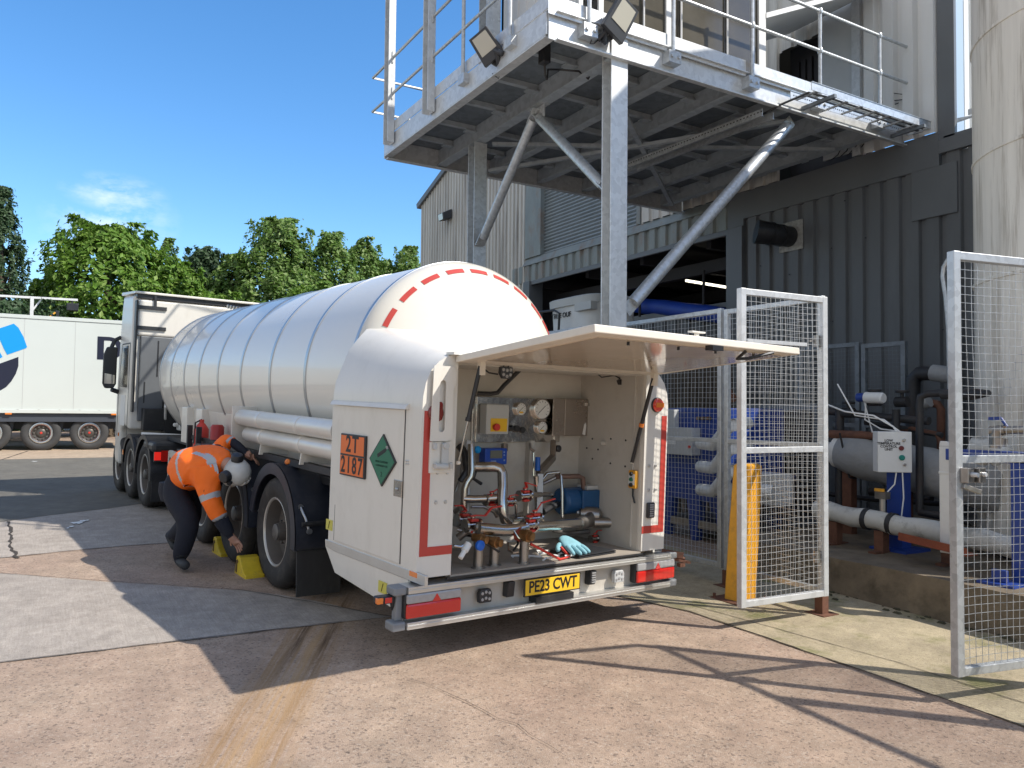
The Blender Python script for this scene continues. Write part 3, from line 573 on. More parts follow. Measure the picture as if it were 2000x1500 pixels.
# floodlights on the platform edge
def flood(label, base, aim, arm, roll=0, sc_=1.0):
    t = thing('floodlight', label, 'floodlight', base, 'floodlights on the platform edge')
    base = Vector(base); aim = Vector(aim).normalized(); up = Vector((0, 0, 1)); x = aim.cross(up).normalized(); z = x.cross(aim)
    M = Matrix((x, aim, z)).transposed().to_4x4() @ Matrix.Rotation(roll, 4, 'Y') @ Matrix.Scale(sc_, 4); c = Vector(arm)
    def P(a, b, d): return c+M @ Vector((a, b, d))
    m = MB(); f = [(-.17, .0, -.26), (.17, .0, -.26), (.15, .0, .16), (-.15, .0, .16)]; b = [(-.10, -.17, -.20), (.10, -.17, -.20), (.09, -.15, .12), (-.09, -.15, .12)]
    F = [P(*q) for q in f]; B = [P(*q) for q in b]; mid = [P(q[0]*1.02, -.06, q[2]*1.02) for q in f]
    m.loft([B, mid, F], closed=True, caps=True)
    for k in range(5): m.bar(P(-.07+.035*k, -.175, -.16), P(-.07+.035*k, -.16, .10), .008, .03, up=aim)
    m.build('housing', FLOODB, t, bevel=.018, smooth=50)
    m = MB(); q = [P(-.125, .006, -.14), P(.125, .006, -.14), P(.115, .006, .125), P(-.115, .006, .125)]; q2 = [p-aim*.03 for p in q]; m.loft([q2, q], closed=True, caps=True); m.build('lamp_glass', FLOODG, t, smooth=0)
    m = MB(); m.bar(P(-.06, -.10, -.22), P(0, -.10, -.36), .03, .06); m.bar(P(.06, -.10, -.22), P(0, -.10, -.36), .03, .06); m.tube([P(0, -.1, -.34), (c*.35), (0, 0, 0)], .035, 8); m.build('bracket', FLOODB, t)
    m = MB(); m.tube([P(0, -.16, -.2), P(.05, -.2, -.4), P(.12, -.15, -.46), P(.15, -.12, -.36)], .006, 6); m.build('cable', BLACKP, t)
flood('charcoal floodlight on the open long edge of the platform, facing away from the warehouse', (PX0-.02, 7.63, 5.92), (-.70, -.70, -.30), (-.16, .16, .15), .55, .84)
flood('charcoal floodlight on the front edge of the platform above the post', (5.0, PY0-.04, 5.86), (.05, -.95, -.25), (.20, -.2, .24), -.42, .95)
# junction box and cable under the deck
jb = thing('junction_box', 'small black junction box with cable under the platform corner', 'junction box', (4.75, 7.35, 5.93))
m = MB(); m.box(-.05, -.06, -.14, .05, .06, .08); m.build('box', BLACKP, jb, bevel=.01)
m = MB(); m.tube([(0, 0, -.14), (.03, .03, -.26), (.10, .10, -.26), (.14, .14, -.12), (.35, .2, -.05), (.55, .1, -.06), (.58, -.05, -.2), (.6, -.1, -.12)], .012, 6); m.build('cable', BLACKP, jb)
# cable ladder along the front beam
cl = thing('cable_tray', 'galvanised cable ladder with black cables along the platform front', 'cable tray', (9.3, PY0-.3, 5.86))
TA = hZ(1500, 222, 5.64); TE = hZ(1235, 325, 5.64); TD = TE-TA
def TB(): return MB((9.3, PY0-.3, 5.86))
m = TB(); x0, x1, y0, y1 = 8.0, 10.62, PY0-.42, PY0-.10
for y in (y0, y1): m.box(x0, y-.004, 5.84, x1, y+.004, 5.94); m.box(x0, y-.012, 5.94, x1, y+.012, 5.946)
for i in range(9): m.box(x0+.1+i*.3, y0+.004, 5.845, x0+.14+i*.3, y1-.004, 5.86)
m.mi = 1
for i in range(60): m.box(x0+.05+i*.043, y1-.006, 5.885, x0+.07+i*.043, y1-.003, 5.90)
m.build('side_rail', [GALV, BLACKP], cl, smooth=0)
m = TB()
for x in (8.35, 10.25): m.bar((x, y0-.08, 5.815), (x, y1+.1, 5.815), .045)
m.build('support_channel', GALVD, cl, smooth=0)
m = TB()
for k in range(2): m.tube([TE, TA+TD*.03+Vector((0, 0, .02)), (7.85, 6.7-.05, 5.74), (8.1, 6.42+.08*k, 5.87), (8.4, 6.40+.1*k, 5.875), (10.4, 6.40+.1*k, 5.875), (10.62, 6.45+.08*k, 5.9)], .014, 6)
m.build('cable', BLACKP, cl)
m = TB()
for s in (-.10, .10): e = Vector((s, 0, 0)); m.bar(TA+e, TE+e, .012, .09); k = Vector((0, 0, -.048)); m.bar(TA+e+k, TE+e+k, .04, .006)
m.mi = 1
d = TD/46
for i in range(46): p = TA+Vector((-.1, 0, .0))+d*i; m.bar(p+Vector((-.008, -.004, .01)), p+d*.45+Vector((-.008, -.004, .01)), .002, .014)
m.build('tray_run', [GALV, BLACKP], cl, smooth=0)
ct = thing('conduit_bundle', 'bright cable conduits bending along the annex roof edge behind the platform', 'conduit', (XW-.15, 6, 5.8))
m = MB((XW-.15, 6, 5.8))
for k in range(3): m.tube([(10.62, 6.45, 5.90+.02*k), (10.75, 6.1, 5.92+.02*k), (10.66+.07*k, 5.5, 5.90), (10.66+.07*k, 3.0, 5.86)], .016, 8)
for s in (0, .25): m.box(10.72+s, 3, 5.95, 10.73+s, 5.9, 6.03)
m.build('conduit', GALVW, ct)
# ---------------- mesh fences and gates ----------------
def wires(m, a, b, z0, z1, px=.052, pz=.052, r=.0018, wob=.004, off=0):
    a = Vector((*a, 0)); b = Vector((*b, 0)); L = (b-a).length; d = (b-a)/L; n = Vector((-d.y, d.x, 0)); ph = random.random()*9
    def P(t, z): return a+d*(t+wob*math.sin(z*5+ph+t*3))+n*(off+wob*2.2*math.sin(t*4+z*3+ph))+Vector((0, 0, z+wob*math.sin(t*7+z*2+ph)))
    k = int(L/px)
    for i in range(1, k+1):
        t = (i-.5)*L/k; q = 10; m.tube([P(t, z0+(z1-z0)*j/q) for j in range(q+1)], r, 4)
    k = int((z1-z0)/pz)
    for i in range(1, k+1):
        z = z0+(i-.5)*(z1-z0)/k; q = 6; m.tube([P(L*j/q, z) for j in range(q+1)], r, 4)
def panel(name, label, cat, a, b, z0, z1, w=.05, mids=(), group=None, st=GALV, wm=GALV, feet=()):
    t = thing(name, label, cat, (*a, z0), group); O = (*a, z0)
    A = Vector((*a, 0)); B = Vector((*b, 0)); d = (B-A).normalized(); n = Vector((-d.y, d.x, 0)); Z = lambda p, z: Vector((p.x, p.y, z))
    m = MB(O)
    m.bar(Z(A+d*w/2, z0), Z(A+d*w/2, z1), w, up=n); m.bar(Z(B-d*w/2, z0), Z(B-d*w/2, z1), w, up=n)
    m.bar(Z(A+d*w, z0+w/2), Z(B-d*w, z0+w/2), w-.004); m.bar(Z(A+d*w, z1-w/2), Z(B-d*w, z1-w/2), w-.004)
    m.build('frame', st, t, smooth=0, bevel=.004)
    for z in mids:
        m = MB(O); m.bar(Z(A+d*w, z), Z(B-d*w, z), w-.006); m.build('mid_rail', st, t, smooth=0, bevel=.004)
    m = MB(O); wires(m, (A+d*w*.6)[:2], (B-d*w*.6)[:2], z0+w*.5, z1-w*.5, off=-.012); m.build('wire_mesh', wm, t, smooth=50, fix=False)
    for p in feet:
        m = MB(O); q = A.lerp(B, p); m.box(q.x-.04, q.y-.04, gz(q.y)-.01, q.x+.04, q.y+.04, z0); m.box(q.x-.1, q.y-.1, gz(q.y)-.01, q.x+.1, q.y+.1, gz(q.y)+.012); m.build('foot', RUST, t, smooth=0)
    return t
WIREB = galv('bright_wire', (.52, .53, .53), .12, 30, .4, .3)
g1 = panel('mesh_gate', 'open galvanised mesh gate leaf in front of the yellow post', 'gate', (4.77, 4.46), (5.76, 4.405), .285, 2.845, .055, (1.535,), 'open leaves of the mesh double gate', GALVW, WIREB)
O = g1.location
m = MB(O); m.bar((4.83, 4.44, 2.42), (5.5, 4.40, 2.42), .03); m.build('stiffener', GALVW, g1, smooth=0)
for z in (.62, 2.46): m = MB(O); m.cyl((5.67, 4.43, z-.05), (5.67, 4.43, z+.05), .03, n=8); m.bar((5.6, 4.43, z), (5.78, 4.43, z), .02); m.build('hinge', STEELD, g1)
g2 = panel('mesh_gate', 'nearest open mesh gate leaf, with a steel latch on its middle rail', 'gate', (4.81, 2.765), (5.72, 2.585), .235, 2.855, .055, (1.56,), 'open leaves of the mesh double gate', GALV, GALV)
O = g2.location
m = MB(O); m.box(4.83, 2.68, 1.42, 4.90, 2.73, 1.51); m.box(4.92, 2.66, 1.42, 4.99, 2.71, 1.51); m.bar((4.84, 2.72, 1.40), (4.96, 2.68, 1.36), .03); m.build('latch', STEELD, g2, smooth=0, bevel=.004)
for x in (4.867, 4.957): m = MB(O); m.cyl((x, 2.64, 1.47), (x, 2.72, 1.47), .014, n=8); m.build('latch_bolt', GALVW, g2)
panel('mesh_fence', 'short mesh fence bay between the yellow post and the gate hinge', 'fence', (5.8, 5.60), (5.8, 4.45), .29, 2.87, .05, (1.56,), 'mesh fence bays beside the tanker', GALV, GALV, (.03, .97))
panel('mesh_fence', 'mesh fence bay beside the tanker rear, in front of the blue cooler', 'fence', (5.8, 8.0), (5.8, 5.64), .30, 2.89, .05, (1.56,), 'mesh fence bays beside the tanker', GALV, GALV, (.1,))
panel('mesh_fence', 'mesh fence bay hidden mostly by the tanker, past the blue cooler', 'fence', (5.8, 10.3), (5.8, 8.04), .34, 2.92, .05, (1.56,), 'mesh fence bays beside the tanker', GALV, GALV, (.1,))
for i in range(3):
    y = 2.54-1.17*i
    panel('mesh_fence', 'mesh fence bay along the compound edge past the latched gate leaf', 'fence', (5.8, y), (5.8, y-1.15), .25, 2.83, .05, (1.5,), 'mesh fence bays right of the gate', GALV, GALV, (.03,))
pw = hX(1684, 672, 9.0); p2 = hX(1770, 684, 9.0); p0 = hX(1560, 658, 9.0)
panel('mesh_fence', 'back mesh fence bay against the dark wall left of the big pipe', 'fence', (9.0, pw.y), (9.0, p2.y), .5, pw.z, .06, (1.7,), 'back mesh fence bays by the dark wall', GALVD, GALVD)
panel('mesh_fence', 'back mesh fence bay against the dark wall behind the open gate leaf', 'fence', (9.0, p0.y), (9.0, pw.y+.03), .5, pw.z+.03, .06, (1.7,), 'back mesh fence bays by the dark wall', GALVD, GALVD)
# leaning yellow post
t = thing('bollard', 'leaning yellow steel guard post on a rusty base plate behind the mesh gate', 'bollard', tuple(hG(1445, 1172)))
b = t.location; hh = (hit(1465, 905, (0, 1, 0), b.y)).z-b.z
m = MB(); lean = hY(1463, 905, b.y).x-b.x
s0 = .105; s1 = .098
def sq(c, s, z, k=.02): return [(c-s+k, -s, z), (c+s-k, -s, z), (c+s, -s+k, z), (c+s, s-k, z), (c+s-k, s, z), (c-s+k, s, z), (c-s, s-k, z), (c-s, -s+k, z)]
m.loft([sq(0, s0, .012), sq(lean*.5, s0, hh*.5), sq(lean, s1, hh-.02), sq(lean, s1-.03, hh)], closed=True, caps=True); bmesh.ops.rotate(m.bm, verts=m.bm.verts, cent=(0, 0, 0), matrix=Matrix.Rotation(.12, 3, 'Z')); m.build('post', YELLOWP, t, smooth=25)
m = MB(); m.box(-.20, -.20, -.004, .20, .20, .012)
for x in (-.16, .16):
    for y in (-.16, .16): m.cyl((x, y, .012), (x, y, .05), .016, n=6)
m.build('base_plate', RUST, t, smooth=0)
# plinth
PLX = 6.62
m = MB(); m.hexa([(PLX-.02, -6, gz(-6)), (10.5, -6, gz(-6)), (10.5, 6.35, gz(6)), (PLX-.10, 6.35, gz(6)), (PLX, -6, .33), (10.5, -6, .33), (10.5, 6.35, .47), (PLX-.06, 6.35, .47)])
bmesh.ops.subdivide_edges(m.bm, edges=m.bm.edges[:], cuts=24, use_grid_fill=True)
for v in m.bm.verts:
    q = noise.noise(v.co*3.1)*.022+noise.noise(v.co*9)*.008
    if v.co.x < PLX+.3: v.co.x += q
    if v.co.z > .3: v.co.z += q*.6
o = m.build('concrete_plinth', CEMENT, smooth=30); tag(o, 'stained raised concrete plinth under the pipework and silo', 'plinth')
m = MB()
for i in range(260):
    y = random.uniform(-1.5, 6.2); x = PLX-.03-abs(random.gauss(0, .11)); z = gz(y)+.008; s = random.uniform(.006, .03); a = random.random()*3
    m.hexa([(x+math.cos(a+k*1.57)*s, y+math.sin(a+k*1.57)*s*1.6, z) for k in range(4)]+[(x+math.cos(a+k*1.57)*s*.6, y+math.sin(a+k*1.57)*s, z+s*.5) for k in range(4)])
struct(m.build('dirt_and_moss', mat('moss_dirt', (.06, .055, .03), .95, var=.4, vs=9), smooth=0), 'stuff')
# ---------------- plant in the compound ----------------
def CP(o): return MB(o)
# lagged low pipe
a = hX(1596, 995, 7.25); b = hX(1870, 1047, 7.25); o = Vector((a.x, a.y, .47)); o2 = b+(b-a)*.35
t = thing('lagged_pipe', 'dirty white lagged pipe running low above the plinth', 'pipe', o)
m = MB(o); n = 14; P = [a.lerp(o2, i/n)+Vector((0, 0, .012*math.sin(i*1.7))) for i in range(n+1)]; m.tube(P, [.098+.006*math.sin(i*2.3) for i in range(n+1)], 16); m.build('lagging', LAGW, t)
for f in (.40, .58):
    m = MB(o); c = a.lerp(b, f); d = (b-a).normalized(); m.cyl(c-d*.025, c+d*.025, .11, n=16); m.build('clamp_band', PIPEK, t)
for f in (.15, .5, .95): m = MB(o); c = a.lerp(b, f); m.box(c.x-.05, c.y-.05, .42, c.x+.05, c.y+.05, c.z-.09); m.box(c.x-.16, c.y-.04, .43, c.x+.16, c.y+.04, .47); m.build('support', RUST, t, smooth=0)
# rusty angle iron lying on the plinth
a = hX(1765, 1052, 6.95); b = hX(1900, 1085, 6.95); m = MB(a); m.bar(a, b, .16, .01); m.bar(a+Vector((-.08, 0, .03)), b+Vector((-.08, 0, .03)), .01, .07)
o = m.build('angle_iron', mat('red_rust', (.22, .06, .03), .85, var=.3, vs=9), smooth=0); o.location = a; tag(o, 'rust red angle iron lying on the plinth beneath the white pipe', 'steel angle')
# insulated horizontal vessel
X = 8.0; a = hX(1648, 883, X); b = hX(1850, 930, X); d = (b-a).normalized(); o = Vector((a.x, a.y, .47))
t = thing('insulated_vessel', 'horizontal grey insulated vessel with a pale rounded end', 'vessel', o)
m = MB(o); n = 16; P = [a+(b-a)*(i/n)*1.5 for i in range(n+1)]; m.tube(P, [.21, .235]+[.25+.010*math.sin(i*2.1) for i in range(n-1)], 26); m.build('jacket', LAGG, t)
m = MB(o); m.lathe([(-.02, .20), (.07, .195), (.10, .15), (.11, .085), (.26, .075), (.265, .06)], a, -d, 26); m.build('end_cap', WHITE, t)
for f in (.06, .62): m = MB(o); c = a+(b-a)*f; m.box(c.x-.05, c.y-.06, .45, c.x+.05, c.y+.06, c.z-.2); m.build('leg', RUST, t, smooth=0)
m = MB(o); c = a+(b-a)*.12; m.tube([c+Vector((-.27, 0, .25)), c+Vector((-.1, .0, -.26)), c+Vector((.0, 0, -.27))], .012, 6); m.build('strap', PIPEK, t)
# control box
Xc = 7.35; c = hX(1748, 883, Xc); tl = hX(1716, 852, Xc); br = hX(1777, 914, Xc)
t = thing('control_box', 'white control box with red and green buttons on a blue column', 'control box', (c.x, c.y, .47)); t0 = Vector((c.x, c.y, .47))
hd = Vector((.80, -.60, 0)).normalized(); nn = Vector((-.60, -.80, 0)).normalized(); hw = .165; hh = .205; cc = c
m = MB(t0); m.hexa([cc+hd*sx*hw+Vector((0, 0, sz*hh))+nn*k for k, sx, sz in ((0, -1, -1), (0, 1, -1), (-.15, 1, -1), (-.15, -1, -1), (0, -1, 1), (0, 1, 1), (-.15, 1, 1), (-.15, -1, 1))]); m.build('enclosure', WHITE, t, smooth=0, bevel=.008)
m = MB(t0)
for k, (s, z) in enumerate((('LOW', .115), ('TEMPERATURE', .085), ('CONTROL', .055), ('UNIT', .025))): m.add(text_mesh(s, .034, .001, bold=.001), frame_mat(cc+nn*.0015+hd*-.06+Vector((0, 0, z)), hd, (0, 0, 1)))
m.build('lettering', BLACK, t, smooth=0)
for nm, dx, dz, r, mt in (('key_switch', .085, .12, .017, STEEL), ('red_button', .06, .04, .024, mat('dark_red_button', (.14, .02, .02), .35)), ('green_button', .065, -.055, .028, mat('green_button', (.01, .22, .18), .35)), ('key_switch', .09, -.125, .017, STEEL)):
    m = MB(t0); q = cc+hd*dx+Vector((0, 0, dz)); m.lathe([(0, r), (.012, r), (.014, r*.75), (.022, r*.7)], q, nn, 16); m.build(nm, mt, t)
m = MB(t0); m.box(c.x+.10, c.y+.0, .45, c.x+.26, c.y+.16, c.z+.1); m.box(c.x-.02, c.y-.12, .45, c.x+.4, c.y+.28, .48); m.build('column', BLUE, t, smooth=0)
m = MB(t0)
m.tube([cc+hd*.02+Vector((0, 0, hh)), cc+hd*0+Vector((.02, .03, hh+.05)), cc+Vector((-.05, .2, hh+.16)), cc+Vector((-.1, .5, hh+.2)), cc+Vector((0, .8, hh+.28))], .009, 6)
m.tube([cc+hd*.05+Vector((0, 0, hh)), cc+Vector((0, .12, hh+.12)), cc+Vector((0, .45, hh+.16)), cc+Vector((.05, .7, hh+.5))], .008, 6)
m.tube([cc+Vector((.02, 0, -hh)), cc+Vector((.02, .02, -hh-.12)), cc+Vector((-.04, .06, -hh-.2))], .007, 6); m.tube([cc+hd*.07+Vector((0, 0, -hh)), cc+hd*.08+Vector((0, 0, -hh-.25)), cc+hd*.05+Vector((0, 0, -hh-.5))], .007, 6)
m.build('cable', LABELW, t)
m = MB(t0); q = cc+Vector((-.06, .1, -hh-.25)); m.tube([q, q+Vector((0, 0, -.3))], .03, 8); m.box(q.x-.04, q.y-.06, q.z-.02, q.x+.04, q.y+.06, q.z+.05); m.build('gas_valve', STEELD, t)
m = MB(t0); m.bar(q+Vector((-.05, .05, .07)), q+Vector((-.05, -.05, .07)), .02, .03); m.build('valve_lever', YELLOWP, t)
# dark pipework
pkt = thing('pipework', 'tangle of dark and rusty steel pipes in front of the grey wall', 'pipework', (8.3, 5.4, .47)); PO = (8.3, 5.4, .47)
def pk(pts, r, mt=PIPEK, X=8.3, nm='pipe', n=12):
    m = MB(PO); m.tube([hX(u, v, x) if x else hX(u, v, X) for (u, v, *xx) in pts for x in [xx[0] if xx else None]], r, n); m.build(nm, mt, pkt)
pk([(1785, 950), (1783, 760), (1784, 742), (1795, 730), (1830, 728)], .085, X=8.9); pk([(1822, 728), (1860, 733)], .10, LAGG, X=8.88, nm='lagged_end')
pk([(1796, 1000), (1796, 790), (1798, 775), (1812, 769), (1870, 766)], .038, X=7.7); pk([(1796, 1000), (1850, 1010), (1900, 1020)], .038, X=7.7)
pk([(1640, 1000), (1640, 800)], .05, X=8.0); pk([(1610, 803), (1650, 806), (1700, 812), (1780, 820), (1815, 822)], .045, X=8.05)
pk([(1622, 848), (1680, 850), (1712, 852), (1715, 870)], .05, RUST, X=7.9, nm='rusty_pipe'); pk([(1640, 1005), (1640, 930)], .05, RUST, X=8.3, nm='rusty_pipe')
pk([(1752, 1010), (1750, 800)], .04, X=8.0); pk([(1690, 825), (1755, 835), (1840, 850)], .03, X=8.2)
pk([(1745, 845), (1780, 838), (1830, 848), (1840, 870)], .03, RUST, X=8.2, nm='rusty_pipe'); pk([(1838, 880), (1838, 800), (1832, 790), (1800, 783)], .045, RUST, X=8.5, nm='rusty_pipe'); pk([(1798, 790), (1815, 783)], .07, LAGG, X=8.4, nm='lagged_end')
pk([(1620, 965), (1700, 975), (1850, 985)], .03, X=8.6); pk([(1610, 900), (1640, 905)], .03, X=8.7)
pk([(1700, 960), (1820, 975)], .05, X=8.9); pk([(1660, 1010), (1760, 1012)], .045, X=8.9)
for u, v, X in ((1708, 783, 7.95), (1762, 785, 8.2), (1657, 806, 8.0), (1815, 950, 8.0)):
    m = MB(PO); c = hX(u, v, X); m.cyl(c+Vector((0, .07, 0)), c+Vector((0, -.07, 0)), .06, n=12); m.cyl(c, c+Vector((0, 0, .12)), .02, n=8); m.lathe([(.10, .07), (.12, .075), (.13, .07)], c, (0, 0, 1), 14); m.build('valve', PIPEK, pkt)
m = MB(PO); c = hX(1707, 776, 7.9); m.cyl(c+Vector((0, .10, 0)), c+Vector((0, -.10, -.01)), .062, n=18); m.lathe([(0, .062), (.02, .05)], c+Vector((0, -.10, -.01)), (0, -1, 0), 18); m.build('motor', WHITE, pkt)
m = MB(PO); m.cyl(c+Vector((0, .11, 0)), c+Vector((0, .20, 0)), .05, n=14); m.build('motor_end', BLUE, pkt)
m = MB(PO); m.tube([c+Vector((0, .1, -.05)), c+Vector((-.02, .1, -.25)), c+Vector((-.03, -.1, -.35)), c+Vector((-.05, -.4, -.38))], .008, 6); m.tube([c+Vector((0, .12, -.05)), c+Vector((-.02, .0, -.42)), c+Vector((-.03, -.2, -.5))], .008, 6); m.build('cable', LABELW, pkt)
# blue cooler and its white headers
X = 7.3; tl = hX(1295, 797, X); tr = hX(1424, 797, X); bt = hX(1410, 985, X).z; o = Vector((X, tr.y, gz(tr.y)))
t = thing('cooler', 'blue evaporator casing on legs behind the mesh fence', 'cooler', o)
m = MB(o); m.box(X, tr.y, bt, X+1.0, tl.y, tr.z); m.box(X-.012, tr.y+.03, tr.z-.06, X, tl.y-.03, tr.z-.02); m.build('casing', BLUE, t, smooth=0, bevel=.01)
for y in (tr.y+.1, hX(1357, 1000, X).y, tl.y-.1):
    for x in (X+.03, X+.93):
        m = MB(o); m.hexa([(x-.05, y-.05, gz(y)), (x+.05, y-.05, gz(y)), (x+.05, y+.05, gz(y)), (x-.05, y+.05, gz(y)), (x-.06, y-.12, bt+.02), (x+.06, y-.12, bt+.02), (x+.06, y+.12, bt+.02), (x-.06, y+.12, bt+.02)]); m.build('leg', BLUE, t, smooth=0)
m = MB(o); m.box(X-.02, tr.y+.1, bt-.35, X+.8, tl.y, bt-.25); m.build('tray', STEELD, t, smooth=0)
m = MB(o); p = hX(1316, 800, X-.1); q = hX(1300, 836, X-.1); m.box(X-.1, p.y, q.z, X-.003, q.y+.3, p.z); p = hX(1351, 836, X-.16); q = hX(1297, 886, X-.16); m.box(X-.16, p.y, q.z, X-.004, q.y+.1, p.z); m.build('switch_box', GREYBOX, t, smooth=0, bevel=.008)
m = MB(o); a = hX(1300, 855, X-.164); b = hX(1319, 868, X-.164); m.box(X-.164, b.y, b.z, X-.1615, a.y, a.z); m.build('label_plate', LABELW, t, smooth=0)
m = MB(o); c = hX(1347, 873, X-.16); m.cyl((c.x-.02, c.y, c.z), c, .02, n=10); m.build('red_button', RED, t)
for k in range(3): m = MB(o); c = hX(1368+10*k, 817, X); m.cyl((X-.06, c.y, c.z), (X, c.y, c.z), .022, n=8); m.build('brass_fitting', BRASS, t)
for k in range(3):
    v = 866+45*k; m = MB(o); m.tube([hX(1368, v, 7.15), hX(1392, v+3, 7.05), hX(1397, v, 7.05), hX(1424, v-34, 6.9), hX(1432, v-36, 6.9), hX(1460, v-40, 7.3)], .075, 16); m.build('white_header', WHITE, t)
m = MB(o); m.tube([hX(1418, 957, 7.1), hX(1470, 957, 7.1), hX(1510, 962, 7.2)], .085, 16); m.build('white_header', WHITE, t)
m = MB(o); c = hX(1470, 955, 7.4); m.box(7.4, c.y-.35, c.z-.17, 7.7, c.y+.25, c.z+.2); m.build('end_box', WHITE, t, smooth=0, bevel=.01)
m = MB(o); m.tube([hX(1421, 800, 7.0), hX(1424, 860, 7.0)], .02, 8); m.build('green_hose', mat('green_hose', (.02, .35, .08), .5), t)
m = MB(o)
for k in range(4): a = hX(1420+3*k, 765+4*k, 7.2); m.lathe([(-.04, .05), (.04, .05)], a, (.3, 1, .2), 10)
m.build('valve_cluster', RUST, t)
# dark condenser racks behind the fence, seen through the mesh
X = 8.6
t = thing('condenser_bank', 'dark finned condenser bank behind the mesh gate leaf', 'condenser', (8.6, 7.0, .3)); o = (8.6, 7.0, .3)
m = MB(o); a = hX(1452, 790, X); b = hX(1590, 790, X); m.box(X+.05, b.y, .3, X+.7, a.y, a.z); m.build('casing', mat('condenser_grey', (.16, .18, .21), .6, var=.15), t, smooth=0)
m = MB(o)
for i in range(26): y = b.y+.04+i*(a.y-b.y-.08)/26; m.box(X, y, .5, X+.05, y+.03, a.z-.08)
m.build('fins', DARKIN, t, smooth=0)
m = MB(o)
for k in range(3):
    c = hX(1500+20*k, 1000, 8.0); m.tube([hX(1470, 995-30*k, 8), hX(1560, 1000-32*k, 8.0)], .06, 10)
m.build('coil_pipe', STEELD, t)
pl = thing('pallet_stack', 'dark stack of timber pallets leaning behind the fence by the cooler', 'pallets', (8.6, 9.0, gz(9))); o = (8.6, 9.0, gz(9))
m = MB(o)
for i in range(16):
    c = hX(1312+7.5*i, 760, 8.8); m.bar((8.8+.1*(i % 2), c.y, gz(9)), (8.75, c.y-.05, hX(1360, 690, 8.8).z+.2*random.random()), .09, .025, up=(1, 0, 0))
m.build('boards', mat('dark_timber', (.075, .06, .045), .9, var=.4, vs=6), pl, smooth=0)
# white strip post and blue frame behind the near gate leaf
t = thing('blue_frame', 'blue steel frame and upright standing in front of the silo', 'frame', (7.0, 3.4, .42)); o = (7.0, 3.4, .42)
m = MB(o); a = hX(1990, 890, 6.95); m.box(6.95, a.y-.05, .40, 7.07, a.y+.07, hX(1990, 885, 6.95).z); m.box(6.95, a.y-.1, hX(1990, 883, 6.95).z-.1, 7.05, a.y+.62, hX(1990, 883, 6.95).z)
b = hX(1960, 1105, 6.8); m.box(6.72, b.y-.12, .42, 7.0, b.y+.18, .46); m.box(6.80, b.y-.02, .46, 6.84, b.y+.1, .56); m.build('upright', BLUE, t, smooth=0, bevel=.006)
t = thing('white_post', 'white plastic cased post with a pointed cap beside the near gate leaf', 'post', tuple(hX(1855, 1015, 7.1)))
b = t.location; m = MB(); h = hX(1855, 872, 7.1).z-b.z; m.box(-.06, -.06, -.3, .06, .06, h); m.box(-.065, -.065, h*.62, .065, .065, h*.66); m.hexa([(-.06, -.06, h), (.06, -.06, h), (.06, .06, h), (-.06, .06, h), (-.06, -.01, h+.05), (.06, -.01, h+.03), (.06, .05, h+.03), (-.06, .05, h+.05)]); m.build('casing', WHITE, t, smooth=0, bevel=.006)
t = thing('outlet_valve', 'brass and steel outlet valve with a white lagged tank below the silo', 'valve', tuple(hX(1945, 850, 7.0))); b = Vector(t.location)
m = MB(b); P = lambda u, v, x=7.0: hX(u, v, x); m.tube([P(1943, 875), P(1945, 850), P(1950, 840)], .05, 12); m.tube([P(1935, 842), P(1965, 840)], .045, 12); m.tube([P(1960, 840), P(2040, 838)], .035, 10); m.cyl(P(1950, 870), P(1952, 855), .065, n=12); m.build('valve_body', STEELD, t)
m = MB(b); m.cyl(P(1962, 845), P(1962, 833), .035, n=8); m.build('gland', BRASS, t)
m = MB(b); m.bar(P(1930, 818), P(1955, 817), .012, .03); m.tube([P(1955, 817), P(1968, 835)], .012, 6); m.build('lever', BLUE, t, smooth=0)
m = MB(b); m.tube([P(1905, 900, 7.5), P(1915, 878, 7.5), P(1945, 880, 7.5), P(1960, 895, 7.5)], [.10, .13, .13, .11], 16); m.build('lagging', LAGW, t)
m = MB(b); m.tube([P(1840, 770, 7.6), P(1895, 770, 7.6), P(1930, 768, 7.4)], [.05, .06, .03], 12); m.build('pipe_stub', PIPEK, t)
# bent pipe behind the near gate
t = thing('bent_pipe', 'thick grey bent pipe curving beside the top of the near gate', 'pipe', tuple(hX(1846, 900, 8.3))); b = Vector(t.location)
m = MB(b); m.tube([hX(u, v, 8.3) for u, v in ((1862, 497), (1852, 508), (1844, 522), (1842, 540), (1848, 580), (1853, 640), (1856, 760), (1856, 900))], .028, 10); m.build('pipe', GALV, t)
m = MB(b); m.tube([hX(u, v, 8.3) for u, v in ((1866, 505), (1855, 518), (1850, 535), (1855, 590), (1860, 660), (1860, 900))], .018, 8); m.build('hose', BLACKP, t)
# ---------------- road tanker semi-trailer (own frame: x across, y forward, z up) ----------------
tk = thing('tanker_trailer', 'white cryogenic gas tanker trailer with its rear cabinet hatch raised', 'tanker'); tk.matrix_world = TM
TXC, TZC, TR = 1.25, 1.96, 1.06
def hd_prof(y0, depth, sgn, n=14, r=TR): return [(y0-sgn*depth*math.cos(p), r*math.sin(p)) for p in [math.pi/2*i/n for i in range(n+1)]]
m = MB(); m.lathe(hd_prof(1.40, .45, 1, 22)[::1], (TXC, 0, TZC), (0, 1, 0), 96); m.build('rear_head', mat('cream_white_head_paint', (.70, .66, .57), .2, coat=.35, var=.02), tk, smooth=60)
m = MB(); body = [(1.40, TR-.004)]+[(1.40+6.95*i/10, TR-.004) for i in range(1, 11)]+[(8.35+.72*math.cos(p), (TR-.004)*math.sin(p)) for p in [math.pi/2*(1-i/16) for i in range(1, 17)]]
m.lathe(body, (TXC, 0, TZC), (0, 1, 0), 96); shell = m.build('tank_shell', TANKP, tk, smooth=60)
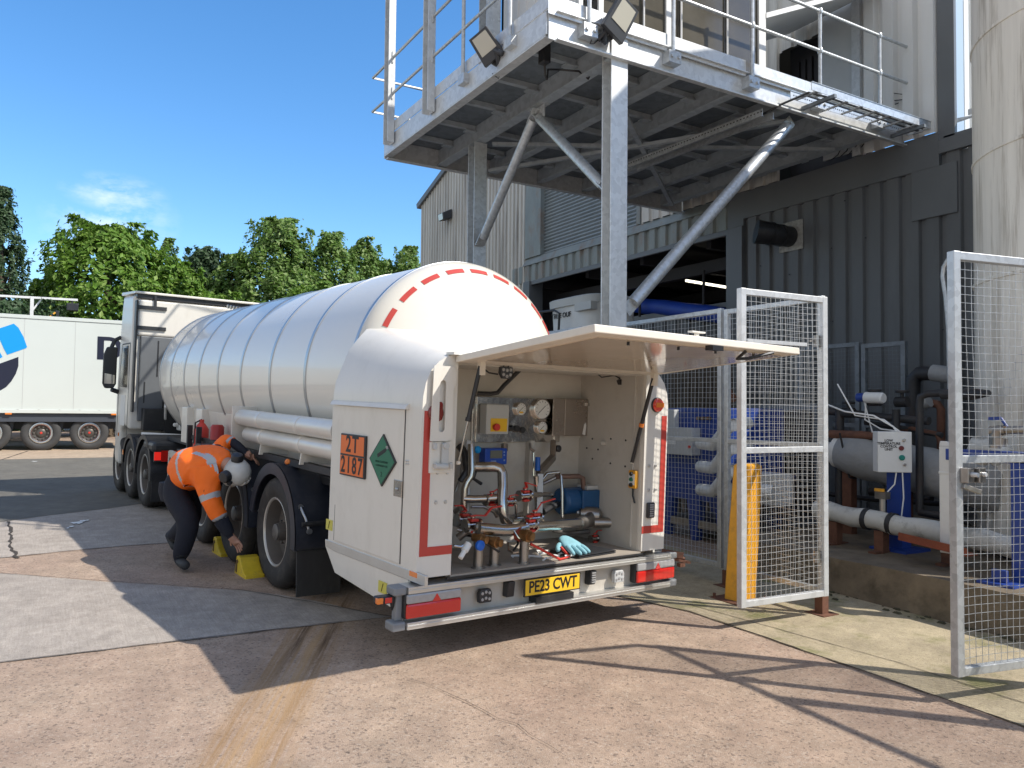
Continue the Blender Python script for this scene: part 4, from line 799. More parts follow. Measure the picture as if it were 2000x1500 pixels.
for y in (1.42, 2.43, 3.39, 4.36, 5.26, 6.12, 6.90, 7.68, 8.36):
    m = MB(); m.lathe([(y-.026, TR-.003), (y-.024, TR+.004), (y+.024, TR+.004), (y+.026, TR-.003)], (TXC, 0, TZC), (0, 1, 0), 96, False); m.build('tank_band', BAND, tk)
for a in (150, 134.2, 118.9, 103.4, 88.6, 73.9, 59.4, 44.9, 33.0, 17, 163):
    m = MB(); G = []
    for i in range(7):
        th = math.radians(a-5.2+10.4*i/6); row = []
        for j in range(4):
            ph = math.radians(62.7+4.6*j/3); r = (TR+.003)*math.sin(ph); row.append((TXC+r*math.cos(th), 1.40-.454*math.cos(ph)-.001, TZC+r*math.sin(th)))
        G.append(row)
    m.loft(G); m.build('reflective_tape', REDTAPE, tk)
for k in range(5): m = MB(); m.lathe([(0, .02), (.05, .02), (.06, .012)], (TXC-.3+.06*k, 7.6+.05*k, TZC+TR-.01), (0, 0, 1), 8); m.build('fitting', STEEL, tk)
# rear cabinet body
def prof(y):
    f = y/1.3; q = lambda a, b: a+(b-a)*f
    L = [(q(.065, 0), .60), (q(.065, -.005), 1.72), (q(.068, .0), 1.81), (q(.085, .012), 1.90), (q(.12, .045), 1.985), (q(.18, .11), 2.05+.10*f), (q(.25, .18), 2.09+.155*f), (q(.35, .26), 2.112+.225*f), (q(.5, .42), 2.12+.255*f), (q(.8, .75), 2.125+.28*f), (1.25, 2.13+.29*f)]
    return L+[(2.5-x, z) for x, z in L[-2::-1]]
m = MB(); ysc = [0, .15, .4, .7, 1.0, 1.3]
m.loft([[(x, y, z) for x, z in prof(y)] for y in ysc]); m.f([m.v((x, 1.3, z)) for x, z in prof(1.3)]); m.build('cabinet_body', PAINT, tk, smooth=50)
SX = lambda y: .065-.05*y
def sideP(u, v, o=0):
    x = .03
    for _ in range(5): p = tX(u, v, x); x = SX(p.y)-o
    return p
def SP(y, z, o=0): return (SX(y)-o, y, z)
P0 = prof(0); half = P0[:11]
m = MB(); lp = [(.335, .60), (.065, .60)]+half[1:8]+[(.335, 2.108)]
for s in (0, 1): m.prism([(x if not s else 2.5-x, z) for x, z in lp], lambda x, z: (x, -.002, z), lambda x, z: (x, .035, z))
m.prism([(.335, 2.055), (.335, 2.108), (.5, 2.118), (1.25, 2.128), (2.0, 2.118), (2.165, 2.108), (2.165, 2.055)], lambda x, z: (x, -.002, z), lambda x, z: (x, .035, z))
m.build('rear_frame', PAINT, tk, smooth=0, bevel=.006)
for s in (0, 1):                                    # red L shaped conspicuity stripe
    q = lambda x: x if not s else 2.5-x
    m = MB(); m.prism([(q(x), z) for x, z in ((.082, 1.715), (.142, 1.715), (.142, .805), (.335, .805), (.335, .745), (.082, .745))], lambda x, z: (x, -.006, z), lambda x, z: (x, -.003, z)); m.build('red_stripe', REDTAPE, tk, smooth=0)
m = MB()
for (x, z) in ((.20, 1.30), (.275, 1.30), (.195, 1.10), (.27, 1.10)):
    for q in (x, 2.5-x): m.lathe([(0, .014), (.012, .009)], (q, -.003, z), (0, -1, 0), 10)
m.build('rivet', ALU, tk)
# inside of the cabinet
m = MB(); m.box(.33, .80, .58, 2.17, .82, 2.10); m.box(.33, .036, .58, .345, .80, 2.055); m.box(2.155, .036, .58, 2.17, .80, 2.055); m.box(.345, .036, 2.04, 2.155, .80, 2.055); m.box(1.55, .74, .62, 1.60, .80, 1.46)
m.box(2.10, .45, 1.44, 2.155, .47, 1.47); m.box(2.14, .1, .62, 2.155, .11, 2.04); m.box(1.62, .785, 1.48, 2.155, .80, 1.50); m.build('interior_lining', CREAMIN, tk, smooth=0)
m = MB()
for (u, v) in ((1157, 857), (1193, 857), (1222, 860), (1146, 875), (1168, 878), (1157, 896), (1192, 905), (1221, 911)):
    p = tX(u, v, 2.153); m.cyl((2.158, p.y, p.z), (2.150, p.y, p.z), .008, n=8)
m.build('screw_hole', BLACKP, tk)
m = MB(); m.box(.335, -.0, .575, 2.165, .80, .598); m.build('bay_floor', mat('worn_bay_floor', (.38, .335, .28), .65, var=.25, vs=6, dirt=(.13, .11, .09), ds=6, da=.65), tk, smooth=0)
m = MB(); m.box(.30, -.012, .572, 2.2, -.002, .586); m.build('sill_gap_shade', BLACKP, tk, smooth=0)  # black strip standing in for the dark gap between sill and bumper
# side door, trim, skirt
d = [sideP(664, 795), sideP(793, 800), sideP(779, 1111), sideP(653, 1057)]
dy0 = (d[1].y+d[2].y)/2; dy1 = (d[0].y+d[3].y)/2; dz0 = .66; dz1 = 1.715
m = MB(); m.hexa([SP(dy0, dz0, -.01), SP(dy1, dz0, -.01), SP(dy1, dz0, .008), SP(dy0, dz0, .008), SP(dy0, dz1, -.01), SP(dy1, dz1, -.01), SP(dy1, dz1, .008), SP(dy0, dz1, .008)]); door = m.build('side_door', PAINT, tk, smooth=0, bevel=.005)
m = MB()
for y in (dy0-.006, dy1+.010): m.hexa([SP(y-.006, dz0, -.01), SP(y+.006, dz0, -.01), SP(y+.006, dz0, .0015), SP(y-.006, dz0, .0015), SP(y-.006, dz1, -.01), SP(y+.006, dz1, -.01), SP(y+.006, dz1, .0015), SP(y-.006, dz1, .0015)])
m.build('door_seal', BLACKP, tk, smooth=0)
m = MB(); m.hexa([SP(dy0-.05, dz1+.003, .0), SP(dy1+.1, dz1+.003, .0), SP(dy1+.1, dz1+.003, .035), SP(dy0-.05, dz1+.003, .035), SP(dy0-.05, dz1+.04, .0), SP(dy1+.1, dz1+.04, .0), SP(dy1+.1, dz1+.03, .02), SP(dy0-.05, dz1+.03, .02)]); m.build('drip_rail', PAINT, tk, smooth=0)
def on_side(mb, u0, v0, u1, v1, o0, o1):
    a = sideP(u0, v0, o1); b = sideP(u1, v1, o1); y0, y1 = sorted((a.y, b.y)); z0, z1 = sorted((a.z, b.z))
    mb.hexa([SP(y0, z0, o0), SP(y1, z0, o0), SP(y1, z0, o1), SP(y0, z0, o1), SP(y0, z1, o0), SP(y1, z1, o0), SP(y1, z1, o1), SP(y0, z1, o1)])
m = MB(); on_side(m, 769, 936, 784, 972, .006, .012); la = m.build('latch', STEEL, door, smooth=0, bevel=.003)
m = MB(); on_side(m, 772.5, 942, 780.5, 966, .0122, .013); m.build('latch_recess', STEELD, la, smooth=0)
m = MB(); a = sideP(776, 955, .014); m.lathe([(0, .012), (.012, .01), (.014, .006)], a, (-1, 0, 0), 10); m.build('latch_button', BAND, la)
m = MB()
for (u, v) in ((794, 900), (798, 900), (794, 906), (798, 906), (683, 1062), (689, 1064)): a = sideP(u, v, 0); m.lathe([(0, .009), (.008, .006)], a, (-1, 0, 0), 8)
m.build('rivet', ALU, door)
m = MB(); m.prism([(-.12, .575), (-.12, .645), (1.33, .645), (1.33, .59), (1.18, .575)], lambda y, z: SP(y, z, .004), lambda y, z: SP(y, z, -.02)); m.build('trim_rail', ALU, tk, smooth=0, bevel=.004)
for s in (0, 1):
    X = (lambda y, o: SP(y, 0, o)[0]) if not s else (lambda y, o: 2.5-SP(y, 0, o)[0])
    m = MB(); m.prism([(1.36, .64), (1.35, .585), (1.17, .41), (.10, .325), (.10, .64)], lambda y, z: (X(y, -.002), y, z), lambda y, z: (X(y, -.025), y, z)); m.build('skirt', PAINT, tk, smooth=0, bevel=.004)
for q in ((637, 1013, 648, 1037), (739, 1133, 754, 1162)):
    m = MB(); on_side(m, *q, 0, .006); st_ = m.build('sticker', STICKER, tk, smooth=0)
    c = sideP((q[0]+q[2])/2, (q[1]+q[3])/2, .0075); m = MB(); m.bar(c+Vector((0, -.012, .03)), c+Vector((0, .012, -.03)), .001, .006, up=(1, 0, 0)); m.build('mark', BLACK, st_, smooth=0)
m = MB(); on_side(m, 799, 1114, 814, 1130, -.003, .006); m.build('side_reflector', AMBER, tk, smooth=0, bevel=.003)
# hazard plate
a = sideP(720.5, 852); b = sideP(668.8, 927); y0, y1, z0, z1 = a.y, b.y, b.z+.004, a.z
m = MB(); m.hexa([SP(y0, z0, .01), SP(y1, z0, .01), SP(y1, z0, .026), SP(y0, z0, .026), SP(y0, z1, .01), SP(y1, z1, .01), SP(y1, z1, .026), SP(y0, z1, .026)]); hp = m.build('hazard_plate', BLACKP, tk, smooth=0, bevel=.004)
zm = (z0+z1)/2; g = .012
for (p, q) in ((z0+g, zm-g*.6), (zm+g*.6, z1-g)):
    m = MB(); m.hexa([SP(y0+g*1.6, p, .0262), SP(y1-g*.8, p, .0262), SP(y1-g*.8, p, .0275), SP(y0+g*1.6, p, .0275), SP(y0+g*1.6, q, .0262), SP(y1-g*.8, q, .0262), SP(y1-g*.8, q, .0275), SP(y0+g*1.6, q, .0275)]); m.build('orange_panel', ORANGE, hp, smooth=0)
hx = Vector(SP(0, 0)).xyz-Vector(SP(1, 0)).xyz
for s, z, w, xs, off in (('2T', (zm+z1)/2, .175, .95, .0), ('2187', (z0+zm)/2, .175, .82, .0)):
    me = text_mesh(s, w, .001, space=1.25 if len(s) > 2 else 1.2, bold=.003); M = frame_mat(Vector(SP((y0+y1)/2-off+.004, z, .0285)), hx, (0, 0, 1)) @ Matrix.Diagonal((xs, 1, 1, 1))
    m = MB(); m.add(me, M); m.build('lettering', BLACK, hp, smooth=0)
# green diamond
c = sideP(748, 899, .012); r = .187
def dia(r, o): return [SP(c.y, c.z+r, o), SP(c.y-r*1.0, c.z, o), SP(c.y, c.z-r, o), SP(c.y+r*1.0, c.z, o)]
m = MB(); m.loft([dia(r, .008), dia(r, .02)], closed=True, caps=True); dp = m.build('gas_diamond', BLACKP, tk, smooth=0, bevel=.003)
m = MB(); m.loft([dia(r-.016, .0202), dia(r-.016, .0215)], closed=True, caps=True); m.build('green_face', GREEN, dp, smooth=0)
DK = mat('dark_green_print', (.006, .045, .03), .4)
M = frame_mat(Vector(SP(c.y, c.z, .0225)), hx, (0, 0, 1))
m = MB()
def pr(poly): m.f([m.v(M @ Vector((x, y, 0))) for x, y in poly])
def rot(poly, a, ox, oy): return [(ox+x*math.cos(a)-y*math.sin(a), oy+x*math.sin(a)+y*math.cos(a)) for x, y in poly]
pr(rot([(-.07, -.014), (.05, -.014), (.06, -.006), (.078, -.006), (.078, .006), (.06, .006), (.05, .014), (-.07, .014)], .42, 0, .055))
m.build('gas_bottle_symbol', BLACK, dp, smooth=0)
m = MB()
for s, w, z in (('NON-FLAMMABLE', .022, -.012), ('COMPRESSED GAS', .020, -.040), ('2', .05, -.10)): m.add(text_mesh(s, w, .0006), M @ Matrix.Translation((0, z, 0)))
m.build('lettering', DK, dp, smooth=0)
m = MB(); m.bar(Vector(SP(c.y-.07, c.z+.105, .024)), Vector(SP(c.y-.085, c.z+.085, .024)), .006, .02, up=(1, 0, 0)); m.build('catch', BAND, dp)
# raised hatch
hz = [(.30, 2.085, -.03), (2.26, 2.085, -.03)]
HL = Vector((.30, -.02, 2.095)); HR = Vector((2.24, -.02, 2.095)); OL = Vector((.30, -1.41, 2.238)); OR = Vector((2.20, -1.39, 2.236)); dn = Vector((0, -.10, -.995))*.046
m = MB(); m.hexa([OL+dn, OR+dn, HR+dn, HL+dn, OL, OR, HR, HL]); hat = m.build('hatch', CREAM, tk, smooth=0, bevel=.006)
hp_ = lambda u, v, o: HL+dn+(HR-HL)*u+(OL-HL)*v+dn*o
m = MB()
GLOSS = mat('glossy_cream_inner_skin', (.62, .53, .42), .14, coat=.5, var=.03)
m.hexa([hp_(.06, .93, .12), hp_(.94, .93, .12), hp_(.94, .14, .12), hp_(.06, .14, .12), hp_(.06, .93, -.1), hp_(.94, .93, -.1), hp_(.94, .14, -.1), hp_(.06, .14, -.1)]); m.build('inner_skin', GLOSS, hat, smooth=0)
m = MB()
for u in (.2, .42, .6, .8): p = hp_(u, .90, .12); m.box(p.x-.006, p.y-.006, p.z-.02, p.x+.006, p.y+.006, p.z)
m.build('clip', BLACKP, hat, smooth=0)
m = MB(); p = hp_(.52, .985, .15); m.box(p.x-.05, p.y-.03, p.z-.025, p.x+.05, p.y+.03, p.z+.005); m.build('lock', BLACKP, hat, smooth=0)
m = MB(); m.tube([hp_(.70, .96, .2), hp_(.71, .90, 1.0), hp_(.74, .93, 1.0), hp_(.80, .98, .35), hp_(.83, .98, .1)], .011, 6); m.build('pull_strap', BLACKP, hat)
m = MB(); p = OL.lerp(OR, .50)+Vector((0, .1, .0)); m.box(p.x-.012, p.y-.01, p.z-.0, p.x+.012, p.y+.01, p.z+.03); m.box(p.x-.06, p.y-.02, p.z+.03, p.x+.06, p.y+.02, p.z+.04); m.build('outer_handle', PAINT, hat, smooth=0)
m = MB(); m.box(.26, -.06, 2.10, .40, .04, 2.118); m.box(.33, -.035, 2.06, .345, -.01, 2.10); m.cyl((.33, -.028, 2.112), (2.2, -.028, 2.112), .012, n=8); m.build('hinge', PAINT, hat, smooth=30)
for s, (t, b) in enumerate(((Vector((.45, -.10, 2.03)), Vector((.352, -.02, 1.365))), (Vector((2.10, -.14, 2.02)), Vector((2.13, .10, 1.322))))):
    m = MB(); f = .45 if not s else .62; m.cyl(t, t.lerp(b, f+.1), .016, n=12); st_ = m.build('gas_strut', BLACKP, tk)
    m = MB(); m.cyl(t.lerp(b, f+.1), b, .007 if not s else .015, n=10); m.build('strut_rod', STEEL if not s else BLACKP, st_)
    m = MB(); m.cyl(t.lerp(b, .53), t.lerp(b, .57), .021, n=12); m.build('strut_collar', AMBER if s else BLACKP, st_)
    m = MB(); m.box(t.x-.012, t.y-.02, t.z-.06, t.x+.03, t.y+.02, 2.062); m.lathe([(-.012, .012), (.012, .012)], b, (1, 0, 0), 10); m.build('strut_bracket', CREAM, st_, smooth=0)
# left pillar lock plate
sl_ = [(.20+.024*math.cos(t), 1.90+.024*math.sin(t)) for t in [math.pi*i/8 for i in range(9)]]+[(.20+.024*math.cos(t), 1.60+.024*math.sin(t)) for t in [math.pi*(1+i/8) for i in range(9)]]
rt_ = sl_[:5]+[]; m = MB()
m.prism([(.115, 1.515), (.125, 2.02), (.20, 2.02)]+sl_[4:14]+[(.20, 1.515)], lambda x, z: (x, -.036, z), lambda x, z: (x, -.028, z))
m.prism([(.20, 1.515)]+sl_[13:]+sl_[:5]+[(.20, 2.02), (.275, 2.02), (.30, 1.98), (.30, 1.90), (.28, 1.86), (.29, 1.535), (.245, 1.515)], lambda x, z: (x, -.036, z), lambda x, z: (x, -.028, z))
lp_ = m.build('lock_plate', PAINT, tk, smooth=0)
m = MB(); m.prism([(.20+.018*math.cos(t), (1.76 if math.sin(t) >= 0 else 1.67)+.018*math.sin(t)) for t in [2*math.pi*i/20 for i in range(20)]], lambda x, z: (x, -.012, z), lambda x, z: (x, -.004, z)); m.build('inner_lens', mat('deep_red_lens', (.22, .015, .012), .15, coat=.6), lp_, smooth=0)
m = MB(); m.box(.125, -.022, 1.30, .29, -.003, 1.51); m.build('lock_base', PAINT, lp_, smooth=0, bevel=.004)
m = MB(); m.box(.205, -.05, 1.34, .255, -.03, 1.50); m.cyl((.23, -.022, 1.485), (.23, -.065, 1.485), .022, n=14); m.cyl((.15, -.05, 1.35), (.25, -.05, 1.345), .02, n=12); m.box(.14, -.05, 1.46, .165, -.022, 1.50); m.bar((.275, -.05, 1.37), (.285, -.04, 1.33), .02); m.build('lever', GREYBOX, lp_, smooth=40, bevel=.003)
m = MB(); m.lathe([(0, .06), (.01, .06), (.018, .045), (.02, .02)], (.165, -.003, 1.70), (0, -1, 0), 20); m.build('round_lamp', mat('dark_red_lens', (.20, .02, .015), .15, coat=.6), tk)
m = MB(); m.lathe([(0, .062), (.018, .062)], (2.29, -.002, 1.805), (0, -1, 0), 24); rl = m.build('round_lamp', BLACKP, tk)
m = MB(); m.lathe([(.018, .058), (.035, .05), (.042, .03), (.043, .0)], (2.29, -.002, 1.805), (0, -1, 0), 24); m.build('red_lens', mat('bright_red_lens', (.75, .07, .04), .15, coat=.6), rl)
m = MB(); m.box(2.245, -.050, 1.785, 2.335, -.043, 1.825); m.build('amber_lens', AMBER, rl, smooth=0, bevel=.003)
m = MB(); m.box(2.205, -.03, .87, 2.29, -.003, 1.0); ls = m.build('side_lamp', BLACKP, tk, bevel=.012)
m = MB()
for i in range(6): m.box(2.225, -.033, .885+.018*i, 2.27, -.030, .897+.018*i)
m.build('led_row', CLEARLENS, ls, smooth=0)
# bumper
ENDC = mat('grey_end_cap', (.22, .23, .24), .5)
m = MB(); m.box(.0, -.03, .512, 2.5, -.0, .557); m.box(.0, -.0, .535, 2.5, .11, .557); m.box(0, -.034, .528, 2.5, -.03, .540); m.box(.0, -.03, .278, 2.5, -.01, .325); m.box(.0, -.01, .30, 2.5, .10, .318); m.box(0, -.034, .296, 2.5, -.03, .308); bp = m.build('bumper_rail', ALU, tk, smooth=0, bevel=.003)
m = MB(); m.box(.02, .055, .318, 2.48, .07, .535); m.build('bumper_panel', mat('grey_beige_panel', (.50, .46, .40), .5, var=.08, vs=4, dirt=(.25, .21, .17), ds=5, da=.35), tk, smooth=0)
for s in (0, 1):
    m = MB(); q = (lambda a, b: (a, b)) if not s else (lambda a, b: (2.5-b, 2.5-a))
    for z0, z1 in ((.505, .562), (.272, .332)):
        x0, x1 = q(-.10, -.002); m.box(x0, -.015, z0, x1, .10, z1)
    x0, x1 = q(-.06, .0); m.box(x0, .03, .325, x1, .09, .51); m.build('end_cap', ENDC, tk, smooth=0, bevel=.012)
def tail(x0, x1):
    m = MB(); m.box(x0, -.01, .345, x1, .054, .515); t = m.build('tail_light', BLACKP, tk, bevel=.01)
    m = MB(); m.box(x0+.004, -.035, .350, x1-.004, -.0105, .445); m.build('red_lens', REDLENS, t, smooth=0, bevel=.012)
    m = MB(); m.box(x0+.004, -.035, .4455, x1-.004, -.0105, .510); cl_ = m.build('clear_lens', CLEARLENS, t, smooth=0, bevel=.012)
    m = MB(); xm = x0+(x1-x0)*.53; m.prism([(xm-.035, .446), (xm+.035, .446), (xm, .498)], lambda x, z: (x, -.038, z), lambda x, z: (x, -.0352, z)); m.build('triangle_reflector', REDLENS, cl_, smooth=0)
tail(-.015, .415); tail(2.10, 2.55)
m = MB(); m.box(.965, -.012, .372, 1.505, -.004, .50); m.build('plate_holder', BLACKP, tk, smooth=0)
m = MB(); m.box(.975, -.016, .380, 1.495, -.0125, .494); np_ = m.build('number_plate', YELLOW, tk, smooth=0, bevel=.004)
m = MB(); m.add(text_mesh('PE23 CWT', .118, .0006, space=.98, bold=.0025), frame_mat(Vector((1.235, -.0172, .437)), (1, 0, 0), (0, 0, 1)) @ Matrix.Diagonal((.86, 1, 1, 1))); m.build('lettering', BLACK, np_, smooth=0)
m = MB(); m.box(1.06, -.04, .318, 1.42, .05, .366); m.build('plate_bracket', BLACKP, tk, smooth=0)
for x, z in ((.63, .42), (1.925, .42)):
    m = MB(); m.prism([(x-.05, z-.045), (x+.05, z-.045), (x+.055, z+.02), (x+.04, z+.05), (x-.04, z+.05), (x-.055, z+.02)], lambda x, z: (x, -.01, z), lambda x, z: (x, .03, z)); m.box(x-.02, .03, z-.03, x+.02, .055, z+.02); t = m.build('work_lamp', BLACKP if x < 1 else GREYBOX, tk, smooth=0, bevel=.006)
    m = MB()
    for dx, dz in ((-.03, .022), (0, .03), (.03, .022), (-.03, -.02), (0, -.012), (.03, -.02)): m.lathe([(0, .012), (.004, .010)], (x+dx, -.011, z+dz), (0, -1, 0), 10)
    m.build('led', CLEARLENS, t)
for x in (.85, 1.64):
    m = MB(); m.hexa([(x-.035, .0, .385), (x+.035, .0, .385), (x+.035, .054, .385), (x-.035, .054, .385), (x-.03, -.02, .50), (x+.03, -.02, .50), (x+.03, .054, .50), (x-.03, .054, .50)]); t = m.build('buffer_lamp', BLACKP, tk, smooth=0, bevel=.008)
    if x > 1:
        m = MB()
        for i in range(5): m.box(x-.02, -.022-.0*i, .405+.018*i, x+.02, -.004, .415+.018*i)
        m.build('led_row', CLEARLENS, t, smooth=0)
m = MB(); e = tY(742, 1172, .05); m.tube([(-.05, .08, .40), (-.07, .06, .44), (e.x+.09, .05, e.z+.005)], .016, 8); am = m.build('marker_arm', BLACKP, tk)
m = MB(); m.box(e.x-.03, .02, e.z-.025, e.x+.09, .09, e.z+.025); m.build('marker_body', BLACKP, am, bevel=.008)
m = MB(); m.box(e.x-.035, .015, e.z-.02, e.x+.01, .05, e.z+.02); m.build('amber_lens', AMBER, am, bevel=.006)
m = MB(); m.box(e.x+.02, .012, e.z-.018, e.x+.07, .019, e.z+.018); m.build('red_lens', REDLENS, am, bevel=.004)
m = MB(); m.tube([(2.53, .05, .53), (2.62, .02, .51), (2.70, .0, .49)], .014, 8); m.bar((2.55, .04, .50), (2.74, -.02, .46), .05, .02); m.box(2.62, -.03, .43, 2.68, .01, .46); m.bar((2.48, .06, .56), (2.64, -.04, .53), .012, .05); m.build('buckle', RUST, tk)
# wheels
def wheel_parts():
    m = MB(); m.lathe([(.0, .36), (.0, .30), (.05, .285), (.13, .27), (.135, .13), (.10, .12), (.095, .085), (.02, .08), (.015, .0)], (0, 0, 0), (1, 0, 0), 40, False); w = m.build('wheel', RIM, tk)
    m = MB(); W_ = .37; s = [(.02, .30), (-.008, .335), (-.022, .40), (-.02, .455), (.0, .495), (.03, .512), (.06, .517)]; g = []
    for i in range(4): x = .09+i*.06; g += [(x, .517), (x+.004, .503), (x+.014, .503), (x+.018, .517)]
    m.lathe(s+g+[(W_-x, r) for x, r in s[::-1]], (0, 0, 0), (1, 0, 0), 64, False); m.build('tyre', RUBBER, w)
    m = MB(); m.lathe([(-.004, .318), (-.006, .312), (.0, .300), (.012, .296)], (0, 0, 0), (1, 0, 0), 40, False); m.build('rim_edge', mat('worn_rim_edge', (.5, .47, .43), .35, metal=.6), w)
    m = MB(); m.lathe([(-.01, .055), (.0, .075), (.05, .08)], (0, 0, 0), (1, 0, 0), 20)
    for k in range(10): a = k*math.pi/5; m.lathe([(-.0, .013), (.03, .016), (.12, .016)], (.10, .165*math.cos(a), .165*math.sin(a)), (1, 0, 0), 8)
    m.build('hub', HUB, w); return w
w0 = wheel_parts(); first = True
for y in (2.60, 3.88, 5.16):
    for s in (0, 1):
        w = w0 if first else copy_tree(w0, tk); first = False
        w.location = (.035 if not s else 2.465, y, .517-.0085*y); w.rotation_euler = (random.random()*3*(0 if s else 1), 0, math.pi if s else 0)
for y in (2.60, 3.88, 5.16):
    for s in (0, 1):
        hz_ = .50; rr = .60; X0, X1 = (-.01, .45) if not s else (2.05, 2.51); xo = X0 if not s else X1
        arc = [math.radians(a) for a in range(-6, 172, 6)]
        P = lambda r, a: (y-.02-r*math.cos(a)*(1.0), hz_+r*math.sin(a)*1.02)
        m = MB(); out = [P(rr+.025, a) for a in arc]; inn = [P(rr, a) for a in arc]
        out = [(out[0][0]-.02, .44)]+out; inn = [(inn[0][0]-.02, .44)]+inn
        m.loft([[(X0, *p) for p in out], [(X1, *p) for p in out], [(X1, *p) for p in inn], [(X0, *p) for p in inn], [(X0, *p) for p in out]]); fd = m.build('mudguard', FENDER, tk, smooth=40)
        m = MB(); lip = [P(rr-.075, a) for a in arc]; lip = [(lip[0][0]-.02, .44)]+lip; k = .012 if not s else -.012
        m.loft([[(xo-k, *p) for p in out], [(xo-k, *p) for p in lip], [(xo, *p) for p in lip]]); m.build('lip', FENDER, fd, smooth=40)
        if y < 4 and not s:
            for xx in (.10, .40):
                a0 = Vector((xx, y-.02-.60*.98-.05, hz_+.13)); m = MB(); q = [Vector((xx-.05, y-.56, .80)), Vector((xx-.03, y-.645, .71)), Vector((xx, y-.66, .60))]; m.tube(q, .012, 8)
                for c in (q[0], q[2]): m.lathe([(-.012, .025), (.012, .025)], c, (.1, -1, .2), 12)
                m.build('bracket', BAND, fd)
            m = MB(); m.cyl((.03, y-.665, .665), (.5, y-.665, .675), .022, n=10); m.build('stay', BLACKP, fd)
    if y < 3:
        for X0, X1 in ((.0, .42), (2.08, 2.5)):
            m = MB(); m.hexa([(X0+.02, 1.97, .035), (X1, 1.97, .035), (X1, 1.985, .035), (X0+.02, 1.985, .035), (X0, 1.955, .45), (X1, 1.955, .45), (X1, 1.97, .45), (X0, 1.97, .45)]); m.build('mudflap', FLAP, tk, smooth=0)
for y in (2.6, 3.88, 5.16): m = MB(); m.cyl((.3, y, .47), (2.2, y, .47), .075, n=12); m.box(.62, y-.4, .42, .75, y+.1, .60); m.box(1.75, y-.4, .42, 1.88, y+.1, .60); m.build('axle', CHASSIS, tk)
m = MB()
for x in (.72, 1.65): m.box(x, .85, .66, x+.13, 9.0, .98)
m.box(.15, .82, .33, 2.35, 1.28, .56); m.box(.3, 1.3, .98, 2.2, 8.2, 1.04); m.box(.10, 1.32, 1.12, .16, 6.2, 1.18); m.box(2.34, 1.32, 1.12, 2.4, 6.2, 1.18)
for y in (2.0, 3.25, 4.5, 5.7): m.bar((.12, y, 1.14), (.75, y+.1, .95), .06, .05); m.bar((2.38, y, 1.14), (1.75, y+.1, .95), .06, .05)
m.box(.25, 1.35, .60, .32, 1.6, 1.1); m.build('chassis', CHASSIS, tk, smooth=0)
m = MB(); m.lathe([(0, .024), (.03, .024), (.04, .015)], (.03, 2.35, 1.165), (-.2, -1, .3), 12); m.build('marker_lamp', AMBER, tk)
# hose tubes
for (x, z, r, y1) in ((.085, 1.505, .085, 3.90), (.115, 1.335, .082, 3.72)):
    m = MB(); m.lathe([(1.34, r), (y1-.02, r), (y1, r-.015), (y1+.002, 0)], (x, 0, z), (0, 1, 0), 28); hz_ = m.build('hose_tube', PAINT, tk, smooth=40)
    m = MB()
    for y in (2.15, 3.2): m.lathe([(y-.03, r+.003), (y+.03, r+.003)], (x, 0, z), (0, 1, 0), 28)
    m.build('tube_band', PAINT, hz_, smooth=40)
for y in (2.13, 3.22): m = MB(); m.prism([(.06, 1.16), (.10, 1.45), (.25, 1.5), (.42, 1.5), (.42, 1.16)], lambda x, z: (x, y, z), lambda x, z: (x, y+.02, z)); m.build('tube_bracket', PAINT, tk, smooth=0, bevel=.004)
m = MB(); m.prism([(-.01, 1.18), (-.01, 1.62), (.30, 1.62), (.30, 1.18)], lambda x, z: (x, 3.92, z), lambda x, z: (x, 3.935, z)); m.box(.36, 1.32, 1.05, .38, 3.925, 1.35); m.build('tube_shelf', PAINT, tk, smooth=0, bevel=.004)
# support saddle at the front
m = MB(); m.hexa([(.38, 4.9, 1.04), (2.12, 4.9, 1.04), (2.12, 7.5, 1.04), (.38, 7.5, 1.04), (.30, 4.9, 1.5), (2.2, 4.9, 1.5), (2.2, 7.6, 1.5), (.30, 7.6, 1.5)])
for y in (6.0, 6.75): m.box(.22, y, 1.03, .38, y+.28, 1.52)
m.build('saddle', PAINT, tk, smooth=0, bevel=.008)
m = MB(); m.bar((.0, 5.5, .87), (.0, 6.62, .90), .04, .09); m.box(-.02, 6.6, .42, .02, 6.66, .93); m.bar((.02, 5.5, .55), (.02, 6.62, .56), .03, .09); m.build('side_guard', ALU, tk, smooth=0)
m = MB(); m.box(.05, 5.3, .93, .7, 6.5, .97)
for y in (5.42, 5.85): m.box(.02, y, .95, .08, y+.05, 1.32)
m.box(.06, 5.42, 1.15, .1, 5.9, 1.19); m.build('rack', CHASSIS, tk, smooth=0)
m = MB(); m.lathe([(0, .085), (.02, .09), (.30, .09), (.36, .05), (.38, .03), (.42, .03)], (.14, 5.68, .98), (0, 0, 1), 18); ex = m.build('fire_extinguisher', RED, tk)
m = MB(); m.tube([(.14, 5.68, 1.4), (.06, 5.66, 1.36), (.05, 5.66, 1.1)], .012, 6); m.build('nozzle', BLACKP, ex)
m = MB(); m.lathe([(0, .08), (.35, .08), (.38, .06)], (.2, 5.2, .98), (0, 0, 1), 16); m.build('fire_extinguisher', mat('shaded_red', (.35, .02, .02), .4), tk)
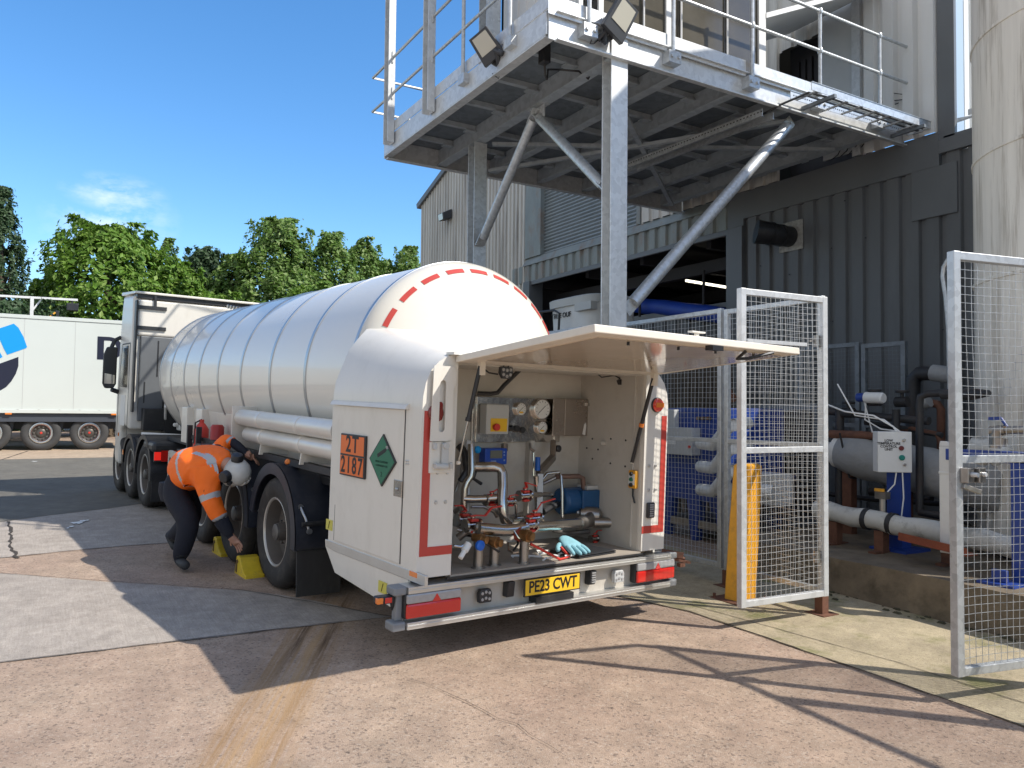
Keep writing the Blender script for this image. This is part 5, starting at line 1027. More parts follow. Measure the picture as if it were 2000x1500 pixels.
# ---- equipment in the cabinet ----
I = tY; IY = .76
a = I(932, 774, IY); b = I(1081, 863, IY)
PAN = mat('swirled_stainless_panel', (.62, .60, .57), .16, metal=1, var=.1, vs=8, bump=.35, bs=7, bd=.03)
m = MB(); m.box(a.x, IY, b.z, b.x, IY+.012, a.z); m.box(a.x-.03, IY+.012, b.z-.02, a.x, .80, a.z+.01); m.box(b.x, IY-.01, b.z, b.x+.06, .80, a.z); pn = m.build('gauge_panel', PAN, tk, smooth=0, bevel=.003)
a = I(951, 789, IY-.10); b = I(993, 848, IY-.10)
m = MB(); m.box(a.x, IY-.10, b.z, b.x, IY-.001, a.z); cb_ = m.build('starter_box', GREYBOX, pn, smooth=0, bevel=.008)
a = I(959, 817, IY-.103); b = I(990, 843, IY-.103)
m = MB(); m.box(a.x, IY-.103, b.z, b.x, IY-.1005, a.z); m.build('yellow_label', YELLOW, cb_, smooth=0)
m = MB(); c = I(967, 834, IY-.103); m.lathe([(0, .026), (.02, .03), (.035, .028)], c, (0, -1, 0), 16); m.build('stop_button', RED, cb_)
for (u, v, r) in ((1017, 799, .056), (1058, 799, .092), (1058, 835, .056)):
    c = I(u, v, IY-.02); m = MB(); m.lathe([(0, r), (.03, r), (.034, r*.9), (.026, r*.88)], (c.x, IY-.001, c.z), (0, -1, 0), 28); g_ = m.build('gauge', STEEL, pn)
    m = MB(); m.lathe([(0, r*.88), (.001, r*.88)], (c.x, IY-.028, c.z), (0, -1, 0), 28); m.build('dial', LABELW, g_)
    m = MB(); q = Vector((c.x, IY-.0305, c.z)); m.bar(q+Vector((-r*.45, 0, -r*.4)), q+Vector((r*.35, 0, r*.3)), .002, r*.08, up=(0, 1, 0))
    for k in range(11): t = math.radians(-45+27*k); d1 = Vector((math.cos(t), 0, math.sin(t))); m.bar(q+d1*r*.62, q+d1*r*.78, .002, r*.05, up=(0, 1, 0))
    m.build('pointer', BLACK, g_)
    if r < .08: m = MB(); m.box(c.x-r*.35, IY-.0308, c.z-r*.62, c.x+r*.35, IY-.0295, c.z-r*.36); m.build('gauge_label', YELLOW, g_, smooth=0)
m = MB()
for (u, v) in ((985, 836), (1010, 837), (1021, 840)): c = I(u, v, IY-.06); m.lathe([(0, .02), (.03, .028), (.055, .026)], (c.x, IY-.01, c.z), (0, -1, 0), 12); 
c = I(996, 837, IY-.05); m.bar(c+Vector((-.05, 0, .01)), c+Vector((.05, 0, -.005)), .02); m.build('knob', BLACKP, pn)
a = I(1092, 778, .70); b = I(1173, 851, .70)
m = MB(); m.box(a.x-.06, .70, b.z, b.x-.01, .712, a.z); m.box(a.x+.07, .694, b.z+.004, b.x-.01, .70, a.z-.004); bx = m.build('document_box', mat('brown_stainless', (.42, .37, .33), .28, metal=.9, var=.06, vs=4), tk, smooth=0, bevel=.002)
m = MB(); p = [(1137, 848), (1141, 829), (1144, 825), (1145, 831), (1143, 850)]; m.f([m.v(I(u, v, .690)) for u, v in p]); m.build('paper_scrap', LABELW, bx, smooth=0)
m = MB(); c = I(1150, 790, .69); m.box(c.x-.03, .675, c.z-.014, c.x+.03, .694, c.z+.014); m.build('catch', STEEL, bx, smooth=0)
a = I(948, 876, .66); b = I(990, 907, .66)
m = MB(); m.box(a.x, .66, b.z, b.x, .75, a.z); fm_ = m.build('flow_meter', mat('bright_blue_case', (.01, .07, .42), .35), tk, smooth=0, bevel=.008)
a = I(958, 880, .657); b = I(981, 895, .657); m = MB(); m.box(a.x, .657, b.z, b.x, .6598, a.z); m.build('screen', mat('grey_green_screen', (.16, .17, .15), .2), fm_, smooth=0)
m = MB()
for (u, v, w) in ((964, 901, .05), (985, 883, .012), (985, 889, .012), (985, 899, .014)): c = I(u, v, .657); m.box(c.x-w/2, .656, c.z-.006, c.x+w/2, .6598, c.z+.006)
m.build('keys', mat('pale_blue_key', (.25, .35, .6), .4), fm_, smooth=0)
def pipe(pts, r, mt, nm='pipe', n=12):
    m = MB(); m.tube([I(*p) for p in pts], r, n); return m.build(nm, mt, tk)
pipe([(904, 1020, .45), (905, 990, .45), (907, 955, .45), (911, 942, .45), (919, 931, .45), (921, 918, .45), (920, 868, .5)], .028, STEEL, n=14)
pipe([(929, 912, .5), (950, 912, .45), (966, 912, .4), (977, 915, .38), (981, 925, .36), (982, 950, .34), (980, 975, .30), (982, 1000, .28), (986, 1015, .28), (994, 1022, .28)], .040, STEEL, n=16)
pipe([(905, 974, .45), (925, 975, .42), (950, 974, .38), (972, 972, .34)], .030, STEEL, n=14); pipe([(1030, 966, .40), (1058, 966, .46), (1078, 966, .56)], .022, STEEL)
pipe([(933, 1032, .14), (955, 1034, .14), (985, 1036, .13), (1010, 1034, .12), (1028, 1030, .12)], .044, STEEL, n=16); pipe([(1000, 1014, .42), (1030, 1013, .42), (1052, 1012, .45)], .03, STEEL)
pipe([(1040, 1030, .14), (1090, 1026, .24), (1136, 1021, .36)], .040, mat('bright_stainless', (.78, .76, .72), .16, metal=1), n=20)
pipe([(1130, 1022, .35), (1150, 1018, .40), (1152, 1006, .5), (1128, 1003, .58)], .052, STEELD, n=16)
pipe([(1058, 938, .6), (1068, 925, .6), (1092, 922, .58), (1096, 930, .56), (1098, 960, .54), (1098, 1010, .52)], .013, STEEL); pipe([(1060, 945, .62), (1080, 935, .62), (1092, 930, .6)], .016, STEELD)
pipe([(1086, 931, .6), (1130, 930, .58), (1138, 934, .58), (1140, 955, .58)], .022, mat('brown_pipe', (.22, .14, .11), .5, metal=.5)); pipe([(1050, 1010, .5), (1048, 950, .5), (1047, 930, .5)], .024, STEEL)
pipe([(990, 990, .3), (990, 1015, .3)], .012, STEEL, n=8); pipe([(1008, 985, .35), (1008, 1012, .35)], .012, STEEL, n=8); pipe([(920, 990, .4), (945, 990, .38), (965, 1000, .34), (970, 1010, .3)], .012, STEELD, n=8)
pipe([(895, 1050, .3), (915, 1035, .25), (940, 1048, .2)], .03, STEELD); pipe([(886, 1020, .5), (900, 1025, .4), (915, 1030, .3)], .028, STEEL); pipe([(887, 1066, .12), (900, 1068, .1), (912, 1060, .12)], .01, STEEL, n=8)
pipe([(888, 1000, .6), (900, 990, .55), (905, 985, .5)], .02, STEELD); pipe([(1042, 880, .72), (1042, 935, .70)], .006, STEEL, n=6); pipe([(992, 1060, .2), (993, 1075, .15), (1003, 1080, .1), (1013, 1078, .08)], .008, STEEL, n=8)
m = MB(); m.bar(I(1080, 862, .7), I(1080, 895, .62), .05); m.bar(I(1080, 893, .62), I(1052, 925, .5), .05); m.bar(I(1055, 925, .5), I(1053, 1010, .45), .05); m.build('pipe_stand', STEELD, tk, smooth=0, bevel=.004); m = MB(); m.bar(I(915, 860, .7), I(912, 1000, .6), .04); m.build('pipe_stand', STEELD, tk, smooth=0, bevel=.004)
for (u, v, yy, r) in ((935, 1070, .10, .038), (966, 1072, .12, .038), (1024, 1066, .08, .036)): m = MB(); c = I(u, v, yy); m.cyl((c.x, c.y, .598), (c.x, c.y, c.z+.08), r, n=16); m.lathe([(0, r+.015), (.012, r+.015)], (c.x, c.y, .598), (0, 0, 1), 16); m.build('pedestal', STEELD, tk)
def valve(u, v, y, s, hdl, big=False):
    c = I(u, v, y); m = MB(); m.cyl(c+Vector((-.06*s, 0, 0)), c+Vector((.06*s, 0, 0)), .038*s, n=14)
    for k in (-1, 1): m.cyl(c+Vector((k*.055*s, 0, 0)), c+Vector((k*.072*s, 0, 0)), .056*s, n=14)
    m.cyl(c, c+Vector((0, -.01, .075*s)), .02*s, n=10); vb = m.build('valve', STEEL, tk)
    m = MB()
    for k in (-1, 1): m.box(c.x-.035*s, c.y-.045*s, c.z+k*.045*s-.010*s, c.x+.035*s, c.y+.02*s, c.z+k*.045*s+.010*s)
    m.cyl(c+Vector((0, -.01, .03*s)), c+Vector((0, -.01, .082*s)), .016*s, n=8); h = c+Vector((0, -.01, .075*s)); q = [h+Vector((-.025*s, 0, 0)), h+Vector((.02*s, 0, .005))]+[h+Vector((dx*s, -.02, dz*s)) for dx, dz in hdl]
    for i in range(len(q)-1): m.bar(q[i], q[i+1], .026*s, .010*s)
    m.build('handle', RED, vb, smooth=0, bevel=.002)
valve(959, 976, .38, 0.80, ((.06, .035), (.14, .0))); valve(1024, 968, .38, 0.80, ((-.02, .06), (.12, .02))); valve(995, 980, .32, 0.59, ((.05, .02), (.1, .01)))
valve(1043, 1014, .22, 0.88, ((.05, .07), (.20, .10))); valve(922, 1026, .25, 0.92, ((.10, .0), (.16, .06), (.26, .07))); valve(1034, 1026, .13, 0.84, ((-.03, .02), (-.06, .015))); valve(905, 1015, .4, 0.84, ((-.04, .06), (-.12, .06))); valve(1160, 1052, .48, 0.59, ((.02, .05), (.1, .05)))
for (u, v, yy, r) in ((1030, 1046, .02, .044), (968, 1058, .06, .036), (940, 1052, .06, .033)):
    c = I(u, v, yy); m = MB(); m.lathe([(0, r*.9), (.05, r*.9), (.055, r*1.15), (.085, r*1.15), (.088, r*.8), (.12, r*.8), (.122, r*.5)], c+Vector((-.02, .07, 0)), (.35, -1, -.05), 6 if r > .04 else 18); m.build('coupling', BRASS, tk, smooth=30)
    if r > .04: m = MB(); m.lathe([(-.01, r*1.2), (.02, r*1.25)], c+Vector((-.02, .08, 0)), (.35, -1, -.05), 18); m.build('red_ring', mat('dark_red_ring', (.25, .05, .03), .5), tk)
c = I(939, 1066, -.0); m = MB(); m.lathe([(0, .036), (.02, .036), (.024, .03)], c+Vector((0, .02, 0)), (.1, -1, 0), 20); m.build('blue_cap', mat('blue_cap', (.01, .12, .55), .4), tk)
m = MB(); a = I(915, 1062, .03); b = I(899, 1090, .0); m.cyl(a, b, .018, .018, n=10); m.cyl(a, a.lerp(b, .5), .026, n=10); m.build('white_spout', LABELW, tk)
a = I(1090, 955, .62); b = I(1152, 1000, .60)
m = MB(); m.lathe([(0, .09), (.02, .115), (.28, .115), (.30, .09)], (a.x+.02, .62, (a.z+b.z)/2), (1, .05, 0), 24); m.box(a.x+.18, .5, b.z+.02, b.x+.02, .74, a.z-.01); pm = m.build('pump', BLUEV, tk, bevel=.006)
m = MB(); c = I(1152, 1005, .5); m.lathe([(-.10, .05), (-.05, .07), (.06, .07), (.1, .04)], c, (1, -.4, -.1), 16); m.lathe([(-.06, .045), (.10, .045)], c+Vector((.05, -.08, -.06)), (1, -.5, 0), 14); m.build('pump_drive', STEELD, pm)
m = MB(); m.box(a.x+.25, .53, a.z-.008, a.x+.42, .66, a.z+.025); m.build('pump_flange', GREYBOX, pm, smooth=0)
m = MB(); c = I(1050, 907, .5); m.cyl(c+Vector((0, 0, -.05)), c+Vector((0, 0, .06)), .022, n=10); m.build('blue_cartridge', mat('blue_cap2', (.01, .10, .4), .4), tk)
for (u, v, mt) in ((931, 878, LOGOB), (1089, 876, BLACKP)): m = MB(); c = I(u, v, .66); m.lathe([(-.04, .018), (0, .03), (.02, .03), (.03, .018)], c, (.1, -1, 0), 14); m.build('hand_knob', mt, tk)
m = MB(); m.tube([I(933, 768, .74), I(958, 769, .70), I(972, 767, .68), I(985, 752, .66), I(1018, 720, .62)], .018, 8); m.build('hose', BLACKP, tk)
m = MB(); m.tube([I(942, 718, .03), I(955, 728, .04), I(972, 731, .05)], .006, 6); m.build('lamp_cable', BLACKP, tk); m = MB(); m.tube([I(1166, 729, .3), I(1175, 737, .3), I(1200, 733, .3), I(1212, 740, .3)], .006, 6); m.build('lamp_cable', BLACKP, tk)
c = I(988, 729, .03); m = MB(); m.prism([(-.055, .0), (-.05, .045), (.05, .045), (.055, .0), (.03, -.04), (-.03, -.04)], lambda x, z: c+Vector((x, -.015, z)), lambda x, z: c+Vector((x, .02, z))); m.bar(c+Vector((-.02, 0, .045)), c+Vector((-.02, 0, .08)), .006, .01); m.bar(c+Vector((.02, 0, .045)), c+Vector((.02, 0, .08)), .006, .01); wl = m.build('work_lamp', FLOODB, tk, smooth=0, bevel=.004)
m = MB()
for dx, dz in ((-.032, .025), (.032, .025), (-.03, -.01), (.03, -.01), (0, .022), (0, -.022)): m.lathe([(0, .013), (.004, .011)], c+Vector((dx, -.016, dz)), (0, -1, 0), 10)
m.build('led', CLEARLENS, wl)
c = I(1217, 741, .3); m = MB(); m.bar(c+Vector((-.05, 0, -.03)), c+Vector((.05, 0, .02)), .04, .04); m.build('work_lamp', BLACKP, tk)
a = tX(1228, 917, 2.14); b = tX(1244, 955, 2.14)
m = MB(); y0, y1 = sorted((a.y, b.y)); y1 = y0+.085; m.box(2.118, y0, b.z, 2.154, y1, a.z); pd = m.build('control_pendant', YELLOWP, tk, smooth=0, bevel=.01)
m = MB(); m.box(2.114, y0+.01, b.z+.03, 2.1178, y1-.01, a.z-.03); m.build('keypad', LABELW, pd, smooth=0)
zc_ = (a.z+b.z)/2
for k, mt in ((-1, BLACKP), (0, GREEN), (1, BLACKP)): m = MB(); m.lathe([(0, .018), (.012, .016)], (2.1138, (y0+y1)/2, zc_+k*.045), (-1, 0, 0), 12); m.build('button', mt, pd)
m = MB(); m.tube([(2.135, y0+.04, b.z), (2.135, y0+.04, b.z-.06), (2.14, y0+.02, b.z-.12)], .008, 6); m.build('cable', BLACKP, pd)
for k, (pts, rr, mt) in enumerate((([(905, 1045, .3), (930, 1048, .22), (950, 1062, .1), (975, 1078, .08)], .009, BLACKP), ([(1000, 1030, .1), (1012, 1050, .06), (1040, 1070, .06), (1060, 1072, .05)], .008, STEEL), ([(893, 1035, .3), (915, 1040, .25), (935, 1028, .3)], .012, STEELD), ([(1008, 1045, .2), (1012, 1062, .15), (1003, 1075, .1)], .009, BLACKP), ([(960, 990, .4), (975, 1005, .36), (1000, 1008, .34), (1020, 1002, .4)], .012, STEELD), ([(1080, 1035, .45), (1110, 1042, .5), (1150, 1038, .5)], .02, STEELD), ([(890, 960, .6), (900, 930, .6), (903, 900, .65)], .012, STEELD), ([(897, 870, .6), (908, 885, .55), (912, 920, .5), (900, 940, .5)], .03, BLACKP), ([(945, 905, .5), (930, 915, .5), (925, 935, .5), (940, 945, .5)], .014, BLACKP), ([(1060, 1000, .5), (1075, 990, .55), (1090, 985, .6)], .03, BLACKP), ([(985, 868, .72), (985, 880, .7)], .03, STEELD), ([(1035, 866, .7), (1036, 876, .68), (1044, 882, .66)], .012, STEELD))):
    pipe(pts, rr, mt, 'small_pipe', 8)
m = MB(); rnd = random.Random(3)
for i in range(9):
    c = Vector((rnd.uniform(1.05, 1.5), rnd.uniform(.05, .3), .607)); m.tube([c, c+Vector((rnd.uniform(-.05, .05), rnd.uniform(-.02, .05), .012)), c+Vector((rnd.uniform(.03, .12), rnd.uniform(-.05, .02), .006))], .008, 6)
m.build('loose_hose', LABELW, tk)
m = MB(); m.tube([I(1036, 1062, .06), (1.32, .02, .61), (1.45, .06, .61), I(1095, 1068, .1)], .010, 6); m.build('red_hose', RED, tk)
# things lying on the bay floor
def tl_(v): return TM @ Vector(v)
m = MB(); base = Vector((1.66, .10, .60)); pts = [(1.50, -.0, .602), (1.93, .045, .602), (1.84, .46, .602), (1.44, .30, .602)]
P4 = [Vector(p) for p in pts]; o0 = tl_(base)
for z0, z1, k in ((0, .010, 0), (.0105, .018, .012), (.0185, .024, -.008)): m.hexa([tl_(p+Vector((k, k, z0)))-o0 for p in P4]+[tl_(p+Vector((k, k, z1)))-o0 for p in P4])
o = m.build('folder', FOLDER, smooth=0, bevel=.002); o.location = o0; tag(o, 'black paper folder lying under the blue gloves on the tanker bay floor', 'folder')
go = Vector((1.54, .15, .645)); m = MB(); q = lambda x, y, z: tl_(go+Vector((x, y, z)))-o0g
o0g = tl_(go)
def blob(mb, secs, n=12):
    mb.loft([[Vector(c)+Vector(u)*math.cos(2*math.pi*i/n)*a+Vector(w)*math.sin(2*math.pi*i/n)*b for i in range(n)] for c, u, w, a, b in secs], closed=True, caps=True)
blob(m, [(q(-.0, .11, .06), (1, 0, 0), (0, .4, 1), .04, .025), (q(0, .08, .065), (1, 0, 0), (0, .3, 1), .06, .035), (q(0, .02, .045), (1, 0, 0), (0, .3, 1), .085, .035), (q(0, -.04, .03), (1, 0, 0), (0, .2, 1), .09, .028), (q(0, -.06, .02), (1, 0, 0), (0, .2, 1), .085, .02)])
for k, (x, ln, bend) in enumerate(((-.068, .085, -.012), (-.024, .105, -.01), (.022, .10, -.012), (.066, .075, -.01))):
    m.tube([q(x*.95, -.02, .03), q(x*1.05, -.06, .022), q(x*1.2, -.06-ln*.55, .004), q(x*1.25, -.06-ln, -.012)], [.022, .022, .021, .014], 10)
m.tube([q(-.07, .05, .04), q(-.12, .02, .02), q(-.15, -.02, -.005)], [.026, .024, .016], 10); m.tube([q(.07, .05, .03), q(.10, .02, .01), q(.105, -.03, -.01)], [.024, .022, .015], 10)
o = m.build('glove', GLOVE, smooth=70); o.location = o0g; tag(o, 'pale blue work glove resting on the black folder in the tanker bay', 'glove')
s_ = o.modifiers.new('sub', 'SUBSURF'); s_.levels = s_.render_levels = 1
# wheel chocks
CHR = mat('chock_recess', (.13, .075, .02), .8)
def chock(label, y, x, s=1.0):
    o = tl_((x, y, -.02-.0079*y)); t = thing('wheel_chock', label, 'wheel chock', o, 'yellow wheel chocks'); t.rotation_euler = (0, 0, _tyaw+(math.pi if s < 0 else 0)); o = Vector((0, 0, 0))
    m = MB(); W_ = .19; pro = [(-.20, 0), (.16, 0), (.16, .05)]+[(.16-.235*math.sin(t*.1)*1.0, .05+.17*(1-math.cos(t*.157))) for t in range(1, 10)]+[(-.085, .205), (-.13, .20)]
    m.prism(pro, lambda y, z: (0, y, z), lambda y, z: (W_, y, z)); m.build('body', CHOCKY, t, smooth=0, bevel=.008)
    m = MB(); m.prism([(-.12, .10), (-.155, .05), (-.125, .045), (-.09, .10), (-.06, .17), (-.10, .17)], lambda y, z: (-.004, y, z), lambda y, z: (-.001, y, z)); m.box(.075, -.162, .07, .115, -.14, .16); m.build('hand_slot', CHR, t, smooth=0)
    m = MB(); m.prism([(-.125, .035), (-.15, .05), (-.125, .16), (-.085, .17), (-.06, .15), (-.095, .13), (-.10, .05)], lambda y, z: (W_+.001, y, z), lambda y, z: (W_+.004, y, z)); m.build('hand_slot', CHR, t, smooth=0)
    m = MB()
    for i in range(6): m.box(.01+.03*i, -.202, .005, .02+.03*i, -.196, .045)
    m.build('grip_rib', CHOCKY, t, smooth=0)
    return t
chock('yellow wheel chock under the worker hand, in front of the rearmost trailer wheel', 3.20, .11, -1)
chock('yellow wheel chock half hidden behind the middle trailer wheel', 4.34, .20, -1)
# ---------------- tractor unit coupled in front (same frame as the tanker) ----------------
tr_ = thing('tractor_unit', 'white tractor unit with grey cab rear coupled in front of the tanker', 'tractor unit'); tr_.matrix_world = TM
CY0, CY1 = 9.62, 10.72
m = MB(); side = [(CY0, 1.05), (CY0, 3.28), (CY0+.9, 3.34), (CY1-.1, 3.0), (CY1+.02, 2.3), (CY1+.08, 1.6), (CY1+.06, .55), (CY1-.05, .42), (CY0+.75, .42), (CY0+.72, 1.0), (CY0+.5, 1.12)]
m.prism(side, lambda y, z: (.0, y, z), lambda y, z: (2.5, y, z)); m.build('cab', PAINT, tr_, smooth=30, bevel=.05, seg=3)
m = MB(); m.box(.12, CY0-.05, 1.2, 2.38, CY0-.003, 2.62); m.build('cab_rear', CABG, tr_, smooth=0, bevel=.02)
m = MB()
for i in range(12): x = .20+.19*i; m.box(x, CY0-.056, 1.95 if i % 2 else 1.5, x+.02, CY0-.0505, 2.55 if i % 2 else 1.85)
m.build('cab_rear_slots', BLACKP, tr_, smooth=0)
for x in (.02, 2.45): m = MB(); m.box(x, CY0-.14, 1.35, x+.03, CY0-.0, 3.2); m.build('side_deflector', BLACKP, tr_, smooth=0, bevel=.01)
m = MB(); m.box(.06, CY0-.06, 2.62, 2.44, CY0-.003, 3.22); m.build('rear_fairing', PAINT, tr_, smooth=0, bevel=.05)
for q in ((.05, 2.72, .5, 2.78), (.05, 3.06, .5, 3.12), (.30, 3.121, .34, 3.30), (1.9, 3.1, 1.94, 3.30)): m = MB(); m.box(q[0], CY0-.09, q[1], q[2], CY0-.062, q[3]); m.build('fairing_bracket', BLACKP, tr_, smooth=0)
m = MB(); m.hexa([(.0, CY0-.10, 3.31), (2.5, CY0-.10, 3.31), (2.5, CY0+1.1, 3.36), (0, CY0+1.1, 3.36), (0, CY0-.10, 3.35), (2.5, CY0-.10, 3.35), (2.5, CY0+1.1, 3.42), (0, CY0+1.1, 3.42)]); m.build('roof_deflector', PAINT, tr_, smooth=0, bevel=.01)
m = MB(); m.box(.04, CY0-.06, 3.24, 2.46, CY0+.3, 3.305); m.build('deflector_underside', BLACKP, tr_, smooth=0)
m = MB(); m.prism([(CY0+.25, 1.75), (CY0+.25, 2.45), (CY1-.35, 2.45), (CY1-.15, 1.75)], lambda y, z: (-.006, y, z), lambda y, z: (-.001, y, z)); m.build('side_window', GLASS, tr_, smooth=0)
m = MB(); m.prism([(CY0+.1, .9), (CY0+.1, 2.5), (CY1-.3, 2.5), (CY1-.1, 1.7), (CY1-.1, .9), (CY1-.12, .9), (CY1-.12, 1.68), (CY1-.32, 2.48), (CY0+.12, 2.48), (CY0+.12, .9)], lambda y, z: (-.004, y, z), lambda y, z: (-.001, y, z)); m.build('door_gap', BLACK, tr_, smooth=0)
m = MB(); m.prism([(CY0+.35, 1.1), (CY0+.35, 1.62), (CY0+.75, 1.62), (CY0+.75, 1.1)], lambda y, z: (-.005, y, z), lambda y, z: (-.001, y, z)); m.build('side_sticker', LABELW, tr_, smooth=0)
for sx in (1, -1):
    X = lambda x: x if sx > 0 else 2.5-x
    m = MB(); a = Vector((X(-.16), CY1-.12, 0)); sec = lambda z, k, dx=0: [(X(-.17+dx)-sx*.11*k, CY1-.22, z), (X(-.17+dx)+sx*.11*k, CY1-.22, z), (X(-.17+dx)+sx*.09*k, CY1-.06, z), (X(-.17+dx)-sx*.09*k, CY1-.06, z)]
    m.loft([sec(1.72, .6), sec(1.80, 1), sec(2.30, 1), sec(2.44, .8, .03)], closed=True, caps=True); mi = m.build('mirror', BLACKP, tr_, smooth=40, bevel=.02)
    m = MB(); m.tube([(X(.0), CY1-.1, 2.62), (X(-.1), CY1-.12, 2.56), (X(-.16), CY1-.14, 2.40)], .035, 8); m.tube([(X(.0), CY1-.1, 1.66), (X(-.12), CY1-.14, 1.70)], .04, 8); m.build('mirror_arm', BLACKP, mi)
    m = MB(); m.quad((X(-.25), CY1-.223, 1.80), (X(-.09), CY1-.223, 1.80), (X(-.09), CY1-.223, 1.95), (X(-.25), CY1-.223, 1.98)); m.build('mirror_glass', mat('mirror_glass', (.5, .52, .54), .04, metal=1), mi)
m = MB()
for x in (.70, 1.65): m.box(x, 7.1, .70, x+.13, 11.0, .92)
m.box(.05, 8.9, .45, .7, 9.55, .95); m.box(1.8, 8.9, .45, 2.45, 9.55, .95); m.box(.5, 9.3, .95, 2.0, 9.57, 1.55); m.box(.1, 7.04, .55, 2.4, 7.12, .72)
m.box(.7, 7.9, .92, 1.8, 8.8, 1.02); m.build('chassis', CHASSIS, tr_, smooth=0)
m = MB(); m.box(.18, CY0-.25, 1.05, .75, CY0-.06, 1.42); m.cyl((.9, CY0-.2, .95), (.9, CY0-.2, 1.25), .16, n=16); m.cyl((1.3, CY0-.25, 1.0), (1.3, CY0-.25, 1.3), .12, n=14); m.build('air_box', BLACKP, tr_, smooth=30, bevel=.01)
m = MB(); m.box(.62, 8.85, 1.08, 1.0, 9.05, 1.24); m.box(.55, 8.9, 1.14, .62, 9.0, 1.20); m.build('reservoir', WHITE, tr_, smooth=0, bevel=.02)
m = MB(); m.cyl((.1, 9.05, 1.02), (.9, 8.6, 1.0), .025, n=8); m.tube([(.55, 9.5, 1.5), (.5, 9.3, 1.7), (.45, 9.1, 1.45), (.5, 9.3, 1.25)], .02, 6); m.tube([(.7, 9.5, 1.5), (.66, 9.2, 1.62), (.6, 9.0, 1.3), (.7, 9.2, 1.1)], .02, 6); m.build('air_line', LABELW, tr_)
for y, z in ((8.40, .44), (9.50, .44), (10.55, .43)):
    for s in (0, 1):
        w = copy_tree(w0, tr_); w.location = (.04 if not s else 2.46, y, z); w.rotation_euler = (random.random()*3*(1-s), 0, math.pi if s else 0); w.scale = (1, .96, .96)
for y, z in ((8.40, .44), (9.50, .44)):
    for X0, X1 in ((.0, .6), (1.9, 2.5)):
        m = MB(); arc = [math.radians(a) for a in range(-4, 185, 9)]; P = lambda r, a: (y-r*math.cos(a), z+r*math.sin(a)); r = .585 if y < 9 else .53
        out = [P(r+.02, a) for a in arc]; inn = [P(r-.005, a) for a in arc]
        m.loft([[(X0, *p) for p in [P(r-.05, a) for a in arc]], [(X0, *p) for p in out], [(X1, *p) for p in out], [(X1, *p) for p in inn], [(X0+.01, *p) for p in inn]])
        if y < 9: m.box(X0+.02, y-r-.03, .10, X1, y-r-.015, .52)
        m.build('mudguard', BLACKP, tr_, smooth=40)
for x in (0, 1.88): m = MB(); m.box(x, 7.72, .82, x+.62, 8.4, .97); m.build('mudguard_cover', BLACKP, tr_, smooth=0, bevel=.05)
m = MB(); m.box(.03, 7.74, .68, .38, 7.80, .86); tl = m.build('tail_light', BLACKP, tr_, smooth=0, bevel=.01)
m = MB(); m.box(.03, 7.725, .71, .12, 7.739, .83); m.build('lit_lamp', mat('lit_red_lamp', (1.0, .03, .02), .3, emit=.3), tl, smooth=0)
m = MB(); m.box(.125, 7.727, .69, .37, 7.739, .85); m.build('red_lens', REDLENS, tl, smooth=0)
m = MB(); m.box(-.01, CY0+.3, .62, -.0, CY0+.36, .70); m.box(-.012, CY0+.78, .9, .0, CY0+.84, .96); m.build('side_marker', AMBER, tr_, smooth=0)
# ---------------- white box trailer across the yard ----------------
YT = 25.6
bt_ = thing('box_trailer', 'white box trailer with blue and navy emblem parked across the yard', 'trailer', (1.7, YT, gz(YT)))
def BT(): return MB((1.7, YT, gz(YT)))
XR = 2.55; XL = -11.0
m = BT(); m.box(XL, YT, 1.70, XR, YT+2.55, 4.37); bx = m.build('box_body', WTRAIL, bt_, smooth=0, bevel=.03)
m = BT(); m.box(XL, YT-.02, 4.30, XR, YT-.003, 4.40); m.box(XL, YT-.03, 1.66, XR, YT-.003, 1.76); m.build('edge_rail', WTRAIL, bt_, smooth=0, bevel=.006)
m = BT()
for i in range(11): x = XR-.7-1.24*i; m.box(x, YT-.004, 1.77, x+.008, YT-.001, 4.29)
for i in range(26): x = XR-.3-.5*i; m.box(x, YT-.034, 1.755, x+.05, YT-.0305, 1.765)
m.build('panel_joint', mat('grey_joint', (.5, .5, .48), .5), bt_, smooth=0)
m = BT(); m.box(XL, YT+.05, 1.42, XR-.15, YT+.20, 1.655); m.box(XL, YT+2.3, 1.42, XR-.15, YT+2.45, 1.655); m.box(XL, YT+.8, 1.2, XR-.4, YT+1.7, 1.5); m.box(XR-.40, YT+.03, .95, XR-.28, YT+.2, 1.6)
for x in (-1.36, -.15, 1.05): m.cyl((x, YT+.2, 1.07), (x, YT+2.4, 1.07), .08, n=10); m.hexa([(x-.05, YT+.3, 1.05), (x+.5, YT+.3, 1.1), (x+.5, YT+.5, 1.1), (x-.05, YT+.5, 1.05), (x-.05, YT+.3, 1.4), (x+.55, YT+.3, 1.4), (x+.55, YT+.5, 1.4), (x-.05, YT+.5, 1.4)])
m.build('chassis', mat('blue_grey_chassis', (.06, .068, .085), .5), bt_, smooth=0)
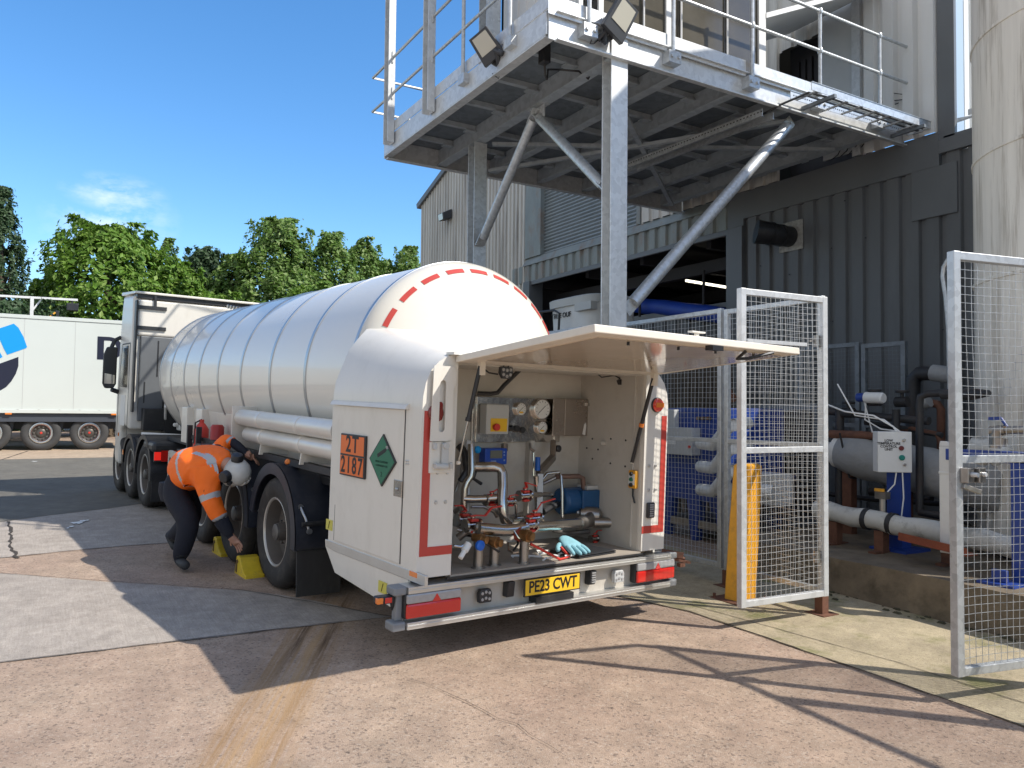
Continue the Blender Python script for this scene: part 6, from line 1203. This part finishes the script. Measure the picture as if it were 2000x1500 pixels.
def bw():
    m = MB(); s = [(.02, .29), (-.008, .32), (-.018, .39), (-.01, .45), (.03, .495), (.06, .50)]; m.lathe(s+[(.36-x, r) for x, r in s[::-1]], (0, 0, 0), (0, 1, 0), 44, False); t = m.build('wheel', mat('clean_tyre', (.05, .05, .05), .7, var=.15, vs=6), bt_)
    m = MB(); m.lathe([(.005, .295), (-.012, .295), (-.016, .28), (-.010, .245), (.012, .225), (.015, .223)], (0, 0, 0), (0, 1, 0), 36, False); m.build('rim', RIMB, t)
    m = MB(); m.lathe([(.014, .224), (.06, .215), (.075, .14), (.05, .11), (.035, .05), (.035, 0)], (0, 0, 0), (0, 1, 0), 36, False); m.build('wheel_disc', mat('dirty_disc', (.10, .09, .08), .5, metal=.5, var=.4, vs=12), t)
    m = MB()
    for k in range(10): a = k*math.pi/5; m.lathe([(0, .022), (.03, .026), (.1, .026)], (.175*math.cos(a), .03, .175*math.sin(a)), (0, 1, 0), 8)
    m.build('wheel_nut', HUB, t)
    m = MB(); m.lathe([(-.0, .025), (.01, .035), (.03, .035)], (0, .02, 0), (0, 1, 0), 12); m.build('hub_cap', RED, t); return t
q0 = bw()
for i, x in enumerate((-1.36, -.155, 1.046)):
    w = q0 if i == 0 else copy_tree(q0, bt_); w.location = Vector((x, YT+.12, gz(YT)+.495))-Vector((1.7, YT, gz(YT)))
    if i == 2:
        for ch in w.children:
            if ch.name.startswith('rim'): pass
for i in range(2):
    m = BT(); x = (-1.02, 1.58)[i]; m.box(x, YT-.03, 1.615, x+.16, YT+.05, 1.675); m.build('marker_lamp', AMBER, bt_, smooth=0, bevel=.01)
m = BT(); zc2 = (3.902+3.232)/2; h = .67; x0 = 1.178; outer = [(x0, zc2-h/2), (x0+.30, zc2-h/2)]+[(x0+.30+.36*math.cos(t), zc2+h/2*math.sin(t)) for t in [math.pi*(i/16-.5) for i in range(17)]]+[(x0, zc2+h/2)]
inner = [(x0+.17, zc2-h/2+.11), (x0+.30, zc2-h/2+.11)]+[(x0+.30+.20*math.cos(t), zc2+(h/2-.11)*math.sin(t)) for t in [math.pi*(i/16-.5) for i in range(17)]]+[(x0+.17, zc2+h/2-.11)]
n_ = len(outer); A = [m.v((x, YT-.006, z)) for x, z in outer]; B = [m.v((x, YT-.006, z)) for x, z in inner]
for i in range(n_): m.f([A[i], A[(i+1) % n_], B[(i+1) % n_], B[i]])
m.build('letter', LOGOK, bt_, smooth=0, fix=False)
ec = hY(-75, 690, YT)                                # round emblem, its right rim seen at the frame edge
def P2(u, v): p = hY(u, v, YT); return (p.x, p.z)
def flat(polys, mt, nm):
    m = BT()
    for po in polys: m.f([m.v((*[P2(u, v)][0][:1], YT-.006, P2(u, v)[1])) for u, v in po])
    bmesh.ops.triangulate(m.bm, faces=m.bm.faces[:]); m.build(nm, mt, bt_, smooth=0, fix=False)
flat([[(-40, 655), (-20, 648), (0, 641), (27, 632), (36, 640), (46, 658), (53, 678), (51, 680), (14, 693), (7, 680), (0, 664), (-40, 672)], [(-40, 700), (-40, 690), (0, 688), (5, 697), (0, 700)]], LOGOB, 'emblem_blue')
flat([[(-60, 730), (0, 710), (36, 697), (36, 715), (31, 730), (22, 745), (12, 756), (0, 763), (-60, 790)]], LOGOK, 'emblem_navy')
# gantry pole beyond the trailer
gt = thing('gantry', 'white steel gantry with a dark camera behind the box trailer', 'gantry', (-.55, 30, gz(30)))
m = MB((-.55, 30, gz(30))); P = lambda u, v: hY(u, v, 30); m.box(-.60, 29.95, .6, -.50, 30.05, P(62, 580).z); m.bar(P(-200, 567), P(152, 586), .07); m.bar(P(62, 608), P(82, 583), .05); m.build('pole', WHITE, gt, smooth=0)
m = MB((-.55, 30, gz(30))); a = P(130, 592); b = P(153, 608); m.box(a.x, 29.9, b.z, b.x, 30.2, a.z); m.bar(P(141, 586), P(141, 594), .05); m.build('camera', BLACKP, gt, smooth=0, bevel=.02)
bm_ = thing('barrier_arm', 'yellow and black striped barrier arm behind the box trailer', 'barrier', tuple(hY(105, 620, 29)))
m = MB(bm_.location); a = hY(88, 627, 29); b = hY(112, 607, 29)
for i in range(6):
    m.mi = i % 2; m.bar(a.lerp(b, i/6), a.lerp(b, (i+1)/6), .10, .05)
m.build('arm', [YELLOWP, BLACKP], bm_, smooth=0); m = MB(bm_.location); m.box(b.x-.03, 28.98, .68, b.x+.05, 29.06, b.z); m.build('post', BLACKP, bm_, smooth=0)
# ---------------- trees beyond the yard ----------------
def blob_tree(name, label, u, v, Y, hw, kind, leaf, n, lsz, low=None, lumps=9, seed=0, group='trees beyond the yard', lean=0, sparse=0):
    R = random.Random(seed*17+5); top = hY(u, v, Y); base = Vector((top.x, Y, gz(Y))); H = top.z-base.z
    t = thing(name, label, 'tree', base, group)
    m = MB(); z0 = low if low is not None else H*.16
    tr0 = H*.028+.05; P = [Vector((0, 0, -.1)), Vector((.1*R.random(), .1, H*.25)), Vector((lean*.4, R.uniform(-.2, .2), H*.55)), Vector((lean*.8, 0, H*.9))]; m.tube(P, [tr0*1.3, tr0, tr0*.65, tr0*.15], 8)
    def pf_(f): return {'round': math.sin(math.pi*min(1, .25+f*.74))**.55, 'cone': (1-f)**.8*.95+.04, 'oval': math.sin(math.pi*(.27+.715*f))**.75}[kind]
    for i in range(14):
        f = R.uniform(.05, .9); a = R.random()*6.283; z = z0+(H-z0)*f; c = Vector((math.cos(a)*hw*pf_(f)*.7, math.sin(a)*hw*pf_(f)*.7, z)); s0 = P[1].lerp(P[3], f*.8)
        m.tube([s0, s0.lerp(c, .5)+Vector((0, 0, -.12)), c], [tr0*.3, tr0*.18, tr0*.05], 5)
    m.build('trunk', BARK, t)
    m = MB(); bm = m.bm; sd = Vector((seed*7.3, 0, 0)); shoots = [(R.random()*6.283, R.uniform(.15, .98), R.uniform(.10, .24)) for _ in range(lumps*4)]
    for _ in range(n):
        if R.random() < .22:                         # leafy shoots that break the outline
            a, f, ln = R.choice(shoots); q = R.random(); z = z0+(H-z0)*f+ln*hw*2.2*q; rr = hw*pf_(f)*(.92+ln*.8*q); j_ = .10*hw*(1-q*.7)
            p = Vector((math.cos(a)*rr+R.gauss(0, j_), math.sin(a)*rr+R.gauss(0, j_), min(z+R.gauss(0, j_), H*1.01))); d = Vector((math.cos(a), math.sin(a), .4))
        else:
            f = R.random()**.85; a = R.random()*6.283; dirv = Vector((math.cos(a), math.sin(a), f*2.2)); b_ = noise.noise(dirv*1.7+sd)*.34+noise.noise(dirv*4.2+sd)*.22
            rr = hw*pf_(f)*(1+b_)*(.50+.50*R.random()**.5); p = Vector((math.cos(a)*rr+lean*f, math.sin(a)*rr, z0+(H-z0)*f*(1+.05*b_)))
            if noise.noise(p*(1.5/max(.7, hw*.45))+sd) < -.26+sparse: continue
            d = Vector((math.cos(a), math.sin(a), f-.3))
        d.normalize(); nrm = (d+Vector((R.gauss(0, .6), R.gauss(0, .6), R.gauss(0, .6)+.45))).normalized(); a1 = nrm.orthogonal().normalized(); a1.rotate(Matrix.Rotation(R.random()*6.28, 3, nrm)); a2 = nrm.cross(a1); w = lsz*R.uniform(.55, 1.3)
        vs = [bm.verts.new(p+a1*w), bm.verts.new(p+a2*w*.5+nrm*w*.12), bm.verts.new(p-a1*w), bm.verts.new(p-a2*w*.5+nrm*w*.12)]; bm.faces.new(vs)
    m.build('crown', leaf, t, smooth=0, fix=False); return t
T = blob_tree
T('pine_tree', 'tall dark feathery tree above the emblem end of the box trailer', 5, 372, 33, 1.35, 'cone', LEAF3, 16875, 0.078, low=3, lumps=16, seed=1, sparse=.16)
T('maple_tree', 'broad bright green tree behind the box trailer and tractor cab', 215, 440, 34, 2.6, 'round', LEAF1, 28125, 0.125, low=1.5, lumps=10, seed=2)
T('maple_tree', 'low green bushy tree left of the broad tree behind the box trailer', 105, 540, 36, 1.3, 'round', LEAF1, 9375, 0.117, low=1, lumps=6, seed=3)
T('young_tree', 'thin pale tree top between the broad tree and the cab roof', 328, 468, 38, 1.0, 'oval', LEAF2, 7125, 0.094, low=2, lumps=10, seed=4, sparse=.14)
T('maple_tree', 'green tree low over the roof deflector of the cab', 345, 515, 34, 1.5, 'round', LEAF1, 13125, 0.109, low=1.5, lumps=7, seed=5)
T('oak_tree', 'dark small crowned tree right of the cab roof', 398, 490, 40, 1.6, 'round', LEAF3, 12187, 0.117, low=2, lumps=8, seed=6)
T('ash_tree', 'rounded mid green tree just left of the tall willow', 455, 500, 38, 1.5, 'oval', LEAF2, 12187, 0.109, low=2, lumps=8, seed=7)
T('willow_tree', 'tall full willow behind the tank, highest of the middle trees', 548, 432, 37, 2.5, 'oval', LEAF2, 28125, 0.117, low=1.5, lumps=10, seed=8)
T('willow_tree', 'pale green willow right of the tallest willow', 645, 460, 37, 2.0, 'oval', LEAF2, 18750, 0.109, low=1.5, lumps=9, seed=9)
T('willow_tree', 'pale pointed willow second from the ribbed gable', 712, 470, 38, 1.8, 'oval', LEAF2, 15937, 0.109, low=1.5, lumps=9, seed=10)
T('ash_tree', 'thin topped tree standing against the ribbed gable wall', 798, 482, 39, 1.7, 'oval', LEAF2, 12187, 0.101, low=2, lumps=9, seed=11, sparse=.1)
T('ash_tree', 'light green tree filling between the willows and the gable', 755, 510, 40, 1.6, 'round', LEAF1, 10312, 0.101, low=2, lumps=7, seed=12)
T('bush', 'dark green bush in front of the willows behind the tank', 600, 560, 34, 2.2, 'round', LEAF1, 13125, 0.109, low=.5, lumps=5, seed=13, group='bushes beyond the yard')
T('bush', 'dark green bush below the feathery tree behind the box trailer', 10, 590, 31, 2.2, 'round', LEAF3, 13125, 0.101, low=.5, lumps=5, seed=14, group='bushes beyond the yard')
T('bush', 'leafy bush behind the cab below the small crowned tree', 420, 575, 35, 2.2, 'round', LEAF1, 13125, 0.109, low=.5, lumps=5, seed=15, group='bushes beyond the yard')
m = MB(); R_ = random.Random(99)
for i in range(26000):
    x = R_.uniform(-60, 26); y = 42+R_.random()*4; z = gz(30)+R_.random()**.8*(4.0+1.3*noise.noise(Vector((x*.3, 0, 0)))); p = Vector((x, y, z)); w = R_.uniform(.18, .34); n_ = Vector((R_.gauss(0, 1), R_.gauss(-.6, 1), R_.gauss(.5, 1))).normalized(); a1 = n_.orthogonal().normalized(); a2 = n_.cross(a1)
    m.f([m.v(p+a1*w), m.v(p+a2*w*.6), m.v(p-a1*w), m.v(p-a2*w*.6)])
struct(m.build('hedgerow', LEAF3, smooth=0, fix=False), 'stuff')
# ---------------- worker bending to place the chock ----------------
pw_ = tw(-.493, 3.69, 0); pw_.z = gz(pw_.y)
pe = thing('person', 'worker in orange hi-vis jacket and white hard hat bending to place a wheel chock', 'person', pw_)
def L3(p): return tw(*p)-pw_
def skin(name, joints, edges, parent, levels=2):
    """joints: name -> (point, radius); one continuous skinned surface"""
    ks = list(joints); me = bpy.data.meshes.new(name); me.from_pydata([joints[k][0] for k in ks], [(ks.index(a), ks.index(b)) for a, b in edges], [])
    o = bpy.data.objects.new(name, me); C.objects.link(o); sm = o.modifiers.new('skin', 'SKIN'); sm.use_smooth_shade = True
    sb = o.modifiers.new('sub', 'SUBSURF'); sb.levels = sb.render_levels = levels
    for i, k in enumerate(ks):
        r = joints[k][1]; r = (r, r) if not isinstance(r, tuple) else r; me.skin_vertices[0].data[i].radius = r
    me.skin_vertices[0].data[0].use_root = True
    dg = bpy.context.evaluated_depsgraph_get(); nm = bpy.data.meshes.new_from_object(o.evaluated_get(dg)); bpy.data.objects.remove(o)
    nm.name = name; q = bpy.data.objects.new(name, nm); C.objects.link(q); q.parent = parent; nm.shade_smooth(); return q
J = {}
def j(n, p, r): J[n] = (L3(p), r)
j('hip', (-.47, 4.12, .84), .175); j('waist', (-.42, 3.95, .94), .15); j('chest', (-.29, 3.66, 1.06), .165); j('neck', (-.19, 3.42, 1.06), .07); j('headb', (-.15, 3.33, 1.02), .085); j('headt', (-.10, 3.26, .95), .095)
j('hipL', (-.55, 4.02, .73), .155); j('kneeL', (-.44, 3.72, .45), .122); j('ankL', (-.50, 3.78, .12), .092); j('heelL', (-.51, 3.80, .05), .055); j('toeL', (-.49, 3.58, .035), .05)
j('hipR', (-.38, 4.16, .73), .155); j('kneeR', (-.34, 4.08, .42), .118); j('ankR', (-.40, 4.50, .18), .085); j('heelR', (-.41, 4.68, .16), .055); j('toeR', (-.38, 4.50, .03), .045)
j('shN', (-.38, 3.50, .98), .09); j('elN', (-.31, 3.40, .62), .062); j('wrN', (-.16, 3.31, .36), .04)
j('shF', (-.16, 3.72, 1.16), .09); j('elF', (-.10, 3.72, 1.29), .065); j('wrF', (.04, 3.56, 1.15), .04)
E_ = [('hip', 'waist'), ('waist', 'chest'), ('chest', 'neck'), ('neck', 'headb'), ('headb', 'headt'), ('hip', 'hipL'), ('hipL', 'kneeL'), ('kneeL', 'ankL'), ('ankL', 'heelL'), ('heelL', 'toeL'), ('hip', 'hipR'), ('hipR', 'kneeR'), ('kneeR', 'ankR'), ('ankR', 'heelR'), ('heelR', 'toeR'), ('chest', 'shN'), ('shN', 'elN'), ('elN', 'wrN'), ('chest', 'shF'), ('shF', 'elF'), ('elF', 'wrF')]
# hands: palm and five bent fingers rooted in it
def hand(pre, wr, palm_dir, spread, curl, s=1.0):
    d = L3(palm_dir)-L3((0, 0, 0)); d.normalize(); sp = L3(spread)-L3((0, 0, 0)); sp = (sp-d*sp.dot(d)).normalized(); cu = L3(curl)-L3((0, 0, 0)); cu = (cu-d*cu.dot(d)-sp*cu.dot(sp)).normalized()
    w = J[wr][0]; J[pre+'p'] = (w+d*.055*s, (.028*s, .040*s)); J[pre+'k'] = (w+d*.095*s, (.020*s, .042*s)); E_.append((wr, pre+'p')); E_.append((pre+'p', pre+'k'))
    for i, (o, l) in enumerate(((-.034, .072), (-.012, .085), (.011, .080), (.033, .062))):
        b = w+d*.105*s+sp*o*s; k1 = b+d*l*.5*s+cu*.006*s+sp*o*.15; k2 = b+d*l*.95*s+cu*.026*s+sp*o*.25
        J[pre+'a%d' % i] = (b, .0105*s); J[pre+'b%d' % i] = (k1, .0098*s); J[pre+'c%d' % i] = (k2, .008*s); E_.extend([(pre+'k', pre+'a%d' % i), (pre+'a%d' % i, pre+'b%d' % i), (pre+'b%d' % i, pre+'c%d' % i)])
    t1 = w+d*.05*s-sp*.05*s; t2 = w+d*.085*s-sp*.066*s+cu*.012; J[pre+'t1'] = (t1, .012*s); J[pre+'t2'] = (t2, .0095*s); E_.extend([(pre+'p', pre+'t1'), (pre+'t1', pre+'t2')])
dn_ = Vector((-.065, 3.25, .235))-Vector((-.16, 3.31, .36))
hand('n', 'wrN', (dn_.x, dn_.y, dn_.z), (.45, -.8, .35), (-.1, .3, -1), 1.05)
hand('f', 'wrF', (.55, -.55, -.45), (.5, .7, -.2), (.2, .1, -1), 1.05)
body = skin('body', J, E_, pe)
me = body.data
for x in (NAVY, SKIN, BOOT): me.materials.append(x)
hands = [J['wrN'][0], J['wrF'][0]]; tips = [J['nk'][0], J['fk'][0]]
for p in me.polygons:
    c = p.center; k = 0
    if min((c-J['headb'][0]).length, (c-J['headt'][0]).length) < .15: k = 1
    for w, q in zip(hands, tips):
        if (c-w).dot((q-w).normalized()) > .012 and (c-w).length < .26: k = 1
    if (c-J['toeL'][0]).length < .18 and c.z < J['ankL'][0].z-.0 or (c-J['toeR'][0]).length < .26 and c.z < J['ankR'][0].z-.02: k = 2
    p.material_index = k
# jacket: a slightly larger skin over trunk and arms
K = {}
def jk(n, p, r): K[n] = (L3(p), r)
jk('hem', (-.475, 4.10, .86), (.20, .225)); jk('waist', (-.42, 3.94, .96), (.205, .23)); jk('chest', (-.30, 3.68, 1.07), (.205, .245)); jk('col', (-.215, 3.47, 1.07), (.11, .12)); jk('col2', (-.185, 3.42, 1.05), (.095, .10))
jk('shN', (-.38, 3.52, .98), .14); jk('elN', (-.315, 3.41, .66), .10); jk('cufN', (-.235, 3.36, .50), .085); jk('shF', (-.16, 3.73, 1.16), .12); jk('elF', (-.105, 3.73, 1.29), .088); jk('cufF', (-.03, 3.66, 1.235), .062)
ja = skin('jacket', K, [('hem', 'waist'), ('waist', 'chest'), ('chest', 'col'), ('col', 'col2'), ('chest', 'shN'), ('shN', 'elN'), ('elN', 'cufN'), ('chest', 'shF'), ('shF', 'elF'), ('elF', 'cufF')], pe, 4)
me = ja.data
for x in (HIVIS, TAPE, NAVY): me.materials.append(x)
bones = [('hem', 'waist'), ('waist', 'chest'), ('chest', 'col'), ('chest', 'shN'), ('shN', 'elN'), ('elN', 'cufN'), ('chest', 'shF'), ('shF', 'elF'), ('elF', 'cufF')]
bands = {('hem', 'waist'): ((-.1, .28),), ('waist', 'chest'): ((.16, .34), (.86, .99)), ('shN', 'elN'): ((.70, .86),), ('elN', 'cufN'): ((.72, 1.05),), ('chest', 'shN'): ((.10, .30),), ('shF', 'elF'): ((.02, .28),), ('elF', 'cufF'): ((.28, .5),), ('chest', 'shF'): ((.15, .34),)}
tax = (K['chest'][0]-K['hem'][0]).normalized(); tlat = tax.cross(Vector((0, 0, 1))).normalized()
for v in me.vertices:
    n_ = noise.noise(v.co*9)*.5+noise.noise(v.co*21)*.35; v.co += v.normal*n_*.011
for p in me.polygons:
    best = None
    for a, b in bones:
        A, B = K[a][0], K[b][0]; d = B-A; t = (p.center-A).dot(d)/d.length_squared; tc_ = min(1, max(0, t)); q = (p.center-(A+d*tc_)).length
        if best is None or q < best[0]: best = (q, (a, b), t)
    k = 0
    if best[1][0] in ('hem', 'waist') or best[1][1] in ('col', 'shN', 'shF') and best[1][0] == 'chest':
        t_ = (p.center-K['hem'][0]).dot(tax); l_ = (p.center-K['hem'][0]).dot(tlat)
        if -.02 < t_ < .055 or .295 < t_ < .345: k = 1
        if t_ > .345 and .10 < abs(l_) < .14 and best[1][0] == 'chest' and best[1][1] != 'shN' or t_ > .345 and .12 < abs(l_) < .16 and best[1][1] == 'shN': k = 1
    else:
        for lo, hi in bands.get(best[1], ()):
            if lo <= best[2] <= hi: k = 1
    p.material_index = k
m = MB(); m.tube([K['cufN'][0]+(K['cufN'][0]-K['elN'][0])*-.05, K['cufN'][0].lerp(J['wrN'][0], .55), J['wrN'][0].lerp(K['cufN'][0], .08)], [.075, .066, .052], 14); m.build('sleeve_cuff', NAVY, pe, smooth=70)
m = MB(); a = J['hip'][0]; m.loft([[J['hip'][0]+Vector((math.cos(t)*.19, math.sin(t)*.2, .0))+Vector((0, 0, -.03)) for t in [6.283*i/20 for i in range(20)]], [J['hip'][0]+Vector((math.cos(t)*.20, math.sin(t)*.2, -.12)) for t in [6.283*i/20 for i in range(20)]], [J['hip'][0]+Vector((math.cos(t)*.17, math.sin(t)*.19, -.22)) for t in [6.283*i/20 for i in range(20)]]], closed=True, caps=True); m.build('trouser_seat', NAVY, pe, smooth=70)
# hard hat with ear defenders, crown pointing to the camera and down
hc = L3((-.125, 3.30, .985)); ax = (L3((.085, 3.0, .89))-hc).normalized(); sd_ = ax.orthogonal().normalized()
m = MB(); m.lathe([(-.045, .152), (-.04, .158), (-.03, .140), (.02, .136), (.07, .118), (.11, .085), (.135, .045), (.143, 0)], hc, ax, 32); hat_ = m.build('hard_hat', HELM, pe, smooth=60)
rt = ax.cross(Vector((0, 0, 1))).normalized(); upv = rt.cross(ax).normalized(); fr_ = (rt*-.55-upv*.83)
m = MB(); side_ = ax.cross(fr_).normalized()
cr = lambda a, k: hc+fr_*(.137*math.cos(a))*math.cos(k)+side_*.137*math.sin(k)*math.cos(a)+ax*(.004+.140*math.sin(a))
for k0, k1 in ((-.30, -.62), (.30, .62)): m.tube([cr(.35+.75*i/6, k0+(k1-k0)*i/6*.8) for i in range(7)], .0085, 6)
m.tube([cr(.2+1.0*i/6, 0) for i in range(7)], .013, 8)
pk_ = [cr(0, k)+ax*-.04 for k in (-.8, -.4, 0, .4, .8)]; pk2 = [p+fr_*(.065*math.cos(k*1.6))+ax*-.012 for p, k in zip(pk_, (-.8, -.4, 0, .4, .8))]
m.loft([pk_, pk2, [p+ax*.008 for p in pk2], [p+ax*.016 for p in pk_]])
m.build('hat_ridge', HELM, hat_, smooth=60)
for a_ in (upv*-.25+rt*.97, upv*.97+rt*.30):
    a_ = a_.normalized(); c = hc+a_*.150-ax*.005; m = MB(); m.lathe([(-.03, .045), (-.02, .060), (.02, .060), (.04, .05), (.045, .02)], c, a_, 18); m.build('ear_defender', BLACKP, pe)
m = MB(); c = hc+rt*.105-upv*.085+ax*.03; m.lathe([(0, .026), (.03, .022)], c, (rt-upv*.6+ax*.4), 12); m.build('hat_lamp_mount', BLACKP, hat_)
# face under the hat: nose, eyes, mouth, ears
fc = hc-ax*.085+fr_*.075
m = MB(); m.lathe([(0, .020), (.02, .016), (.035, .006)], fc+fr_*.015, fr_, 10); m.build('nose', SKIN, pe)
m = MB()
for s in (-1, 1): m.lathe([(0, .013), (.008, .010)], hc-ax*.062+fr_*.085+side_*s*.033, fr_, 10)
m.build('eye', BLACK, pe)
m = MB(); m.bar(hc-ax*.125+fr_*.083+side_*-.022, hc-ax*.125+fr_*.083+side_*.022, .008); m.build('mouth', mat('lip', (.3, .12, .1), .5), pe)
m = MB(); c = L3((-.36, 3.40, .80)); m.box(c.x-.05, c.y-.03, c.z-.012, c.x+.035, c.y+.0, c.z+.012); m.build('arm_badge', NAVY, pe, smooth=0)
